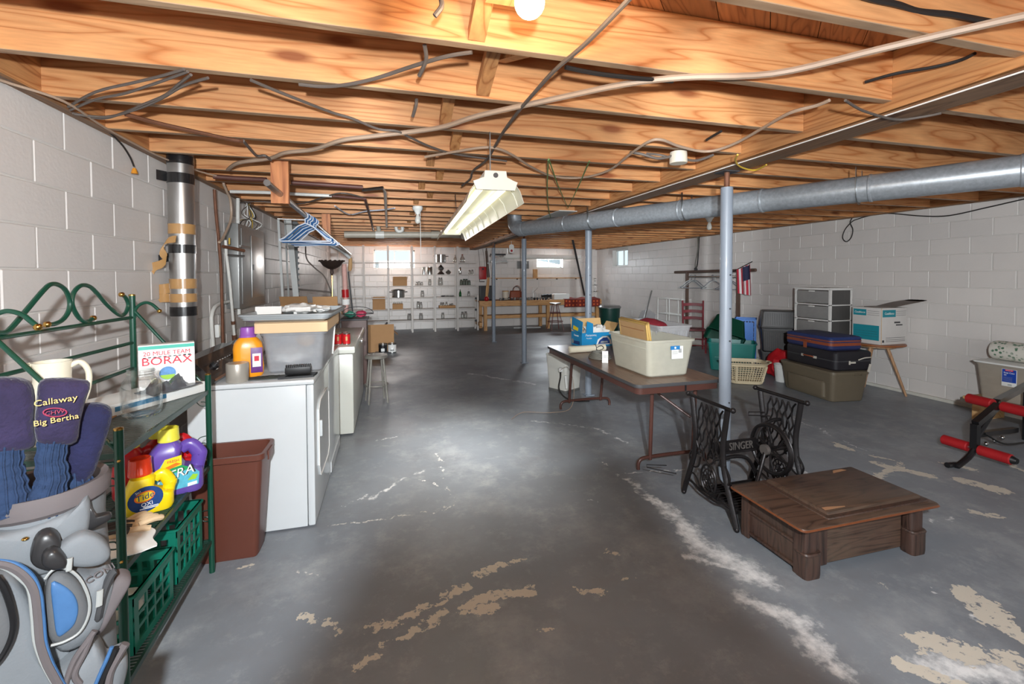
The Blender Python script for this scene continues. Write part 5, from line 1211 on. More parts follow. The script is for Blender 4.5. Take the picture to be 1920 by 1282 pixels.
# cartons and cans on the floor at the back left
T = carton('cardboard_box', 'tall plain cardboard box on the floor at the back left', (-.24, 9.75, 0), (.56, .35, .42), 0, flap_ang=(1.45, .6, .9, .7))
T = thing('cardboard_sheet', 'flat cardboard panel with a notched corner propped before the floor box', 'cardboard', (-.22, 9.5, 0))
part(T, 'sheet', MB().prism([(-.30, 0), (-.07, 0), (-.07, .16), (.30, .16), (.30, .56), (-.30, .56)], 0, .012, FACE_mY), 'cardboard')
for i, (x, lb_, m_) in enumerate(((-.21, 'paint can with a black label before the cardboard panel', 'black'), (-.03, 'white paint can right of the black labelled one', 'paper'))):
    T = thing('paint_can', lb_, 'can', (x+.07, 9.36, 0)); part(T, 'can', MB().lathe([(.08, 0), (.083, .004), (.083, .18), (.086, .184), (.086, .192), (.07, .192), (.07, .186), (.01, .186)], 24), 'steel'); part(T, 'wrapper', MB().lathe([(.0837, .02), (.0837, .165)], 24, caps=(False, False)), m_)
    part(T, 'wrapper_print', MB().box((0, -.083, .07), (.07, .004, .06), .001), 'white' if i == 0 else 'panel_grey'); part(T, 'bail', MB().tube([(.086*math.cos(a), -.03*math.sin(a)-.01, .15-.06*math.sin(a)) for a in np.linspace(0, PI, 12)], .002, 5), 'steel')
solo('hand_tool', 'dark caulking tool lying on top of the floor box', 'tool', MB().tube(spline([(-.40, 9.7, .445), (-.25, 9.7, .445), (-.12, 9.7, .50), (-.05, 9.7, .58)], 3), .02, 8), 'dark_grey')
T = thing('debris_box', 'orange and brown oddments beside the floor box', 'clutter', (-.62, 9.6, 0)); part(T, 'bundle', lumpy((0, 0, .12), .1, (.9, .8, 1.2), 2, .4), 'rust'); part(T, 'rag', lumpy((0, -.06, .3), .07, (1, .8, .9), 6, .4), 'orange')
# ================= folding table and its load =================
T = wthing('folding_table', 'long brown folding table with wood top and tubular legs', 'table', (2.13, 3.9, 0))
wood('table_top', (128, 100, 82), (98, 74, 60), 'Y', grain=1.4, rough=.3, knots=False, var=.02); mat('brown_enamel', (78, 48, 41), .35, noise=.05, coat=.2)
tx0, tx1, ty0, ty1 = 1.745, 2.50, 2.905, 4.86
part(T, 'top', MB().prism(rrect(tx1-tx0, ty1-ty0, .05, 5, (tx0+tx1)/2, (ty0+ty1)/2), .722, .740), 'table_top')
part(T, 'edge_band', MB().loft([(rrect(tx1-tx0+.006, ty1-ty0+.006, .053, 5, (tx0+tx1)/2, (ty0+ty1)/2), .716), (rrect(tx1-tx0+.008, ty1-ty0+.008, .054, 5, (tx0+tx1)/2, (ty0+ty1)/2), .728), (rrect(tx1-tx0+.002, ty1-ty0+.002, .051, 5, (tx0+tx1)/2, (ty0+ty1)/2), .7405)], caps=(False, False)), 'dark_grey')
def skirt(w, d, r, z0, z1): return MB().loft([(rrect(w, d, r, 5, (tx0+tx1)/2, (ty0+ty1)/2), z0), (rrect(w, d, r, 5, (tx0+tx1)/2, (ty0+ty1)/2), z1), (rrect(w-.008, d-.008, r, 5, (tx0+tx1)/2, (ty0+ty1)/2), z1), (rrect(w-.008, d-.008, r, 5, (tx0+tx1)/2, (ty0+ty1)/2), z0)], caps=(False, False))
part(T, 'apron', skirt(tx1-tx0-.03, ty1-ty0-.03, .045, .665, .721), 'brown_enamel')
part(T, 'latch', MB().box((2.17, ty0+.012, .69), (.012, .006, .045)), 'black')
for k, (yt, yb) in enumerate(((3.10, 3.13), (4.70, 4.80))):
    for sx, x in ((-1, 2.0), (1, 2.40)): part(T, 'leg', MB().tube([(x, yt, .70), (x+.0, yb, .075)], .0155, 12), 'brown_enamel')
    ft = spline([(1.895, yb, .006), (1.895, yb, .05), (1.92, yb, .085), (1.99, yb, .095), (2.19, yb, .098), (2.41, yb, .095), (2.49, yb, .085), (2.515, yb, .05), (2.515, yb, .006)], 4)
    part(T, 'foot', MB().tube(ft, .0145, 12), 'brown_enamel')
    s_ = 1 if k == 0 else -1
    part(T, 'brace', MB().tube([(2.2, yt+s_*.55, .69), (2.2, yt+s_*.3, .60), (2.2, yt+s_*.05, .40)] if 0 else [(2.03, yt+s_*.42, .70), (2.38, yb, .38)] if k == 0 else [(2.30, yt-.42, .70), (2.02, yb-.02, .52)], .010, 10), 'brown_enamel')
    part(T, 'brace_hinge', MB().box((2.06, yt+s_*.38, .685), (.05, .09, .03), .004), 'brown_enamel')
TT = .741
# front tote
plastic_clear('tote_front', (222, 220, 206), .70)
plastic_clear('tote_back', (206, 206, 208), .60)
a0 = math.atan2(3.12-3.05, 2.337-1.99)
T = thing('storage_tote', 'cloudy white storage tote holding picture frames on table front', 'tote', (2.135, 3.36, TT), .02)
part(T, 'body', MB().loft(tote_secs(.37, .54, .30, .43, .62, .04)), 'tote_front')
part(T, 'ridge', MB().loft([(rrect(.413, .594, .041), .222), (rrect(.421, .602, .043), .226), (rrect(.421, .602, .043), .236), (rrect(.419, .60, .042), .24)], caps=(False, False)), 'tote_front')
st = part(T, 'sticker', MB().box((.04, -.322, .20), (.105, .0015, .10)), 'white', 'white price sticker with a blue head'); mat('sticker_blue', (40, 120, 180), .5)
part(st, 'sticker_head', MB().box((.02, -.3235, .238), (.085, .0015, .03)), 'sticker_blue'); bc = MB()
for i in range(7): bc.box((.065, -.3235, .20+.0045*i), (.028, .0008, .0022))
for i in range(4): bc.box((.018, -.3235, .19+.007*i), (.05, .0006, .0014))
o = part(st, 'small_print', bc, 'dark_grey'); o['kind'] = 'stuff'
disc(st, 'logo', .02, .238, .009, .009, -.3245, 'white')
mat('frame_gold', (196, 160, 92), .35, metal=.3, noise=.08)
def frame(label, c, w, h, rot, bw, m_, back):
    T = thing('picture_frame', label, 'picture frame', c, 0, None); T.rotation_euler = rot
    for sx in (-1, 1): part(T, 'rail', MB().box((sx*(w/2-bw/2), 0, h/2), (bw, .018, h), .003), m_)
    for z in (bw/2, h-bw/2): part(T, 'rail', MB().box((0, 0, z), (w, .018, bw), .003), m_)
    part(T, 'backing', MB().box((0, .006, h/2), (w-bw, .003, h-bw)), back); return T
mat('backing', (176, 140, 98), .8); mat('frame_brown', (150, 88, 48), .4)
frame('gold rimmed picture frame foremost in the cloudy tote', (2.02, 3.36, TT+.03), .50, .40, (-.12, .0, 1.50), .016, 'frame_gold', 'backing')
frame('second gold rimmed frame leaning behind the foremost one', (2.055, 3.37, TT+.03), .50, .41, (-.15, .0, 1.50), .016, 'frame_gold', 'cardboard')
frame('brown framed panel at the right inside the cloudy tote', (2.13, 3.36, TT+.03), .42, .37, (-.42, .0, 1.5), .025, 'frame_brown', 'frame_brown')
solo('glass_sheet', 'flat grey glass panes stacked low in the cloudy tote', 'glass', MB().box((0, 0, .0), (.26, .34, .12), .004), 'tray_grey', (2.17, 3.33, TT+.08))
# rear tote(s)
T = thing('storage_tote', 'larger ribbed clear tote standing behind the cloudy one', 'tote', (2.505, 3.86, TT), .0)
part(T, 'body', MB().loft(tote_secs(.26, .60, .35, .34, .70, .04)), 'tote_back')
for i in range(9):
    x = -.11+.0275*i; part(T, 'rib', MB().tube([(x*.93, -.305, .03), (x*1.05, -.345, .30)], .0075, 6, flat=.8), 'tote_back')
for i in range(9):
    y = -.27+.066*i; part(T, 'rib', MB().tube([(-.133, y*.95, .03), (-.166, y*1.08, .30)], .006, 6), 'tote_back')
T = thing('storage_tote', 'tall clear tote at the table edge, right of the cloudy one', 'tote', (2.62, 3.55, TT), .05)
T.location = (2.44, 3.38, TT) if 0 else (2.60, 3.86, TT)
bpy.data.objects.remove(T)
solo('red_cloth', 'dark red folded cloth showing above the ribbed clear tote', 'cloth', lumpy((2.50, 3.9, TT+.31), .12, (.9, 1.7, .6), 2.9, .15), mat('cloth_red', (128, 32, 44), .8, noise=.1, bump=.3))
# blue printed carton
T = thing('appliance_box', 'open blue Panasonic carton with a plastic bag inside', 'box', (2.27, 4.76, TT), .06)
mat('box_blue', (30, 136, 190), .5, noise=.08); mat('box_dark', (30, 60, 120), .5); mat('box_tan', (214, 176, 122), .8)
w, d, h = .40, .26, .16
for M_, L_, m_ in ((TR(0, -d/2, 0), w, 'box_blue'), (TR(0, d/2, 0), w, 'box_tan'), (TR(-w/2, 0, 0, 0, 0, PI/2), d, 'box_blue'), (TR(w/2, 0, 0, 0, 0, PI/2), d, 'box_blue')):
    b_ = MB(); b_.M = M_; b_.box((0, 0, h/2), (L_, .005, h)); part(T, 'side', b_, m_)
part(T, 'bottom', MB().box((0, 0, .003), (w, d, .005)), 'box_tan')
b_ = MB(); b_.M = TR(-w/2, 0, h-.002, 0, -.15, PI/2); b_.box((0, 0, .075), (d, .005, .15)); part(T, 'flap', b_, 'box_blue', 'raised printed flap')
b_ = MB(); b_.M = TR(0, d/2, h, -.25); b_.box((0, 0, .07), (w, .005, .14)); part(T, 'flap', b_, 'box_tan', 'raised plain flap')
b_ = MB(); b_.M = TR(w/2, 0, h, 0, .6); b_.box((0, 0, .06), (.005, d, .12)); part(T, 'flap', b_, 'box_tan', 'plain flap folded out')
b_ = MB(); b_.M = TR(-w/2+.09, -d/2, h-.01, .1, .1); b_.prism([(-.04, 0), (.05, 0), (.03, .12), (-.05, .14)], 0, .004, FACE_mY); part(T, 'flap', b_, 'box_blue', 'torn narrow blue flap')
text(T, 'Panasonic', .036, TR(-.085, -d/2-.0035, .132) @ FACE_mY, 'white'); text(T, 'Portable', .02, TR(-.11, -d/2-.0035, .098) @ FACE_mY, 'white'); 
p_ = part(T, 'printed_picture', MB().prism([(-.02, .02), (.0, .08), (.06, .115), (.13, .115), (.17, .07), (.18, .02)], 0, .001, TR(0, -d/2-.003, 0) @ FACE_mY), 'white'); part(p_, 'picture_detail', MB().prism([(.0, .03), (.02, .07), (.07, .10), (.12, .10), (.15, .06), (.155, .03)], 0, .001, TR(0, -d/2-.0045, 0) @ FACE_mY), 'box_dark'); part(p_, 'picture_detail', MB().prism([(.03, .04), (.04, .06), (.12, .06), (.13, .04)], 0, .001, TR(0, -d/2-.006, 0) @ FACE_mY), 'tray_grey')
Ms = Matrix(((0, 0, -1, -w/2-.0035), (-1, 0, 0, 0), (0, 1, 0, 0), (0, 0, 0, 1)))
part(T, 'printed_picture', MB().prism([(-.10, .02), (.08, .02), (.08, .06), (-.10, .055)], 0, .001, Ms), 'box_dark'); text(T, 'Panasonic', .03, Ms @ TR(0, .12, 0), 'white'); part(T, 'printed_picture', MB().prism([(-.08, .185), (.04, .175), (.05, .21), (-.07, .23)], 0, .002, Ms), 'yellow_print')
part(T, 'printed_picture', MB().prism(circ(.028, 20, -.09, .045), 0, .0015, Ms), 'tray_grey')
solo('plastic_bag', 'crumpled white plastic bag bulging out of the blue carton', 'bag', lumpy((2.30, 4.75, TT+.15), .11, (1.35, .85, .75), 4.4, .45, f=3), 'paper')
# white roll, coil, tag
T = thing('paper_roll', 'thick cream roll tied near its right end on table', 'roll', (2.0, 4.33, TT+.036), .08)
part(T, 'roll', MB().tube([(-.20, 0, 0), (-.197, 0, 0), (.22, 0, 0)], [.030, .036, .036], 22), 'cream'); part(T, 'inner_roll', MB().tube([(-.204, 0, 0), (-.2, 0, 0)], .02, 16), 'beige')
part(T, 'tie', MB().tube([(.1, .0378*math.cos(a), .0378*math.sin(a)) for a in np.linspace(0, 2*PI, 20)[:-1]], .004, 6, closed=True), 'dark_grey'); part(T, 'tie_loop', MB().tube(spline([(.1, -.036, .01), (.15, -.05, .03), (.18, -.045, .0), (.13, -.04, -.02), (.1, -.036, -.01)], 4), .004, 6), 'dark_grey')
T = thing('wire_coil', 'coiled grey cable lying between roll and cloudy tote', 'coil', (1.98, 3.98, TT))
mat('coil_grey', (120, 118, 110), .5, noise=.1)
for k in range(5): part(T, 'turn', MB().tube([((.10-.007*k)*math.cos(a), (.13-.008*k)*math.sin(a), .008+.011*k) for a in np.linspace(0, 2*PI, 32)[:-1]], .0065, 7, closed=True), 'coil_grey')
T = thing('paper_tag', 'white punched hanging tag against the cloudy tote corner', 'tag', (1.915, 3.74, TT), facing(1.9, 3.7)); part(T, 'card', MB().box((0, 0, .055), (.055, .003, .11)), 'white')
for i in range(4): part(T, 'punched_slot', MB().box((-.018+.012*i, -.002, .06), (.004, .001, .03)), 'tray_grey')
# white bin under the table with cord
T = thing('waste_bin', 'white square tapered bin under the table with hanging cord', 'bin', (2.27, 5.62, 0), .5)
part(T, 'body', MB().loft(tote_secs(.30, .30, .50, .36, .36, .03, rim=.006)), mat('bin_white', (220, 218, 210), .45, noise=.03))
part(T, 'bumper', MB().loft([(rrect(.31, .31, .03), .0), (rrect(.32, .32, .03), .03), (rrect(.30, .30, .03), .04)], caps=(False, False)), 'panel_grey')
T = thing('extension_cord', 'dark cord with white plug looped beside the white bin', 'cord', (2.05, 5.2, 0))
part(T, 'cord', MB().tube(spline([(.02, .05, .34), (.0, .0, .28), (-.04, -.05, .15), (.02, -.1, .05), (.14, -.16, .012), (.3, -.2, .01)], 5), .009, 8), 'cable_black'); part(T, 'plug', MB().box((.02, .05, .36), (.05, .04, .05), .01), 'white')
part(T, 'cord', MB().tube(spline([(.0, .02, .36), (.06, -.1, .42), (.05, -.3, .25), (-.05, -.45, .03), (-.3, -.5, .008), (-.6, -.4, .008), (-.8, -.6, .008)], 6), .0028, 6), 'cable_tan', 'pale thin cord')
part(T, 'socket_end', MB().tube([(.06, -.02, .30), (.07, -.03, .14)], .016, 10), 'white')

# ================= cast iron treadle frame =================
mat('cast_iron', (44, 41, 42), .38, metal=.55, noise=.2, bump=.2, bscale=80)
T = wthing('treadle_frame', 'black cast iron Singer sewing machine base with flywheel', 'sewing machine base', (2.28, 2.44, 0))
def fx(x0, s, z, lean=0): return Vector((x0+lean*(.7-z), 2.20+.5*s, z))     # s 0 front .. 1 back
def side(x0):
    F_ = lambda s, z: fx(x0, s, z)
    for mir in (0, 1):
        q = (lambda s: 1-s) if mir else (lambda s: s)
        leg = spline([F_(q(.17), .715), F_(q(.20), .62), F_(q(.24), .48), F_(q(.22), .34), F_(q(.13), .20), F_(q(.04), .08), F_(q(.0), .02)], 5)
        part(T, 'leg', MB().tube(leg, .0115, 8, flat=1.5), 'cast_iron'); part(T, 'caster_foot', MB().ball(F_(q(.0), .016), .0165, 10), 'cast_iron')
    part(T, 'top_bar', MB().tube([F_(.08, .725), F_(.92, .725)], .012, 8), 'cast_iron')
    for s in (.08, .92): part(T, 'finial', MB().ball(F_(s, .728), .018, 10), 'cast_iron')
    # lattice of crossing wavy bars
    for k in range(5):
        for dr in (1, -1):
            pts = []
            for i in range(13):
                z = .70-.36*i/12; wd = .22+.07*abs(z-.46)/.24*1.0; hw = .30-.07*math.sin(PI*min(1, (z-.28)/.5)); u = ((k/5)+dr*i/12*.55) % 2
                u = u if u <= 1 else 2-u; s = .5+(u-.5)*2*hw*.95+.012*math.sin(i*1.9+k); pts.append(F_(s, z))
            part(T, 'lattice_bar', MB().tube(spline(pts, 2), .0058, 6), 'cast_iron')
    # medallion
    cz, cr = .215, .082
    for r, th in ((cr, .0075), (cr*.68, .005), (cr*.36, .005)): part(T, 'medallion_ring', MB().tube([F_(.5+r*.85*math.cos(a)/.5, cz+r*1.15*math.sin(a)) for a in np.linspace(0, 2*PI, 28)[:-1]], th, 6, closed=True), 'cast_iron')
    for i in range(10):
        a = 2*PI*i/10; part(T, 'medallion_spoke', MB().tube([F_(.5+.0*math.cos(a), cz), F_(.5+cr*.85*math.cos(a+.25)/.5, cz+cr*1.15*math.sin(a+.25))], .0045, 5), 'cast_iron')
    for mir in (0, 1):
        q = (lambda s: 1-s) if mir else (lambda s: s)
        part(T, 'scroll', MB().tube(spline([F_(q(.20), .36), F_(q(.12), .30), F_(q(.18), .24), F_(q(.30), .26), F_(q(.34), .33)], 4), .0065, 6), 'cast_iron')
        part(T, 'scroll', MB().tube(spline([F_(q(.03), .05), F_(q(.10), .12), F_(q(.22), .12), F_(q(.34), .10), F_(q(.5), .095)], 4), .008, 6), 'cast_iron')
        part(T, 'scroll', MB().tube(spline([F_(q(.10), .14), F_(q(.18), .19), F_(q(.28), .17), F_(q(.33), .12)], 4), .0055, 6), 'cast_iron')
        part(T, 'scroll', MB().tube(spline([F_(q(.24), .40), F_(q(.36), .37), F_(q(.44), .33), F_(q(.5), .31)], 4), .006, 6), 'cast_iron')
side(2.0); side(2.57)
# name bar
part(T, 'name_bar', MB().b2((2.0, 2.44, .375), (2.39, 2.455, .455), .004), 'cast_iron')
for z in (.376, .454): part(T, 'name_bar_rim', MB().tube([(2.0, 2.44, z), (2.37, 2.44, z)], .006, 6), 'cast_iron')
mat('worn_iron', (120, 114, 110), .4, metal=.5); wtext(T, 'SINGER', .072, TR(2.245, 2.438, .415) @ FACE_mY, 'worn_iron', ext=.004, sx=.80)
for pts in ([(2.0, 2.445, .37), (2.08, 2.445, .34), (2.2, 2.445, .345), (2.3, 2.445, .32), (2.36, 2.445, .24), (2.42, 2.445, .12), (2.57, 2.445, .05)], [(2.37, 2.445, .45), (2.41, 2.445, .52), (2.50, 2.445, .56), (2.57, 2.445, .56)], [(2.36, 2.445, .42), (2.46, 2.445, .34), (2.57, 2.445, .30)]): part(T, 'cross_brace', MB().tube(spline(pts, 4), .0125, 8), 'cast_iron')
part(T, 'treadle_rod', MB().tube([(2.0, 2.44, .10), (2.57, 2.44, .10)], .009, 8), 'cast_iron')
# wheel
wc = Vector((2.405, 2.36, .405)); wr = .155
part(T, 'flywheel', MB().tube([wc+Vector((0, wr*math.cos(a), wr*math.sin(a))) for a in np.linspace(0, 2*PI, 44)[:-1]], .0125, 8, closed=True), 'cast_iron')
part(T, 'flywheel_groove', MB().tube([wc+Vector((.012, (wr+.008)*math.cos(a), (wr+.008)*math.sin(a))) for a in np.linspace(0, 2*PI, 44)[:-1]], .006, 6, closed=True), 'cast_iron')
for i in range(6):
    a = 2*PI*i/6+.3; part(T, 'spoke', MB().tube(spline([wc, wc+Vector((0, wr*.5*math.cos(a+.18), wr*.5*math.sin(a+.18))), wc+Vector((0, wr*math.cos(a), wr*math.sin(a)))], 4), .0075, 6), 'cast_iron')
part(T, 'hub', MB().cyl(wc-Vector((.05, 0, 0)), wc+Vector((.16, 0, 0)), .017, n=14), 'cast_iron'); part(T, 'crank', MB().cyl(wc-Vector((.055, 0, 0)), wc-Vector((.03, 0, 0)), .034, n=16), 'worn_iron')
part(T, 'pitman_rod', MB().tube([wc+Vector((-.04, .0, -.01)), (2.26, 2.33, .17), (2.245, 2.32, .15)], [.012, .012, .018], 10), 'cast_iron'); part(T, 'rod_socket', MB().ball((2.24, 2.32, .14), .02, 12), 'worn_iron')
tr = wthing('treadle_plate', 'black slatted treadle pedal low inside the iron frame', 'pedal', (2.2, 2.4, .1)); bpy.data.objects.remove(tr)
for i in range(12): part(T, 'treadle_slat', MB().b2((2.06, 2.27+.028*i, .085), (2.50, 2.279+.028*i, .097)), 'cast_iron')
for x in (2.05, 2.27, 2.50): part(T, 'treadle_frame_bar', MB().b2((x-.008, 2.25, .08), (x+.008, 2.60, .10)), 'cast_iron')
for pts in ([(1.94, 2.82, .16), (1.80, 2.86, .165), (1.79, 2.84, .155), (1.98, 2.76, .12)], [(2.50, 2.5, .60), (2.38, 2.52, .605), (2.36, 2.5, .59), (2.5, 2.46, .585)]): part(T, 'wire_guard', MB().tube(pts, .0035, 6), 'cast_iron')

# ================= old sewing cabinet top on the floor =================
T = wthing('sewing_cabinet', 'dark worn wooden sewing cabinet top standing on the floor', 'cabinet', (2.41, 1.97, 0))
wood('cab_wood', (88, 66, 54), (54, 40, 33), 'X', grain=1.6, rough=.42, knots=False, dirt=.5, var=.03); wood('cab_wood_z', (76, 55, 47), (46, 34, 30), 'Z', grain=1.6, rough=.4, knots=False, dirt=.2, var=.03)
mat('cab_edge', (120, 68, 40), .4, noise=.2, scale=20); mat('cab_raw', (176, 132, 98), .6, noise=.1)
def slab(w, d, z0, z1, r, cx=0, cy=0): return [(rrect(w-.03, d-.03, r, 4, cx, cy), z0), (rrect(w-.006, d-.006, r, 4, cx, cy), z0+.006), (rrect(w, d, r, 4, cx, cy), (z0+z1)/2), (rrect(w-.006, d-.006, r, 4, cx, cy), z1-.004), (rrect(w-.026, d-.026, r, 4, cx, cy), z1)]
CXc, CYc = 2.41, 1.945
part(T, 'top_board', MB().loft(slab(.95, .50, .278, .304, .03, CXc, CYc)), 'cab_wood')
part(T, 'top_edge', MB().loft([(rrect(.946, .496, .03, 4, CXc, CYc), .284), (rrect(.956, .506, .032, 4, CXc, CYc), .290), (rrect(.946, .496, .03, 4, CXc, CYc), .297)], caps=(False, False)), 'cab_edge', 'worn reddish edge')
part(T, 'lid_moulding', MB().loft([(rrect(.715, .44, .008, 2, 2.495, 1.955), .303), (rrect(.71, .435, .008, 2, 2.495, 1.955), .310), (rrect(.675, .40, .006, 2, 2.495, 1.955), .312)]), 'cab_wood_z')
part(T, 'lid_panel', MB().loft([(rrect(.665, .39, .006, 2, 2.495, 1.955), .312), (rrect(.66, .385, .006, 2, 2.495, 1.955), .326), (rrect(.635, .36, .006, 2, 2.495, 1.955), .330)]), 'cab_wood')
part(T, 'raw_patch', MB().prism([(2.165, 1.775), (2.30, 1.775), (2.305, 1.782), (2.20, 1.80), (2.17, 1.80)], .3302, .3308), 'cab_raw', 'bare splintered wood patch'); part(T, 'raw_patch', MB().prism([(2.62, 2.10), (2.74, 2.11), (2.72, 2.13), (2.65, 2.128)], .3302, .3308), 'cab_raw', 'bare splintered wood patch')
bx0, bx1, by0, by1 = 2.015, 2.80, 1.80, 2.18
part(T, 'front_board', MB().b2((bx0+.10, by0, .03), (bx1-.06, by0+.02, .28)), 'cab_wood'); part(T, 'back_board', MB().b2((bx0, by1-.02, .02), (bx1, by1, .28)), 'cab_wood')
part(T, 'side_board', MB().b2((bx0+.012, by0, .02), (bx0+.03, by1, .28)), 'cab_wood_z'); part(T, 'side_board', MB().b2((bx1-.02, by0, .02), (bx1, by1, .28)), 'cab_wood_z')
for y in (by0-.03, by1-.055): part(T, 'stile', MB().b2((bx0-.002, y, .004), (bx0+.016, y+.055, .28), .003), 'cab_wood_z')
for z in (.03, .155, .262): part(T, 'panel_rail', MB().b2((bx0, by0+.02, z), (bx0+.016, by1-.05, z+.014), .002), 'cab_wood_z')
for x in (bx0-.0, bx1-.10+.06):
    b_ = MB(); b_.loft([(rrect(.10, .075, .02, 3, x+.05, by0-.015), .0), (rrect(.105, .08, .022, 3, x+.05, by0-.015), .02), (rrect(.105, .08, .022, 3, x+.05, by0-.015), .125)]); part(T, 'corner_post', b_, 'cab_wood_z')
    b_ = MB(); b_.loft([(rrect(.088, .066, .02, 3, x+.05, by0-.010), .125), (rrect(.088, .066, .02, 3, x+.05, by0-.010), .28)]); pp = part(T, 'corner_post', b_, 'cab_wood_z')
    part(pp, 'post_bead', MB().loft([(rrect(.108, .083, .022, 3, x+.05, by0-.015), .120), (rrect(.112, .087, .024, 3, x+.05, by0-.015), .127), (rrect(.104, .079, .022, 3, x+.05, by0-.015), .134)]), 'cab_wood_z')
part(T, 'pilaster', MB().b2((bx0+.115, by0-.012, .03), (bx0+.185, by0, .28), .004), 'cab_wood_z')
# ================= against the right wall =================
# clothes rack
T = wthing('clothes_rack', 'brown metal garment rack by the right wall with two rods', 'clothes rack', (6.2, 7.6, 0))
mat('rack_brown', (98, 78, 68), .4, metal=.3)
for y in (6.84, 8.31):
    part(T, 'post', MB().b2((6.18, y-.03, .03), (6.22, y+.03, 1.60)), 'rack_brown'); part(T, 'foot', MB().b2((5.98, y-.025, 0), (6.42, y+.025, .03)), 'rack_brown')
part(T, 'top_bar', MB().tube([(6.2, 6.44, 1.635), (6.2, 8.74, 1.615)], .028, 12), 'rack_brown'); part(T, 'hanging_rod', MB().tube([(6.2, 6.84, 1.515), (6.2, 8.31, 1.51)], .018, 12), 'chrome')
mm = hanger_mb(.42, .17, .007).mesh('hanger')
ords = ['first', 'second', 'third', 'fourth', 'fifth', 'sixth', 'seventh', 'eighth']
for i, (y, c) in enumerate(((8.22, 0), (8.17, 1), (8.12, 0), (8.06, 1), (7.52, 1), (7.46, 0), (7.1, 1), (7.03, 1))):
    m2 = hm['hanger_grey'] if c and 'hanger_grey' in hm else None
    nm = 'hanger_grey' if c else 'pale_board'
    if nm not in hm: hm[nm] = hanger_mb(.42, .17, .007).mesh('hanger')
    o = link('clothes_hanger', hm[nm], nm); o.location = (6.2, y, 1.445); o.rotation_euler = (0, 0, -.62+.1*math.sin(i*5))
    tag(o, f'{"dark" if c else "pale"} hanger, {ords[i]} from the left on the garment rack', 'hanger', 'hangers on the garment rack')
# flag
T = wthing('american_flag', 'small striped American flag hanging at the rack right end', 'flag', (6.12, 6.62, 1.5))
mat('flag_red', (178, 40, 58), .7); mat('flag_white', (214, 206, 206), .7); mat('flag_blue', (44, 46, 74), .7)
fy0, fy1 = 6.47, 6.76
part(T, 'stick', MB().tube([(6.12, 6.92, 1.60), (6.12, 6.44, 1.78)], .008, 8), 'black')
for i in range(9):
    u0, u1 = i/9, (i+1)/9; canton = u0 < .42
    def fn(u, v, u0=u0, u1=u1, top=1.0, bot=0.0):
        uu = u0+(u1-u0)*u; y = fy0+(fy1-fy0)*uu; zt = 1.745-.10*uu; zb = 1.215-.03*(1-uu); z = zb+(zt-zb)*v; return (6.12+.018*math.sin(uu*11), y-.0+.03*(v-.5), z)
    part(T, 'stripe', MB().grid(fn, 2, 10, .002), 'flag_red' if i % 2 == 0 else 'flag_white')
part(T, 'canton', MB().grid(lambda u, v: (6.115-.004+.018*math.sin(u*.5*11)-.002, fy0+(fy1-fy0)*.5*u+.03*(v*.5), 1.48+.25*v-.05*u), 5, 6, .003), 'flag_blue')
T = thing('wire_bundle', 'dark bundle of wires hanging from the joists to the garment rack', 'cable', (6.3, 8.15, 0)); T.location = (0, 0, 0)
for k, dx in enumerate((-.02, .015)): part(T, 'strand', MB().tube(spline([(6.28+dx, 8.06, 2.36), (6.27+dx*.5, 8.05, 2.1), (6.24+dx*1.5, 8.06, 1.8), (6.22, 8.06, 1.66)], 5), .012, 8), 'cable_black' if k else 'coil_grey')
part(T, 'knot', lumpy((6.22, 8.06, 1.67), .035, (1, 1, 1.3), 2), 'dark_grey')
# red ladder-back chair
T = thing('ladderback_chair', 'dark red ladder-back wooden chair behind the clear tote', 'chair', (5.95, 7.75, 0), -.55)
mat('chair_red', (124, 40, 48), .45, noise=.08)
for sx in (-1, 1):
    part(T, 'back_post', MB().tube([(sx*.19, .19, .02), (sx*.19, .19, .45), (sx*.20, .25, 1.02)], .019, 10), 'chair_red'); part(T, 'leg', MB().tube([(sx*.20, -.19, .0), (sx*.20, -.19, .45)], .019, 10), 'chair_red')
for z in (.62, .76, .90): part(T, 'back_slat', MB().grid(lambda u, v, z=z: (-.19+.38*u, .21+.05*(z-.45)*1.6-.0+.03*math.sin(PI*u), z+.06*v+.012*math.sin(PI*u)), 8, 1, .012), 'chair_red')
part(T, 'seat', MB().box((0, 0, .455), (.42, .42, .03), .01), 'chair_red')
for z in (.15, .28): part(T, 'rung', MB().tube([(-.2, -.19, z), (.2, -.19, z)], .01, 8), 'chair_red')
# white wire shelf at wall
T = thing('wire_shelf', 'white wire shelf stand beside the red chair at the wall', 'shelf', (6.32, 8.95, 0))
for y in (-.45, 0, .45): part(T, 'upright', MB().tube([(-.12, y, 0), (-.12, y, 1.02)], .01, 8), 'white'); part(T, 'upright', MB().tube([(.12, y, 0), (.12, y, 1.02)], .01, 8), 'white')
for z in (.3, .65, 1.0):
    f = MB(); f.tube([(-.12, -.45, z), (-.12, .45, z), (.12, .45, z), (.12, -.45, z)], .008, 8, closed=True); s_ = part(T, 'shelf_frame', f, 'white')
    b_ = MB()
    for i in range(20): b_.bar((-.12, -.43+.045*i, z), (.12, -.43+.045*i, z), .005, .005)
    o = part(s_, 'wire', b_, 'white'); o['kind'] = 'stuff'
# leaning panel and pole
T = solo('plastic_board', 'pale plastic panel leaning against the right wall left of the pole', 'panel', MB().prism([(-.42, 0), (.42, 0), (.40, .62), (.05, .72), (-.25, .66)], 0, .012, FACE_mX), 'tote_back', (6.1, 10.0, .0), 0, None, (0, .3, 0))
solo('metal_pole', 'thin grey blue metal pole leaning on the right wall', 'pole', MB().tube([at(1197, 640, y=9.3), at(1222, 545, y=9.9)], .018, 10), 'panel_grey')
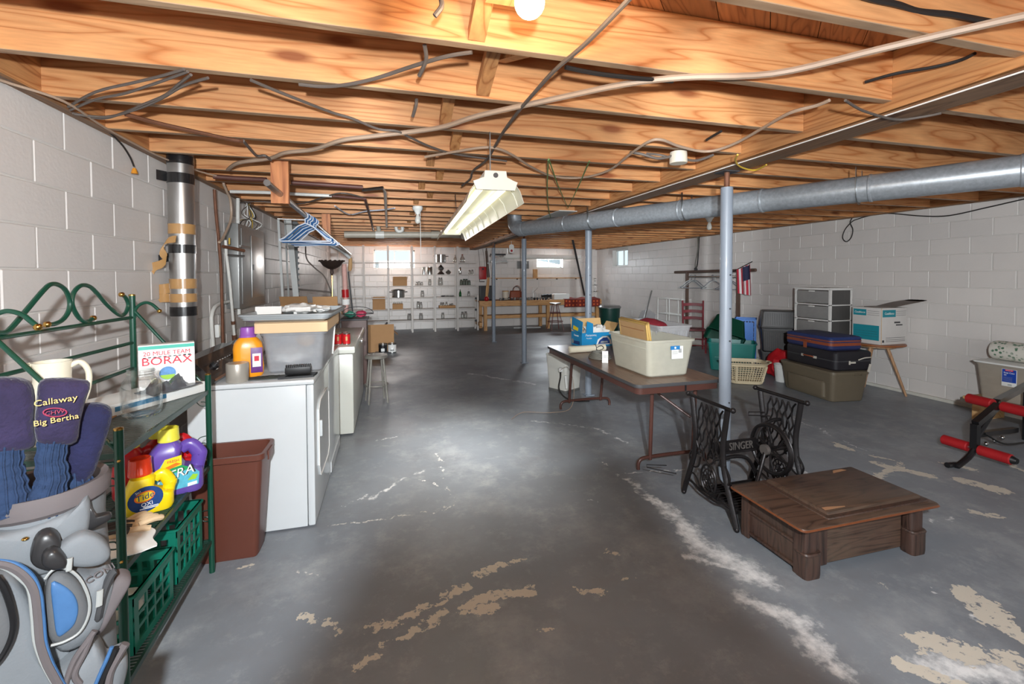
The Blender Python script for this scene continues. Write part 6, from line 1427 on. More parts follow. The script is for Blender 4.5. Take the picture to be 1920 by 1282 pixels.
# green round bin
T = thing('waste_bin', 'dark green round bin with grey lid in the far right corner', 'bin', (6.0, 11.45, 0))
mat('bin_green', (18, 58, 50), .4); part(T, 'body', MB().lathe([(.24, 0), (.25, .02), (.29, .60), (.30, .61), (.30, .64)], 28), 'bin_green'); part(T, 'lid', MB().lathe([(.315, .635), (.32, .66), (.28, .70), (.05, .715)], 28), 'panel_grey')
# teal tote with dark green one tipped on it
mat('tote_teal', (26, 112, 104), .4, noise=.04, coat=.1); mat('tote_dgreen', (12, 62, 46), .35, noise=.1, coat=.2)
T = thing('storage_tote', 'teal green tote on the floor behind the laundry basket', 'tote', (5.42, 6.12, 0), -.7); part(T, 'body', MB().loft(tote_secs(.62, .40, .46, .70, .46, .05)), 'tote_teal'); part(T, 'rib', MB().box((0, -.218, .22), (.5, .01, .02)), 'tote_teal')
T = thing('storage_tote', 'dark green tote tipped open on top of the teal one', 'tote', (5.30, 6.16, .48), -.7)
b_ = MB(); b_.M = TR(0, .10, .0, -.55, .30, 0); b_.loft([(p, .36-z) for p, z in tote_secs(.44, .30, .34, .58, .42, .05)][::-1]); part(T, 'body', b_, 'tote_dgreen')
# blue crate
T = crate('plastic_crate', 'bright blue plastic crate behind the red bag', (5.98, 6.42, 0), -.78, .32, .32, .80, mat('crate_blue', (30, 110, 196), .4, noise=.04), nx=6, ny=6, nz=8)
part(T, 'solid_panel', MB().box((0, -.155, .42), (.24, .003, .64)), 'crate_blue')
# smoke grey drawers stack
mat('smoke', (78, 76, 76), .45, noise=.1, alpha=.93)
for k, (z, hh, lb) in enumerate(((0, .30, 'lowest smoke grey ribbed tub of the stack by the wall'), (.31, .36, 'middle smoke grey ribbed tub of the stack by the wall'), (.70, .27, 'top smoke grey ribbed tub of the stack, inverted'))):
    T = thing('ribbed_tub', lb, 'tub', (6.12, 5.86, z), -.72, 'smoke grey tubs stacked by the wall')
    w, d = (.52, .36) if k < 2 else (.56, .42)
    S = tote_secs(w*.9, d*.9, hh, w, d, .03, rim=.008)
    if k == 2: S = [(p, hh-z_) for p, z_ in S][::-1]
    part(T, 'body', MB().loft(S), 'smoke'); rb = MB()
    for i in range(16): rb.bar((-w*.42+w*.84*i/15, -d*.475-.004, .03), (-w*.42+w*.84*i/15, -d*.475-.004, hh-.04), .008, .008)
    for i in range(12): rb.bar((w*.475+.004, -d*.40+d*.8*i/11, .03), (w*.475+.004, -d*.40+d*.8*i/11, hh-.04), .008, .008)
    o = part(T, 'rib', rb, 'smoke'); o['kind'] = 'stuff'
# white drawer unit
T = wthing('drawer_unit', 'tall white plastic drawer unit with clear drawers by the wall', 'drawer unit', (6.1, 5.09, 0))
plastic_clear('drawer_clear', (188, 186, 184), .72, .4); mat('unit_white', (222, 220, 216), .45)
ux0, ux1, uy0, uy1, UH = 5.90, 6.30, 4.81, 5.38, 1.36
part(T, 'top', MB().b2((ux0, uy0, UH-.02), (ux1, uy1, UH), .005), 'unit_white')
for x in (ux0, ux1-.03):
    for y in (uy0, uy1-.03): part(T, 'upright', MB().b2((x, y, 0), (x+.03, y+.03, UH-.02), .003), 'unit_white')
for k in range(6):
    z0 = .04+.218*k; z1 = z0+.20
    part(T, 'shelf_rail', MB().b2((ux0, uy0, z1), (ux1, uy1, z1+.016), .002), 'unit_white')
    dr = part(T, 'drawer', MB().b2((ux0+.004, uy0+.035, z0+.012), (ux1-.03, uy1-.035, z1-.012), .004), 'drawer_clear'); part(dr, 'drawer_pull', MB().b2((ux0-.012, uy0+.24, z1-.025), (ux0+.004, uy0+.33, z1-.008), .003), 'unit_white').location = (0, 0, 0)
for y in (uy0+.012, uy0+.30*0+.012): part(T, 'side_sheet', MB().b2((ux0+.03, y-.004, .04), (ux1-.03, y, UH-.02)), 'drawer_clear')
# round table with carton and fan blade
T = thing('round_table', 'small round wooden table with one splayed leg showing', 'table', (6.14, 4.36, 0))
wood('leg_wood', (176, 136, 100), (146, 104, 70), 'Z', knots=False, var=.03)
part(T, 'top', MB().lathe([(.29, .638), (.30, .645), (.30, .655), (.295, .66)], 36), 'frame_brown'); part(T, 'apron', MB().lathe([(.2, .61), (.2, .638)], 28), 'leg_wood')
for a in (-PI/3, PI/3, PI): part(T, 'leg', MB().tube([(.10*math.cos(a), .10*math.sin(a), .63), (.30*math.cos(a), .30*math.sin(a), .006)], [.02, .013], 12), 'leg_wood')
T = wthing('fan_carton', 'white and teal Casablanca carton standing on the round table', 'box', (6.17, 4.36, .661))
mat('carton_white', (206, 202, 198), .7, noise=.03); mat('carton_teal', (28, 136, 150), .5, noise=.05)
x0, x1, y0, y1, z0, z1 = 5.95, 6.39, 4.175, 4.54, .661, 1.125
part(T, 'carton', MB().b2((x0, y0, z0), (x1, y1, z1), .003), 'carton_white')
for pts, nm in (((x0-.002, 4.53, 4.40), 'logo_panel'),): part(T, nm, MB().b2((x0-.002, 4.36, 1.02), (x0, 4.525, 1.10)), 'carton_teal')
part(T, 'info_panel', MB().b2((x0-.002, 4.20, .71), (x0, 4.525, .90)), 'carton_teal'); part(T, 'logo_panel', MB().b2((x0+.02, y0-.002, 1.01), (x0+.24, y0, 1.10)), 'carton_teal')
wtext(T, 'Casablanca', .036, Matrix.Translation((x0-.003, 4.442, 1.06)) @ FACE_mX, 'white', shear=.2, sx=.85); wtext(T, 'Casablanca', .042, Matrix.Translation((x0+.13, y0-.003, 1.055)) @ FACE_mY, 'white', shear=.2, sx=.85)
ln = MB()
for z in (1.03, 1.055, 1.08): ln.b2((x0-.002, 4.20, z), (x0, 4.345, z+.003)); ln.b2((x0+.25, y0-.002, z), (x1-.02, y0, z+.003))
for z in (.82, .79, .76): ln.b2((x0-.004, 4.22, z), (x0-.002, 4.50, z+.002))
for z in (.745, .72, .70): ln.b2((x0+.08, y0-.002, z), (x1-.03, y0, z+.004))
ln.b2((x0+.22, y0-.002, .93), (x0+.32, y0, .95)); ln.b2((x0+.25, y0-.002, .90), (x0+.36, y0, .915)); ln.b2((x0+.02, y0-.002, .69), (x0+.05, y0, .72))
o = part(T, 'print', ln, 'dark_grey'); o['kind'] = 'stuff'
part(T, 'flap_seam', MB().b2((x0-.001, y0-.004, z0), (x0+.002, y0-.0, z1)), 'box_tan')
b_ = MB(); b_.grid(lambda u, v: (x0+.06+(u)*.62-0, 4.30+(v-.5)*(.13+.10*math.sin(PI*u*.9))-.28*u+.07, 1.133+.085*math.sin(PI*.5*max(0, u-.25)/.75)*1.0-.0+.01*u), 16, 4, .008)
b_.v = [Vector((p.x if p.x < 6.47 else 6.47-(p.x-6.47)*.0, p.y, p.z)) for p in b_.v]
solo('ceiling_fan_blade', 'brown curved fan blade lying on the Casablanca carton', 'fan blade', b_, mat('blade_brown', (92, 80, 72), .4))
# olive tote with suitcases
T = thing('storage_tote', 'large olive grey tote on the floor under two suitcases', 'tote', (5.42, 4.52, 0), -.13)
mat('olive', (104, 94, 78), .38, noise=.04, coat=.15)
part(T, 'body', MB().loft(tote_secs(.44, .78, .36, .50, .86, .05)), 'olive'); part(T, 'lid', MB().loft([(rrect(.53, .89, .06), .36), (rrect(.53, .89, .06), .375), (rrect(.49, .85, .05), .382)]), 'olive')
part(T, 'side_step', MB().loft([(rrect(.485, .60, .04, cx=-.01), .04), (rrect(.50, .62, .04, cx=-.012), .22), (rrect(.49, .60, .04, cx=-.01), .235)]), 'olive')
for i in range(7): part(T, 'rim_rib', MB().box((.02+.018*i, -.445, .345), (.006, .012, .03)), 'olive')
def suitcase(name, label, loc, rz, w, d, h, m_, band=None, hm_='black'):
    T = thing(name, label, 'suitcase', loc, rz); r = .05
    part(T, 'shell', MB().loft([(rrect(w-.03, d-.03, r), 0), (rrect(w, d, r), .02), (rrect(w, d, r), h*.5-.004)]), m_)
    part(T, 'shell', MB().loft([(rrect(w, d, r), h*.5+.004), (rrect(w, d, r), h-.025), (rrect(w-.02, d-.02, r), h-.006), (rrect(w-.06, d-.06, r), h)]), m_)
    part(T, 'zipper', MB().loft([(rrect(w+.002, d+.002, r), h*.5-.006), (rrect(w+.002, d+.002, r), h*.5+.006)], caps=(False, False)), band or 'dark_grey')
    return T
mat('case_black', (30, 28, 34), .6, noise=.1, bump=.2); mat('case_blue', (40, 48, 92), .65, noise=.12, bump=.3); mat('leather', (142, 70, 42), .5, noise=.1); mat('cream_strip', (196, 190, 178), .6)
T = suitcase('suitcase', 'black suitcase with white handle ties on the olive tote', (5.47, 4.50, .383), -.12, .52, .80, .235, 'case_black')
part(T, 'handle', MB().tube(spline([(-.262, -.08, .12), (-.29, -.05, .13), (-.29, .05, .13), (-.262, .08, .12)], 4), .008, 8), 'leather'); part(T, 'handle_mount', MB().box((-.264, -.10, .12), (.006, .05, .03)), 'cream_strip'); part(T, 'handle_mount', MB().box((-.264, .10, .12), (.006, .035, .03)), 'cream_strip')
part(T, 'side_handle', MB().tube(spline([(.05, -.405, .13), (.09, -.44, .16), (.16, -.44, .165), (.22, -.405, .16)], 4), .007, 8), 'cream_strip', 'white side handle'); part(T, 'luggage_tag', MB().box((.16, -.43, .085), (.03, .006, .10), M=euler(0, .3, 0)), 'cream_strip'); part(T, 'tie_strip', MB().box((-.03, -.403, .10), (.09, .004, .02)), 'cream_strip'); part(T, 'tie_strip', MB().box((-.07, -.405, .10), (.02, .004, .045)), 'cream_strip')
for sx in (-.2, .2): part(T, 'wheel', MB().cyl((.262, sx, .03), (.275, sx, .03), .025, n=14), 'black')
T = suitcase('suitcase', 'blue soft suitcase with brown leather band topmost on the pile', (5.44, 4.54, .62), -.10, .46, .72, .17, 'case_blue', 'leather')
part(T, 'leather_band', MB().loft([(rrect(.465, .725, .05), .055), (rrect(.465, .725, .05), .082)], caps=(False, False)), 'leather'); part(T, 'leather_band', MB().loft([(rrect(.464, .724, .05), .105), (rrect(.464, .724, .05), .12)], caps=(False, False)), 'leather')
part(T, 'handle', MB().tube(spline([(-.235, -.07, .085), (-.26, -.05, .09), (-.26, .05, .09), (-.235, .07, .085)], 4), .008, 8), 'leather'); part(T, 'luggage_tag', MB().box((-.255, .0, .03), (.006, .05, .08)), 'leather'); part(T, 'piping', MB().tube([Vector((*p, .148)) for p in rrect(.462, .722, .05)], .006, 6, closed=True), 'box_dark')
# laundry basket with real openings
T = thing('laundry_basket', 'beige plastic laundry basket with pierced sides on the floor', 'basket', (4.93, 5.30, 0), -.50); T.scale = (1.15,)*3
mat('basket_beige', (206, 190, 158), .45, noise=.03)
def bpt(u, z, w, d, r=.09):
    pts = rrect(w, d, r, 6); n = len(pts); L_ = [0]
    for i in range(n): L_.append(L_[-1]+math.dist(pts[i], pts[(i+1) % n]))
    t = (u % 1)*L_[-1]
    for i in range(n):
        if t <= L_[i+1]: f = (t-L_[i])/max(1e-9, L_[i+1]-L_[i]); a, b = pts[i], pts[(i+1) % n]; return Vector((a[0]+(b[0]-a[0])*f, a[1]+(b[1]-a[1])*f, z))
def bw(z): k = z/.27; return (.38+.09*k, .27+.09*k)
NB = 46; lat = MB()
for i in range(NB): lat.tube([bpt(i/NB, z, *bw(z)) for z in (.035, .10, .16, .225)], .0042, 4)
for z in (.045, .072, .099, .126, .153, .18, .207, .228): lat.tube([bpt(i/48, z, *bw(z)) for i in range(48)], .0042, 4, closed=True)
o = part(T, 'pierced_wall', lat, 'basket_beige'); o['kind'] = 'stuff'
part(T, 'base', MB().loft([(rrect(.35, .24, .08, 6), 0), (rrect(.38, .27, .09, 6), .01), (rrect(.392, .282, .09, 6), .04), (rrect(.384, .274, .09, 6), .04), (rrect(.36, .25, .08, 6), .012)]), 'basket_beige')
part(T, 'rim', MB().loft([(rrect(*bw(.225), .09, 6), .225), (rrect(*bw(.25), .09, 6), .25), (rrect(.50, .39, .11, 6), .262), (rrect(.50, .39, .11, 6), .27), (rrect(.455, .345, .09, 6), .27), (rrect(.45, .34, .09, 6), .225)], caps=(False, False)), 'basket_beige')
for sx in (-1, 1): part(T, 'handle', MB().tube(spline([(sx*.24, -.07, .262), (sx*.285, -.05, .268), (sx*.285, .05, .268), (sx*.24, .07, .262)], 4), .008, 8), 'basket_beige')
for i in range(8): part(T, 'corner_panel', MB().tube([bpt((.125 if i % 2 else .10)+.25*(i//2), z, *bw(z)) for z in (.03, .13, .23)], .011, 6), 'basket_beige') if i % 2 == 0 else None
T = thing('bucket', 'white plastic pail between laundry basket and red bag', 'bucket', (5.50, 5.20, 0)); part(T, 'body', MB().lathe([(.085, 0), (.09, .01), (.108, .235), (.113, .24), (.113, .255), (.10, .255), (.085, .02)], 26), 'white'); part(T, 'bead', MB().lathe([(.104, .19), (.109, .195), (.105, .2)], 26, caps=(False, False)), 'white')
solo('red_bag', 'bright red fabric bag slumped behind the white pail', 'bag', lumpy((5.72, 5.42, .20), .21, (1.1, 1, 1.0), 3.1, .22), mat('bag_red', (190, 18, 30), .7, noise=.1, bump=.3))

# rubbermaid style tote on a low plank with blanket
T = thing('plank_stand', 'low wooden plank stand under the right clear tote', 'stand', (6.2, 2.75, 0))
wood('plank_light', (200, 160, 110), (170, 124, 78), 'Y', knots=False, var=.03)
part(T, 'plank', MB().b2((-.22, -.6, .205), (.22, .6, .235)), 'plank_light')
for y in (-.5, .5): part(T, 'support', MB().b2((-.2, y-.03, 0), (.2, y+.03, .205)), 'plank_light')
T = thing('storage_tote', 'clear tote with blue label holding folded cloth, far right', 'tote', (6.24, 2.93, .236), PI/2)
part(T, 'body', MB().loft(tote_secs(.62, .38, .385, .68, .44, .03, lip=True)), plastic_clear('tote_right', (206, 196, 182), .60))
part(T, 'lid', MB().loft([(rrect(.73, .49, .04), .385), (rrect(.74, .50, .04), .40), (rrect(.70, .46, .04), .405)]), 'white')
part(T, 'latch', MB().box((.37, 0, .38), (.02, .06, .03), .004), 'dark_grey')
lb = part(T, 'label', MB().box((.07, .2205, .265), (.115, .0015, .175), .0006), 'white', 'blue and white label'); mat('label_blue2', (26, 66, 160), .4)
part(lb, 'label_field', MB().box((.07, .222, .285), (.107, .0015, .13)), 'label_blue2'); part(lb, 'brand_patch', MB().box((.07, .2235, .34), (.06, .001, .016)), 'red_print')
FB = Matrix(((-1, 0, 0, 0), (0, 0, 1, 0), (0, 1, 0, 0), (0, 0, 0, 1)))
text(lb, 'Rubbermaid', .010, TR(.07, .2245, .34) @ FB, 'white'); text(lb, 'Snap Case', .02, TR(.07, .2235, .315) @ FB, 'white'); text(lb, '50', .02, TR(.10, .2235, .292) @ FB, 'white')
sm = MB()
for i in range(4): sm.box((.08, .223, .27-.012*i), (.07, .0006, .002))
for i in range(8): sm.box((.05+.004*i, .2225, .195), (.002, .0006, .018))
o = part(lb, 'small_print', sm, 'tray_grey'); o['kind'] = 'stuff'
solo('folded_blanket', 'beige folded blanket inside the right clear tote', 'blanket', MB().box((0, 0, 0), (.54, .30, .27), .06), mat('blanket_beige', (196, 176, 152), .9, noise=.15, scale=5, bump=.5, bscale=20), (6.24, 2.93, .40), PI/2)
T = thing('quilt_roll', 'rolled green and white floral quilt lying on the clear tote lid', 'quilt', (6.22, 2.87, .645))
def floral():
    M = bpy.data.materials.new('floral'); M.use_nodes = True; nt = M.node_tree; b = nt.nodes['Principled BSDF']; L = nt.links.new
    tc = _n(nt, 'ShaderNodeTexCoord'); v = _n(nt, 'ShaderNodeTexVoronoi', Scale=28); L(tc.outputs['Object'], v.inputs['Vector']); n = _n(nt, 'ShaderNodeTexNoise', Scale=9); L(tc.outputs['Object'], n.inputs['Vector'])
    r = _n(nt, 'ShaderNodeValToRGB'); L(v.outputs['Distance'], r.inputs[0]); e = r.color_ramp.elements; e[0].position = .28; e[0].color = rgb(70, 110, 84); e[1].position = .42; e[1].color = rgb(208, 204, 194)
    mx = _n(nt, 'ShaderNodeMix', data_type='RGBA'); mr_ = _n(nt, 'ShaderNodeMapRange'); L(n.outputs['Fac'], mr_.inputs[0]); mr_.inputs[1].default_value = .42; mr_.inputs[2].default_value = .55; L(mr_.outputs[0], mx.inputs[0]); L(r.outputs[0], mx.inputs[7]); mx.inputs[6].default_value = rgb(208, 204, 194); L(mx.outputs[2], b.inputs['Base Color']); b.inputs['Roughness'].default_value = .9; return M
b_ = MB(); b_.tube([(0, .36, .10), (0, .355, .10), (0, .33, .10), (0, -.3, .10)], [.07, .09, .10, .10], 26, flat=1.0)
part(T, 'roll', b_, floral()); part(T, 'roll_end', MB().tube([(0, .362, .10), (0, .358, .10)], .068, 20), 'tray_grey')

# workout bench
T = wthing('exercise_bench', 'black exercise bench frame with red foam leg rollers', 'exercise bench', (4.75, 2.5, 0))
mat('foam_red', (162, 22, 28), .6, noise=.12, bump=.3); mat('frame_black', (26, 25, 27), .3, noise=.1, coat=.3)
r0, r1 = at(1768, 823, z=.15), at(1898, 862, z=.15); mid = r0.lerp(r1, .49); dirn = (r1-r0).normalized()
part(T, 'roller_axle', MB().tube([r0-dirn*.01, r1+dirn*.02], .012, 10), 'steel')
for a, b in ((r0, r0.lerp(r1, .40)), (r0.lerp(r1, .55), r1)): part(T, 'foam_roller', MB().tube([a, a+dirn*.006, b-dirn*.006, b], [.034, .04, .04, .034], 20), 'foam_red')
part(T, 'roller_cap', MB().tube([r1, r1+dirn*.03], [.032, .02], 14), 'black')
u0, u1 = at(1815, 746, z=.47), at(1960, 781, z=.47); d2 = (u1-u0).normalized()
part(T, 'roller_axle', MB().tube([u0-d2*.005, u1+d2*.02], .012, 10), 'steel')
um = u0.lerp(u1, .42)
for a, b in ((u0, u0.lerp(u1, .36)), (u0.lerp(u1, .48), u1)): part(T, 'foam_roller', MB().tube([a, a+d2*.006, b-d2*.006, b], [.034, .041, .041, .034], 20), 'foam_red')
k1 = at(1823, 800, z=.33); k1 = mid+Vector((.0, .0, .20))
def sq(a, b, w=.045): part(T, 'frame_tube', MB().bar(a, b, w, w), 'frame_black')
sq(um+Vector((0, 0, -.0)), k1); sq(k1, mid+Vector((0, 0, -.0)))
pv = mid+Vector((.20, .10, .06)); sq(mid+Vector((0, 0, .05)), pv); sq(pv, um+Vector((.22, .12, -.02))); sq(um+Vector((.04, .03, -.03)), pv+Vector((-.03, -.02, .02)), .03)
sq(um+Vector((.22, .12, -.02)), um+Vector((.9, .25, .05)))
f0 = at(1776, 872, z=.02); part(T, 'floor_foot', MB().tube(spline([f0, f0+Vector((.10, -.01, -.0)), mid+Vector((-.16, .02, -.13)), mid+Vector((-.06, .01, -.07)), mid], 4), .022, 10), 'frame_black')
sq(pv, Vector((pv.x+.9, pv.y+.2, .10)), .04)
for i in range(3): part(T, 'adjuster_bolt', MB().ball((pv.x+.12+.16*i, pv.y-.0+.03*i, .12), .018, 10), 'chrome')
part(T, 'cable', MB().tube(spline([pv+Vector((.1, 0, .0)), pv+Vector((.3, -.02, -.10)), pv+Vector((.6, .0, -.13))], 5), .008, 8), 'black')
part(T, 'rear_leg', MB().bar((um.x+.9, um.y+.25, um.z+.05), (um.x+.9, um.y+.25, .0), .045, .045, (1, 0, 0)), 'frame_black')
# ================= back wall: shelving =================
UX = [-1.29, -.66, -.03, .6, 1.22, 1.85, 2.42]; SZ = [1.92, 1.59, 1.28, .96, .64, .33]; SY0, SY1 = 12.5, 12.95
T = wthing('shelving_unit', 'wide white painted wooden shelving unit across the back wall', 'shelving', (.56, 12.72, 0))
for i, x in enumerate(UX):
    for y in (SY0, SY1-.04): part(T, 'upright', MB().b2((x-.025, y, 0), (x+.025, y+.035, 2.37 if i < 6 else 1.0), .002), 'shelf_white')
for b in range(6):
    for k, z in enumerate(SZ):
        if b == 5 and 0: continue
        part(T, 'shelf', MB().b2((UX[b]+.026, SY0+.012, z-.02), (UX[b+1]-.026, SY1-.045, z), .001), 'shelf_white')
for k, z in enumerate(SZ[3:]): part(T, 'bracket', MB().box((2.36, SY0-.005, z-.05), (.05, .02, .06)), 'dark_grey')
YI = 12.66
bay = ['first', 'second', 'third', 'fourth', 'fifth', 'sixth']; row = ['top', 'second', 'third', 'fourth', 'fifth', 'lowest']
thin_glass('jar_glass', (190, 196, 192), .25, .8); thin_glass('jar_green', (80, 120, 100), .4, .9); mat('lid_grey', (120, 118, 114), .4, metal=.5); mat('bottle_green', (20, 96, 44), .15, trans=.3)
def xof(px, z): return at(px, 560, y=YI).x
def jar(px, k, h, r, glass='jar_glass', lid='lid_grey', note='', kind='jar', dy=0, base=0, where=None, shape=0):
    x = xof(px, 0); b = sum(1 for u in UX if u < x)-1
    lb = where or f'{note} on the {row[k]} shelf, {bay[b]} bay from the left'
    T = thing('glass_jar' if kind == 'jar' else kind, lb, kind.split('_')[-1], (x, YI+dy, SZ[k]+.001+base), 0, 'glassware on the back shelves')
    if shape == 0: pr_ = [(r*.9, 0), (r, .01), (r, h*.7), (r*.72, h*.84), (r*.70, h*.88)]
    else: pr_ = [(r*.9, 0), (r, .01), (r, h*.5), (r*.35, h*.78), (r*.3, h*.9)]
    part(T, 'body', MB().lathe(pr_, 16), glass); part(T, 'lid', MB().lathe([(pr_[-1][0]*1.08, pr_[-1][1]), (pr_[-1][0]*1.08, h)], 16), lid); return T
J = [(781.5,2,.10,.038,'small capped jar at the left end'),(786,2,.11,.04,'small capped jar beside the leftmost one'),(791,2,.10,.036,'third small capped jar'),(806,2,.18,.045,'tall clear bottle jar'),(826,2,.22,.07,'big round jar with white label'),
     (792,3,.18,.05,'single clear jar'),(784,4,.20,.045,'narrow clear jar, left of pair'),(789,4,.18,.04,'narrow clear jar, right of pair'),(789,5,.18,.055,'squat clear jar'),(830,5,.18,.045,'single clear jar'),(867,5,.19,.045,'clear jar, left of pair'),(873,5,.20,.045,'clear jar, right of pair'),(767,5,.18,.055,'faint clear jar at right end'),
     (879,3,.14,.04,'small jar with dark lid'),(881,1,.12,.04,'small dark jar, left of pair'),(886,1,.13,.035,'small dark jar, right of pair')]
for px, k, h, r, n in J: jar(px, k, h, r, note=n, lid='dark_grey' if 'dark' in n or 'capped' in n else 'lid_grey')
for i, (px, h) in enumerate(((865, .16), (870.5, .18), (875, .18), (880, .14))): jar(px, 2, h, .042, 'jar_green', 'bin_green', f'{["first", "second", "third", "fourth"][i]} green tinted jar of the row')
jar(863, 3, .20, .035, 'bottle_green', 'bottle_green', 'dark green bottle', 'glass_bottle', shape=1); jar(867.5, 0, .24, .07, 'jar_glass', 'leather', 'large carafe with brown contents', 'glass_bottle', shape=1); jar(854, 0, .22, .05, 'jar_glass', 'lid_grey', 'clear rounded flask', 'glass_bottle', shape=1); jar(863, 1, .20, .035, 'chrome', 'black', 'steel thermos flask', 'thermos_flask', shape=0)
def pot(px, k, r, h, label, lid=False, dx=0):
    T = thing('stock_pot', label, 'pot', (xof(px, 0)+dx, YI, SZ[k]+.001)); part(T, 'body', MB().lathe([(r*.95, 0), (r, .01), (r, h), (r*1.05, h+.005), (r*.97, h+.005), (r*.95, .02)], 28), 'chrome')
    for s in (-1, 1): part(T, 'handle', MB().tube(spline([(s*r, -.05, h*.8), (s*(r+.06), -.03, h*.82), (s*(r+.06), .03, h*.82), (s*r, .05, h*.8)], 3), .009, 8), 'black' if lid else 'chrome')
    if lid: part(T, 'lid', MB().lathe([(r*1.1, h), (r*1.12, h+.012), (r*.6, h+.035), (.02, h+.04)], 28), 'steel')
pot(827, 0, .145, .22, 'large shiny stock pot on the top shelf'); pot(747, 3, .17, .19, 'wide steel pot with lid and black handles on the fourth shelf', True)
for px, lb in ((795, 'narrow bright metal canister left of the wide one'), (806, 'wide metal canister on the second shelf')):
    T = thing('metal_canister', lb, 'canister', (xof(px, 0), YI, SZ[1]+.001)); r = .04 if px < 800 else .08; part(T, 'body', MB().lathe([(r, 0), (r, .2), (r*.97, .205)], 22), 'chrome'); part(T, 'rim', MB().lathe([(r*1.03, .195), (r*1.03, .21), (r*.9, .212)], 22), 'steel')
T = thing('oil_lantern', 'dark metal lantern on the second shelf, fifth bay', 'lantern', (xof(827, 0), YI, SZ[1]+.001)); part(T, 'base', MB().lathe([(.09, 0), (.1, .02), (.04, .08), (.04, .10)], 18), 'bronze'); part(T, 'globe', MB().lathe([(.04, .10), (.08, .14), (.09, .18), (.06, .21)], 18), 'steel'); part(T, 'cap', MB().lathe([(.07, .21), (.03, .24), (.02, .27)], 14), 'bronze')
T = thing('glass_bowl', 'small silver lidded dish beside the lantern', 'dish', (xof(841, 0), YI, SZ[1]+.001)); part(T, 'bowl', MB().lathe([(.03, 0), (.075, .05), (.08, .07)], 20), 'chrome'); part(T, 'lid', MB().lathe([(.08, .07), (.04, .10), (.012, .13)], 20), 'steel')
def cart(px0, px1, k, h, label, d=.22, m_='cardboard', flap=True):
    x0, x1 = xof(px0, 0), xof(px1, 0); return carton('cardboard_box', label, ((x0+x1)/2, YI, SZ[k]+.001), (x1-x0, d, h), 0, m_, flap, flap_ang=(-1.15, -1.2, -1.35, -1.35))
cart(737, 763, 2, .16, 'brown cardboard box on the third shelf, above the wide pot'); cart(699, 722, 4, .25, 'brown cardboard box on the fifth shelf, second bay from the left')
T = cart(736, 755, 4, .15, 'low cardboard box of bottles under the wide pot', flap=False)
x0 = xof(736, 0)
for i in range(5): 
    T = thing('glass_jar', f'{["leftmost", "second", "middle", "fourth", "rightmost"][i]} clear bottle standing in the low box under the wide pot', 'jar', (x0+.035+.052*i, YI-.02, SZ[4]+.01), 0, 'bottles in the low box'); part(T, 'body', MB().lathe([(.022, 0), (.022, .13), (.012, .16), (.012, .19)], 12), 'jar_glass'); part(T, 'lid', MB().lathe([(.014, .19), (.014, .205)], 10), 'white')
x0, x1 = xof(823, 0), xof(853, 0)
T = thing('wooden_tray', 'low tan tray carrying jars on the fifth shelf', 'tray', ((x0+x1)/2, YI, SZ[4]+.001)); part(T, 'base', MB().box((0, 0, .006), (x1-x0, .22, .012)), 'cardboard')
for sy in (-1, 1): part(T, 'side', MB().box((0, sy*.107, .04), (x1-x0, .006, .07)), 'cardboard')
for sx in (-1, 1): part(T, 'side', MB().box((sx*(x1-x0)/2, 0, .04), (.006, .22, .07)), 'cardboard')
for i, px in enumerate((827, 831, 837, 844, 848)): jar(px, 4, [.15, .15, .16, .11, .12][i], .034, base=.013, where=f'{["leftmost", "second", "middle", "fourth", "rightmost"][i]} jar in the tan tray on the fifth shelf')
for i, px in enumerate((831, 840, 847)):
    T = thing('shelf_clutter', ['dark flat lid at the left of the fourth shelf', 'grey wire whisk lying in the middle of the fourth shelf', 'small grey scraps at the right of the fourth shelf'][i], 'kitchenware', (xof(px, 0), YI, SZ[3]+.002)); part(T, 'piece', lumpy((0, 0, .02), .05, (1.4, 1, .35), i+2), 'dark_grey' if i == 0 else 'panel_grey')

# ================= workbench =================
WZ = .84
T = wthing('workbench', 'long wooden workbench with lower shelf along the back wall', 'workbench', (4.2, 12.75, 0))
part(T, 'top', MB().b2((2.42, 12.27, WZ-.035), (6.15, 13.1, WZ)), 'bench_wood'); part(T, 'apron', MB().b2((2.42, 12.25, WZ-.15), (6.15, 12.29, WZ-.03)), 'bench_wood')
for x in (2.60, 4.47, 6.05): part(T, 'leg', MB().b2((x-.045, 12.30, 0), (x+.045, 12.39, WZ-.04)), 'bench_wood_z'); part(T, 'leg', MB().b2((x-.045, 12.98, 0), (x+.045, 13.07, WZ-.04)), 'bench_wood_z')
part(T, 'lower_shelf', MB().b2((2.55, 12.40, .38), (6.1, 12.95, .40)), 'bench_wood'); part(T, 'lower_rail', MB().b2((2.55, 12.39, .33), (6.1, 12.41, .42)), 'bench_wood'); part(T, 'lower_rail', MB().b2((2.42, 12.26, .14), (2.5, 13.0, .24)), 'bench_wood')
T = thing('wall_shelf', 'long narrow wooden shelf on the wall above the workbench', 'shelf', (4.45, 13.2, 1.47)); part(T, 'board', MB().box((0, 0, 0), (2.95, .18, .03)), 'bench_wood')
for i in range(5): part(T, 'bracket', MB().box((-1.3+.65*i, .05, -.03), (.03, .08, .03)), 'dark_grey')
wb = at(1004, 511, y=13.15); solo('wood_block', 'upright tan wood block on the long wall shelf', 'block', MB().box((0, 0, .13), (.14, .05, .26), .002), 'bench_wood_z', (wb.x, 13.18, 1.486))
T = thing('fluorescent_strip', 'unlit white fluorescent strip box above the workbench', 'light fixture', (4.5, 12.9, 2.10)); part(T, 'housing', MB().box((0, 0, .03), (2.5, .14, .10), .004), 'white'); part(T, 'tube', MB().tube([(-1.2, 0, -.035), (1.2, 0, -.035)], .018, 10), 'frosted')
for x in (-1.1, 1.1): part(T, 'hanger_rod', MB().tube([(x, 0, .08), (x, 0, .30)], .006, 6), 'steel')
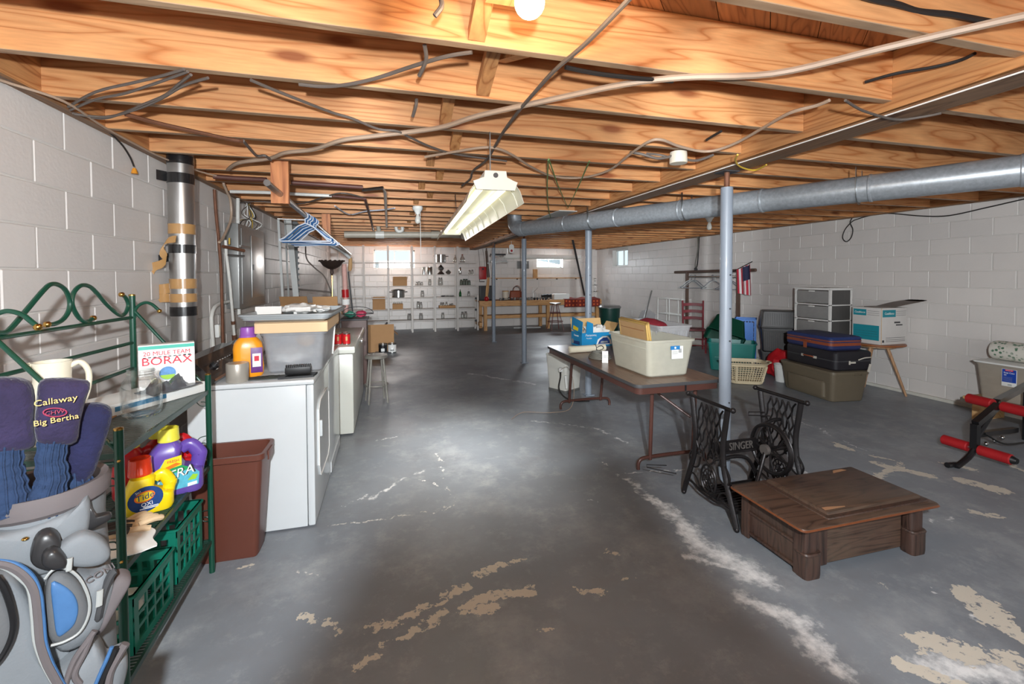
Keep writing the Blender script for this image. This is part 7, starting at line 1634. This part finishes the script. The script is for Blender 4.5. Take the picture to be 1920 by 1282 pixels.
def B_(px, py=560, y=12.6): return at(px, py, y=y).x
T = thing('radio_box', 'black square box on the bench beside the shelving', 'box', (B_(913), 12.7, WZ+.001)); part(T, 'case', MB().box((0, 0, .21), (.40, .18, .42), .006), 'black'); part(T, 'front_panel', MB().box((0, -.092, .21), (.34, .006, .36)), 'dark_grey')
T = thing('leather_bag', 'brown leather bag with round handles on the workbench', 'bag', (B_(968), 12.65, WZ+.001)); part(T, 'body', MB().loft([(rrect(.36, .18, .03), 0), (rrect(.38, .19, .03), .03), (rrect(.34, .13, .03), .24), (rrect(.32, .06, .02), .27)]), 'leather'); part(T, 'handle', MB().tube([(.11*math.cos(a), -.04, .26+.13*math.sin(a)) for a in np.linspace(0, PI, 16)], .009, 8), 'dark_grey'); part(T, 'handle', MB().tube([(.11*math.cos(a)+.05, .04, .26+.15*math.sin(a)) for a in np.linspace(0, PI, 16)], .009, 8), 'leather')
T = thing('tan_canister', 'tan round canister left of the leather bag', 'canister', (B_(950), 12.72, WZ+.001)); part(T, 'body', MB().lathe([(.09, 0), (.095, .24), (.08, .26)], 20), 'beige'); part(T, 'lid', MB().lathe([(.097, .24), (.097, .265), (.02, .27)], 20), 'cardboard_tan')
JR = random.Random(8); col = ['lid_grey', 'dark_grey', 'jar_glass', 'black', 'panel_grey']
pos = ['first', 'second', 'third', 'fourth', 'fifth', 'sixth', 'seventh', 'eighth', 'ninth', 'tenth', 'eleventh', 'twelfth', 'thirteenth', 'fourteenth', 'fifteenth', 'sixteenth', 'seventeenth', 'eighteenth']
for i in range(18):
    px = 939+5.3*i; T = thing('hardware_jar', f'{pos[i]} small hardware jar from the left along the bench front', 'jar', (B_(px, y=12.34), 12.36, WZ+.001), 0, 'hardware jars along the workbench front'); h = .07+.02*JR.random()
    part(T, 'body', MB().lathe([(.03, 0), (.033, .005), (.033, h*.75), (.028, h*.8)], 14), JR.choice(['dark_grey', 'jar_glass', 'black', 'panel_grey'])); part(T, 'lid', MB().lathe([(.031, h*.8), (.031, h)], 14), col[i % 5])
T = thing('white_carton', 'white shallow box with dark tools on the workbench', 'box', (B_(1048), 12.5, WZ+.001)); part(T, 'carton', MB().box((0, 0, .08), (.48, .28, .16), .004), 'white')
for i, (px, lb) in enumerate(((1022, 'dark power tool left of the white shallow box'), (1030, 'second dark tool touching the white shallow box'), (1061, 'dark tool right of the white shallow box'))):
    T = thing('power_tool', lb, 'tool', (B_(px), 12.62 if i < 2 else 12.75, WZ+.001)); part(T, 'body', MB().tube([(-.1, 0, .09), (.1, 0, .11)], .05, 12), 'black'); part(T, 'grip', MB().bar((.05, 0, .1), (.08, 0, .0), .04, .05), 'dark_grey')
T = thing('bench_clamp', 'thin upright metal clamp behind the hardware jars', 'clamp', (B_(1004), 12.8, WZ+.001)); part(T, 'bar', MB().tube([(0, 0, 0), (0, 0, .26)], .01, 8), 'steel'); part(T, 'arm', MB().tube([(0, 0, .2), (.14, 0, .34)], .006, 8), 'steel'); part(T, 'jaw', MB().tube([(.06, 0, 0), (.06, 0, .2)], .012, 8), 'panel_grey')
# patterned red quilt over the bench end
def quilt():
    M = bpy.data.materials.new('red_quilt'); M.use_nodes = True; nt = M.node_tree; b = nt.nodes['Principled BSDF']; L = nt.links.new
    tc = _n(nt, 'ShaderNodeTexCoord'); v = _n(nt, 'ShaderNodeTexVoronoi', Scale=9); v.inputs['Randomness'].default_value = .2; L(tc.outputs['Object'], v.inputs['Vector'])
    r = _n(nt, 'ShaderNodeValToRGB'); L(v.outputs['Distance'], r.inputs[0]); e = r.color_ramp.elements; e[0].position = .2; e[0].color = rgb(206, 96, 50); e[1].position = .3; e[1].color = rgb(120, 40, 30); L(r.outputs[0], b.inputs['Base Color']); b.inputs['Roughness'].default_value = .9; return M
mb = MB(); mb.grid(lambda u, v: (4.95+1.15*u, 12.24-.012*math.sin(u*30)*max(0, 1-2*v)+(.0 if v < .45 else (v-.45)*.8), WZ-.22+min(v, .45)/.45*.235+.07*max(0, v-.5)*math.sin(u*9+2)**2), 40, 14, .006)
solo('patchwork_quilt', 'red patterned quilt draped over the right end of workbench', 'quilt', mb, quilt())
T = thing('bar_stool', 'tall metal stool with round seat before the workbench', 'stool', (at(1041, 566, y=11.9).x, 11.9, 0))
part(T, 'seat', MB().lathe([(.15, .74), (.165, .75), (.165, .775), (.15, .78)], 24), 'steel')
for i in range(4): a = PI/4+i*PI/2; part(T, 'leg', MB().tube([(.08*math.cos(a), .08*math.sin(a), .74), (.26*math.cos(a), .26*math.sin(a), 0)], .011, 8), mat('stool_maroon', (110, 58, 54), .4))
for z, r in ((.25, .215), (.5, .15)): part(T, 'ring', MB().tube([(r*math.cos(a), r*math.sin(a), z) for a in np.linspace(0, 2*PI, 24)[:-1]], .008, 6, closed=True), 'stool_maroon')
T = thing('clamp_rack', 'red metal tool hung on the wall at the shelving end', 'tool', (at(905, 510, y=13.2).x, 13.2, 1.45)); part(T, 'body', MB().box((0, 0, .18), (.22, .1, .38), .02), 'red'); part(T, 'slot', MB().box((0, -.052, .3), (.05, .004, .06)), 'black'); part(T, 'handle', MB().tube([(-.1, -.03, .0), (-.1, -.03, -.08), (.05, -.03, -.08)], .012, 8), 'black')
for k in range(2): part(T, 'cord', MB().tube(spline([(-.08+.14*k, 0, .36), (-.1+.15*k, 0, .6), (-.13+.14*k, .02, .9)], 4), .006, 6), 'cable_grey')
T = thing('wooden_oar', 'brown tapered wooden oar leaning from girder to bench', 'oar', (0, 0, 0)); a, b, c = at(912, 470, y=12.0), at(916, 520, y=12.0), at(912, 560, y=12.0)
part(T, 'shaft', MB().tube([a, b], [.03, .045], 12), 'dark_wood'); part(T, 'blade', MB().tube([b, b.lerp(c, .5), c], [.05, .065, .05], 12, flat=.5), 'bench_wood_z'); part(T, 'tip', MB().tube([at(912, 465, y=12.0), a], .02, 8), 'dark_wood'); part(T, 'knob', MB().ball(c+Vector((0, -.02, 0)), .07, 14), 'red')
# hangers and cap by the ceiling
T = thing('ceiling_bracket', 'dark short bar under the joists carrying wire hangers', 'bracket', (0, 0, 0)); a, b = at(919, 477, y=10.4), at(948, 477, y=10.4); part(T, 'bar', MB().tube([a, b], .02, 8), 'dark_grey')
part(T, 'drop', MB().tube([a.lerp(b, .3), a.lerp(b, .3)+Vector((0, 0, .25))], .01, 6), 'dark_grey')
for i in range(3):
    o = link('clothes_hanger', hm['pale_board'], None); p = a.lerp(b, .35+.25*i); o.location = (p.x, 10.4+.05*i, p.z-.02+.02*i); o.rotation_euler = (0, .15*(i-1), .3*i); tag(o, f'{["left", "middle", "right"][i]} white hanger tangled at the girder end', 'hanger')
T = thing('hanging_tag', 'white hanging tag with red print near the girder end', 'tag', at(959, 466, y=10.3)); part(T, 'card', MB().prism(rrect(.12, .2, .05, 5), 0, .01, FACE_mY), 'white'); part(T, 'loop', MB().tube([(0, 0, .09), (0, 0, H-T.location.z-.01)], .005, 6), 'white'); part(T, 'red_print', MB().prism(circ(.03, 14, 0, -.05), 0, .002, TR(0, -.011, 0) @ FACE_mY), 'red')
T = thing('vent_grille', 'grey patterned panel on the back wall left of the window', 'panel', (at(981, 490, y=13.25).x, 13.27, 1.78)); part(T, 'plate', MB().box((0, 0, .1), (.38, .03, .24)), 'panel_grey')
for i in range(6): part(T, 'slat', MB().box((0, -.018, .01+.036*i), (.34, .01, .012)), 'dark_grey')
solo('pipe_length', 'dark pipe slanting down from the joists to the bench', 'pipe', MB().tube([at(1070, 432, y=9.5), at(1096, 553, y=12.2)], .026, 10), 'dark_grey')
solo('foam_board', 'small white panel lying above the joist bottoms over the duct', 'panel', MB().box((0, 0, 0), (.35, .9, .01)), 'white', at(1048, 404, z=H-.008))
T = thing('trophy_stand', 'thin tiered metal stand at the bench right end', 'stand', (at(1117, 540, y=12.7).x, 12.75, WZ+.001)); part(T, 'stem', MB().tube([(0, 0, 0), (0, 0, .62)], .01, 8), 'panel_grey')
for z, r in ((.2, .12), (.4, .1), (.6, .05)): part(T, 'tier', MB().lathe([(r*.3, z), (r, z+.015), (r*.98, z+.02)], 16), 'panel_grey')
solo('floor_stick', 'pale stick lying on the floor under the workbench', 'stick', MB().tube([(3.5, 12.6, .02), (4.3, 12.5, .02)], .02, 8), 'pale_board')
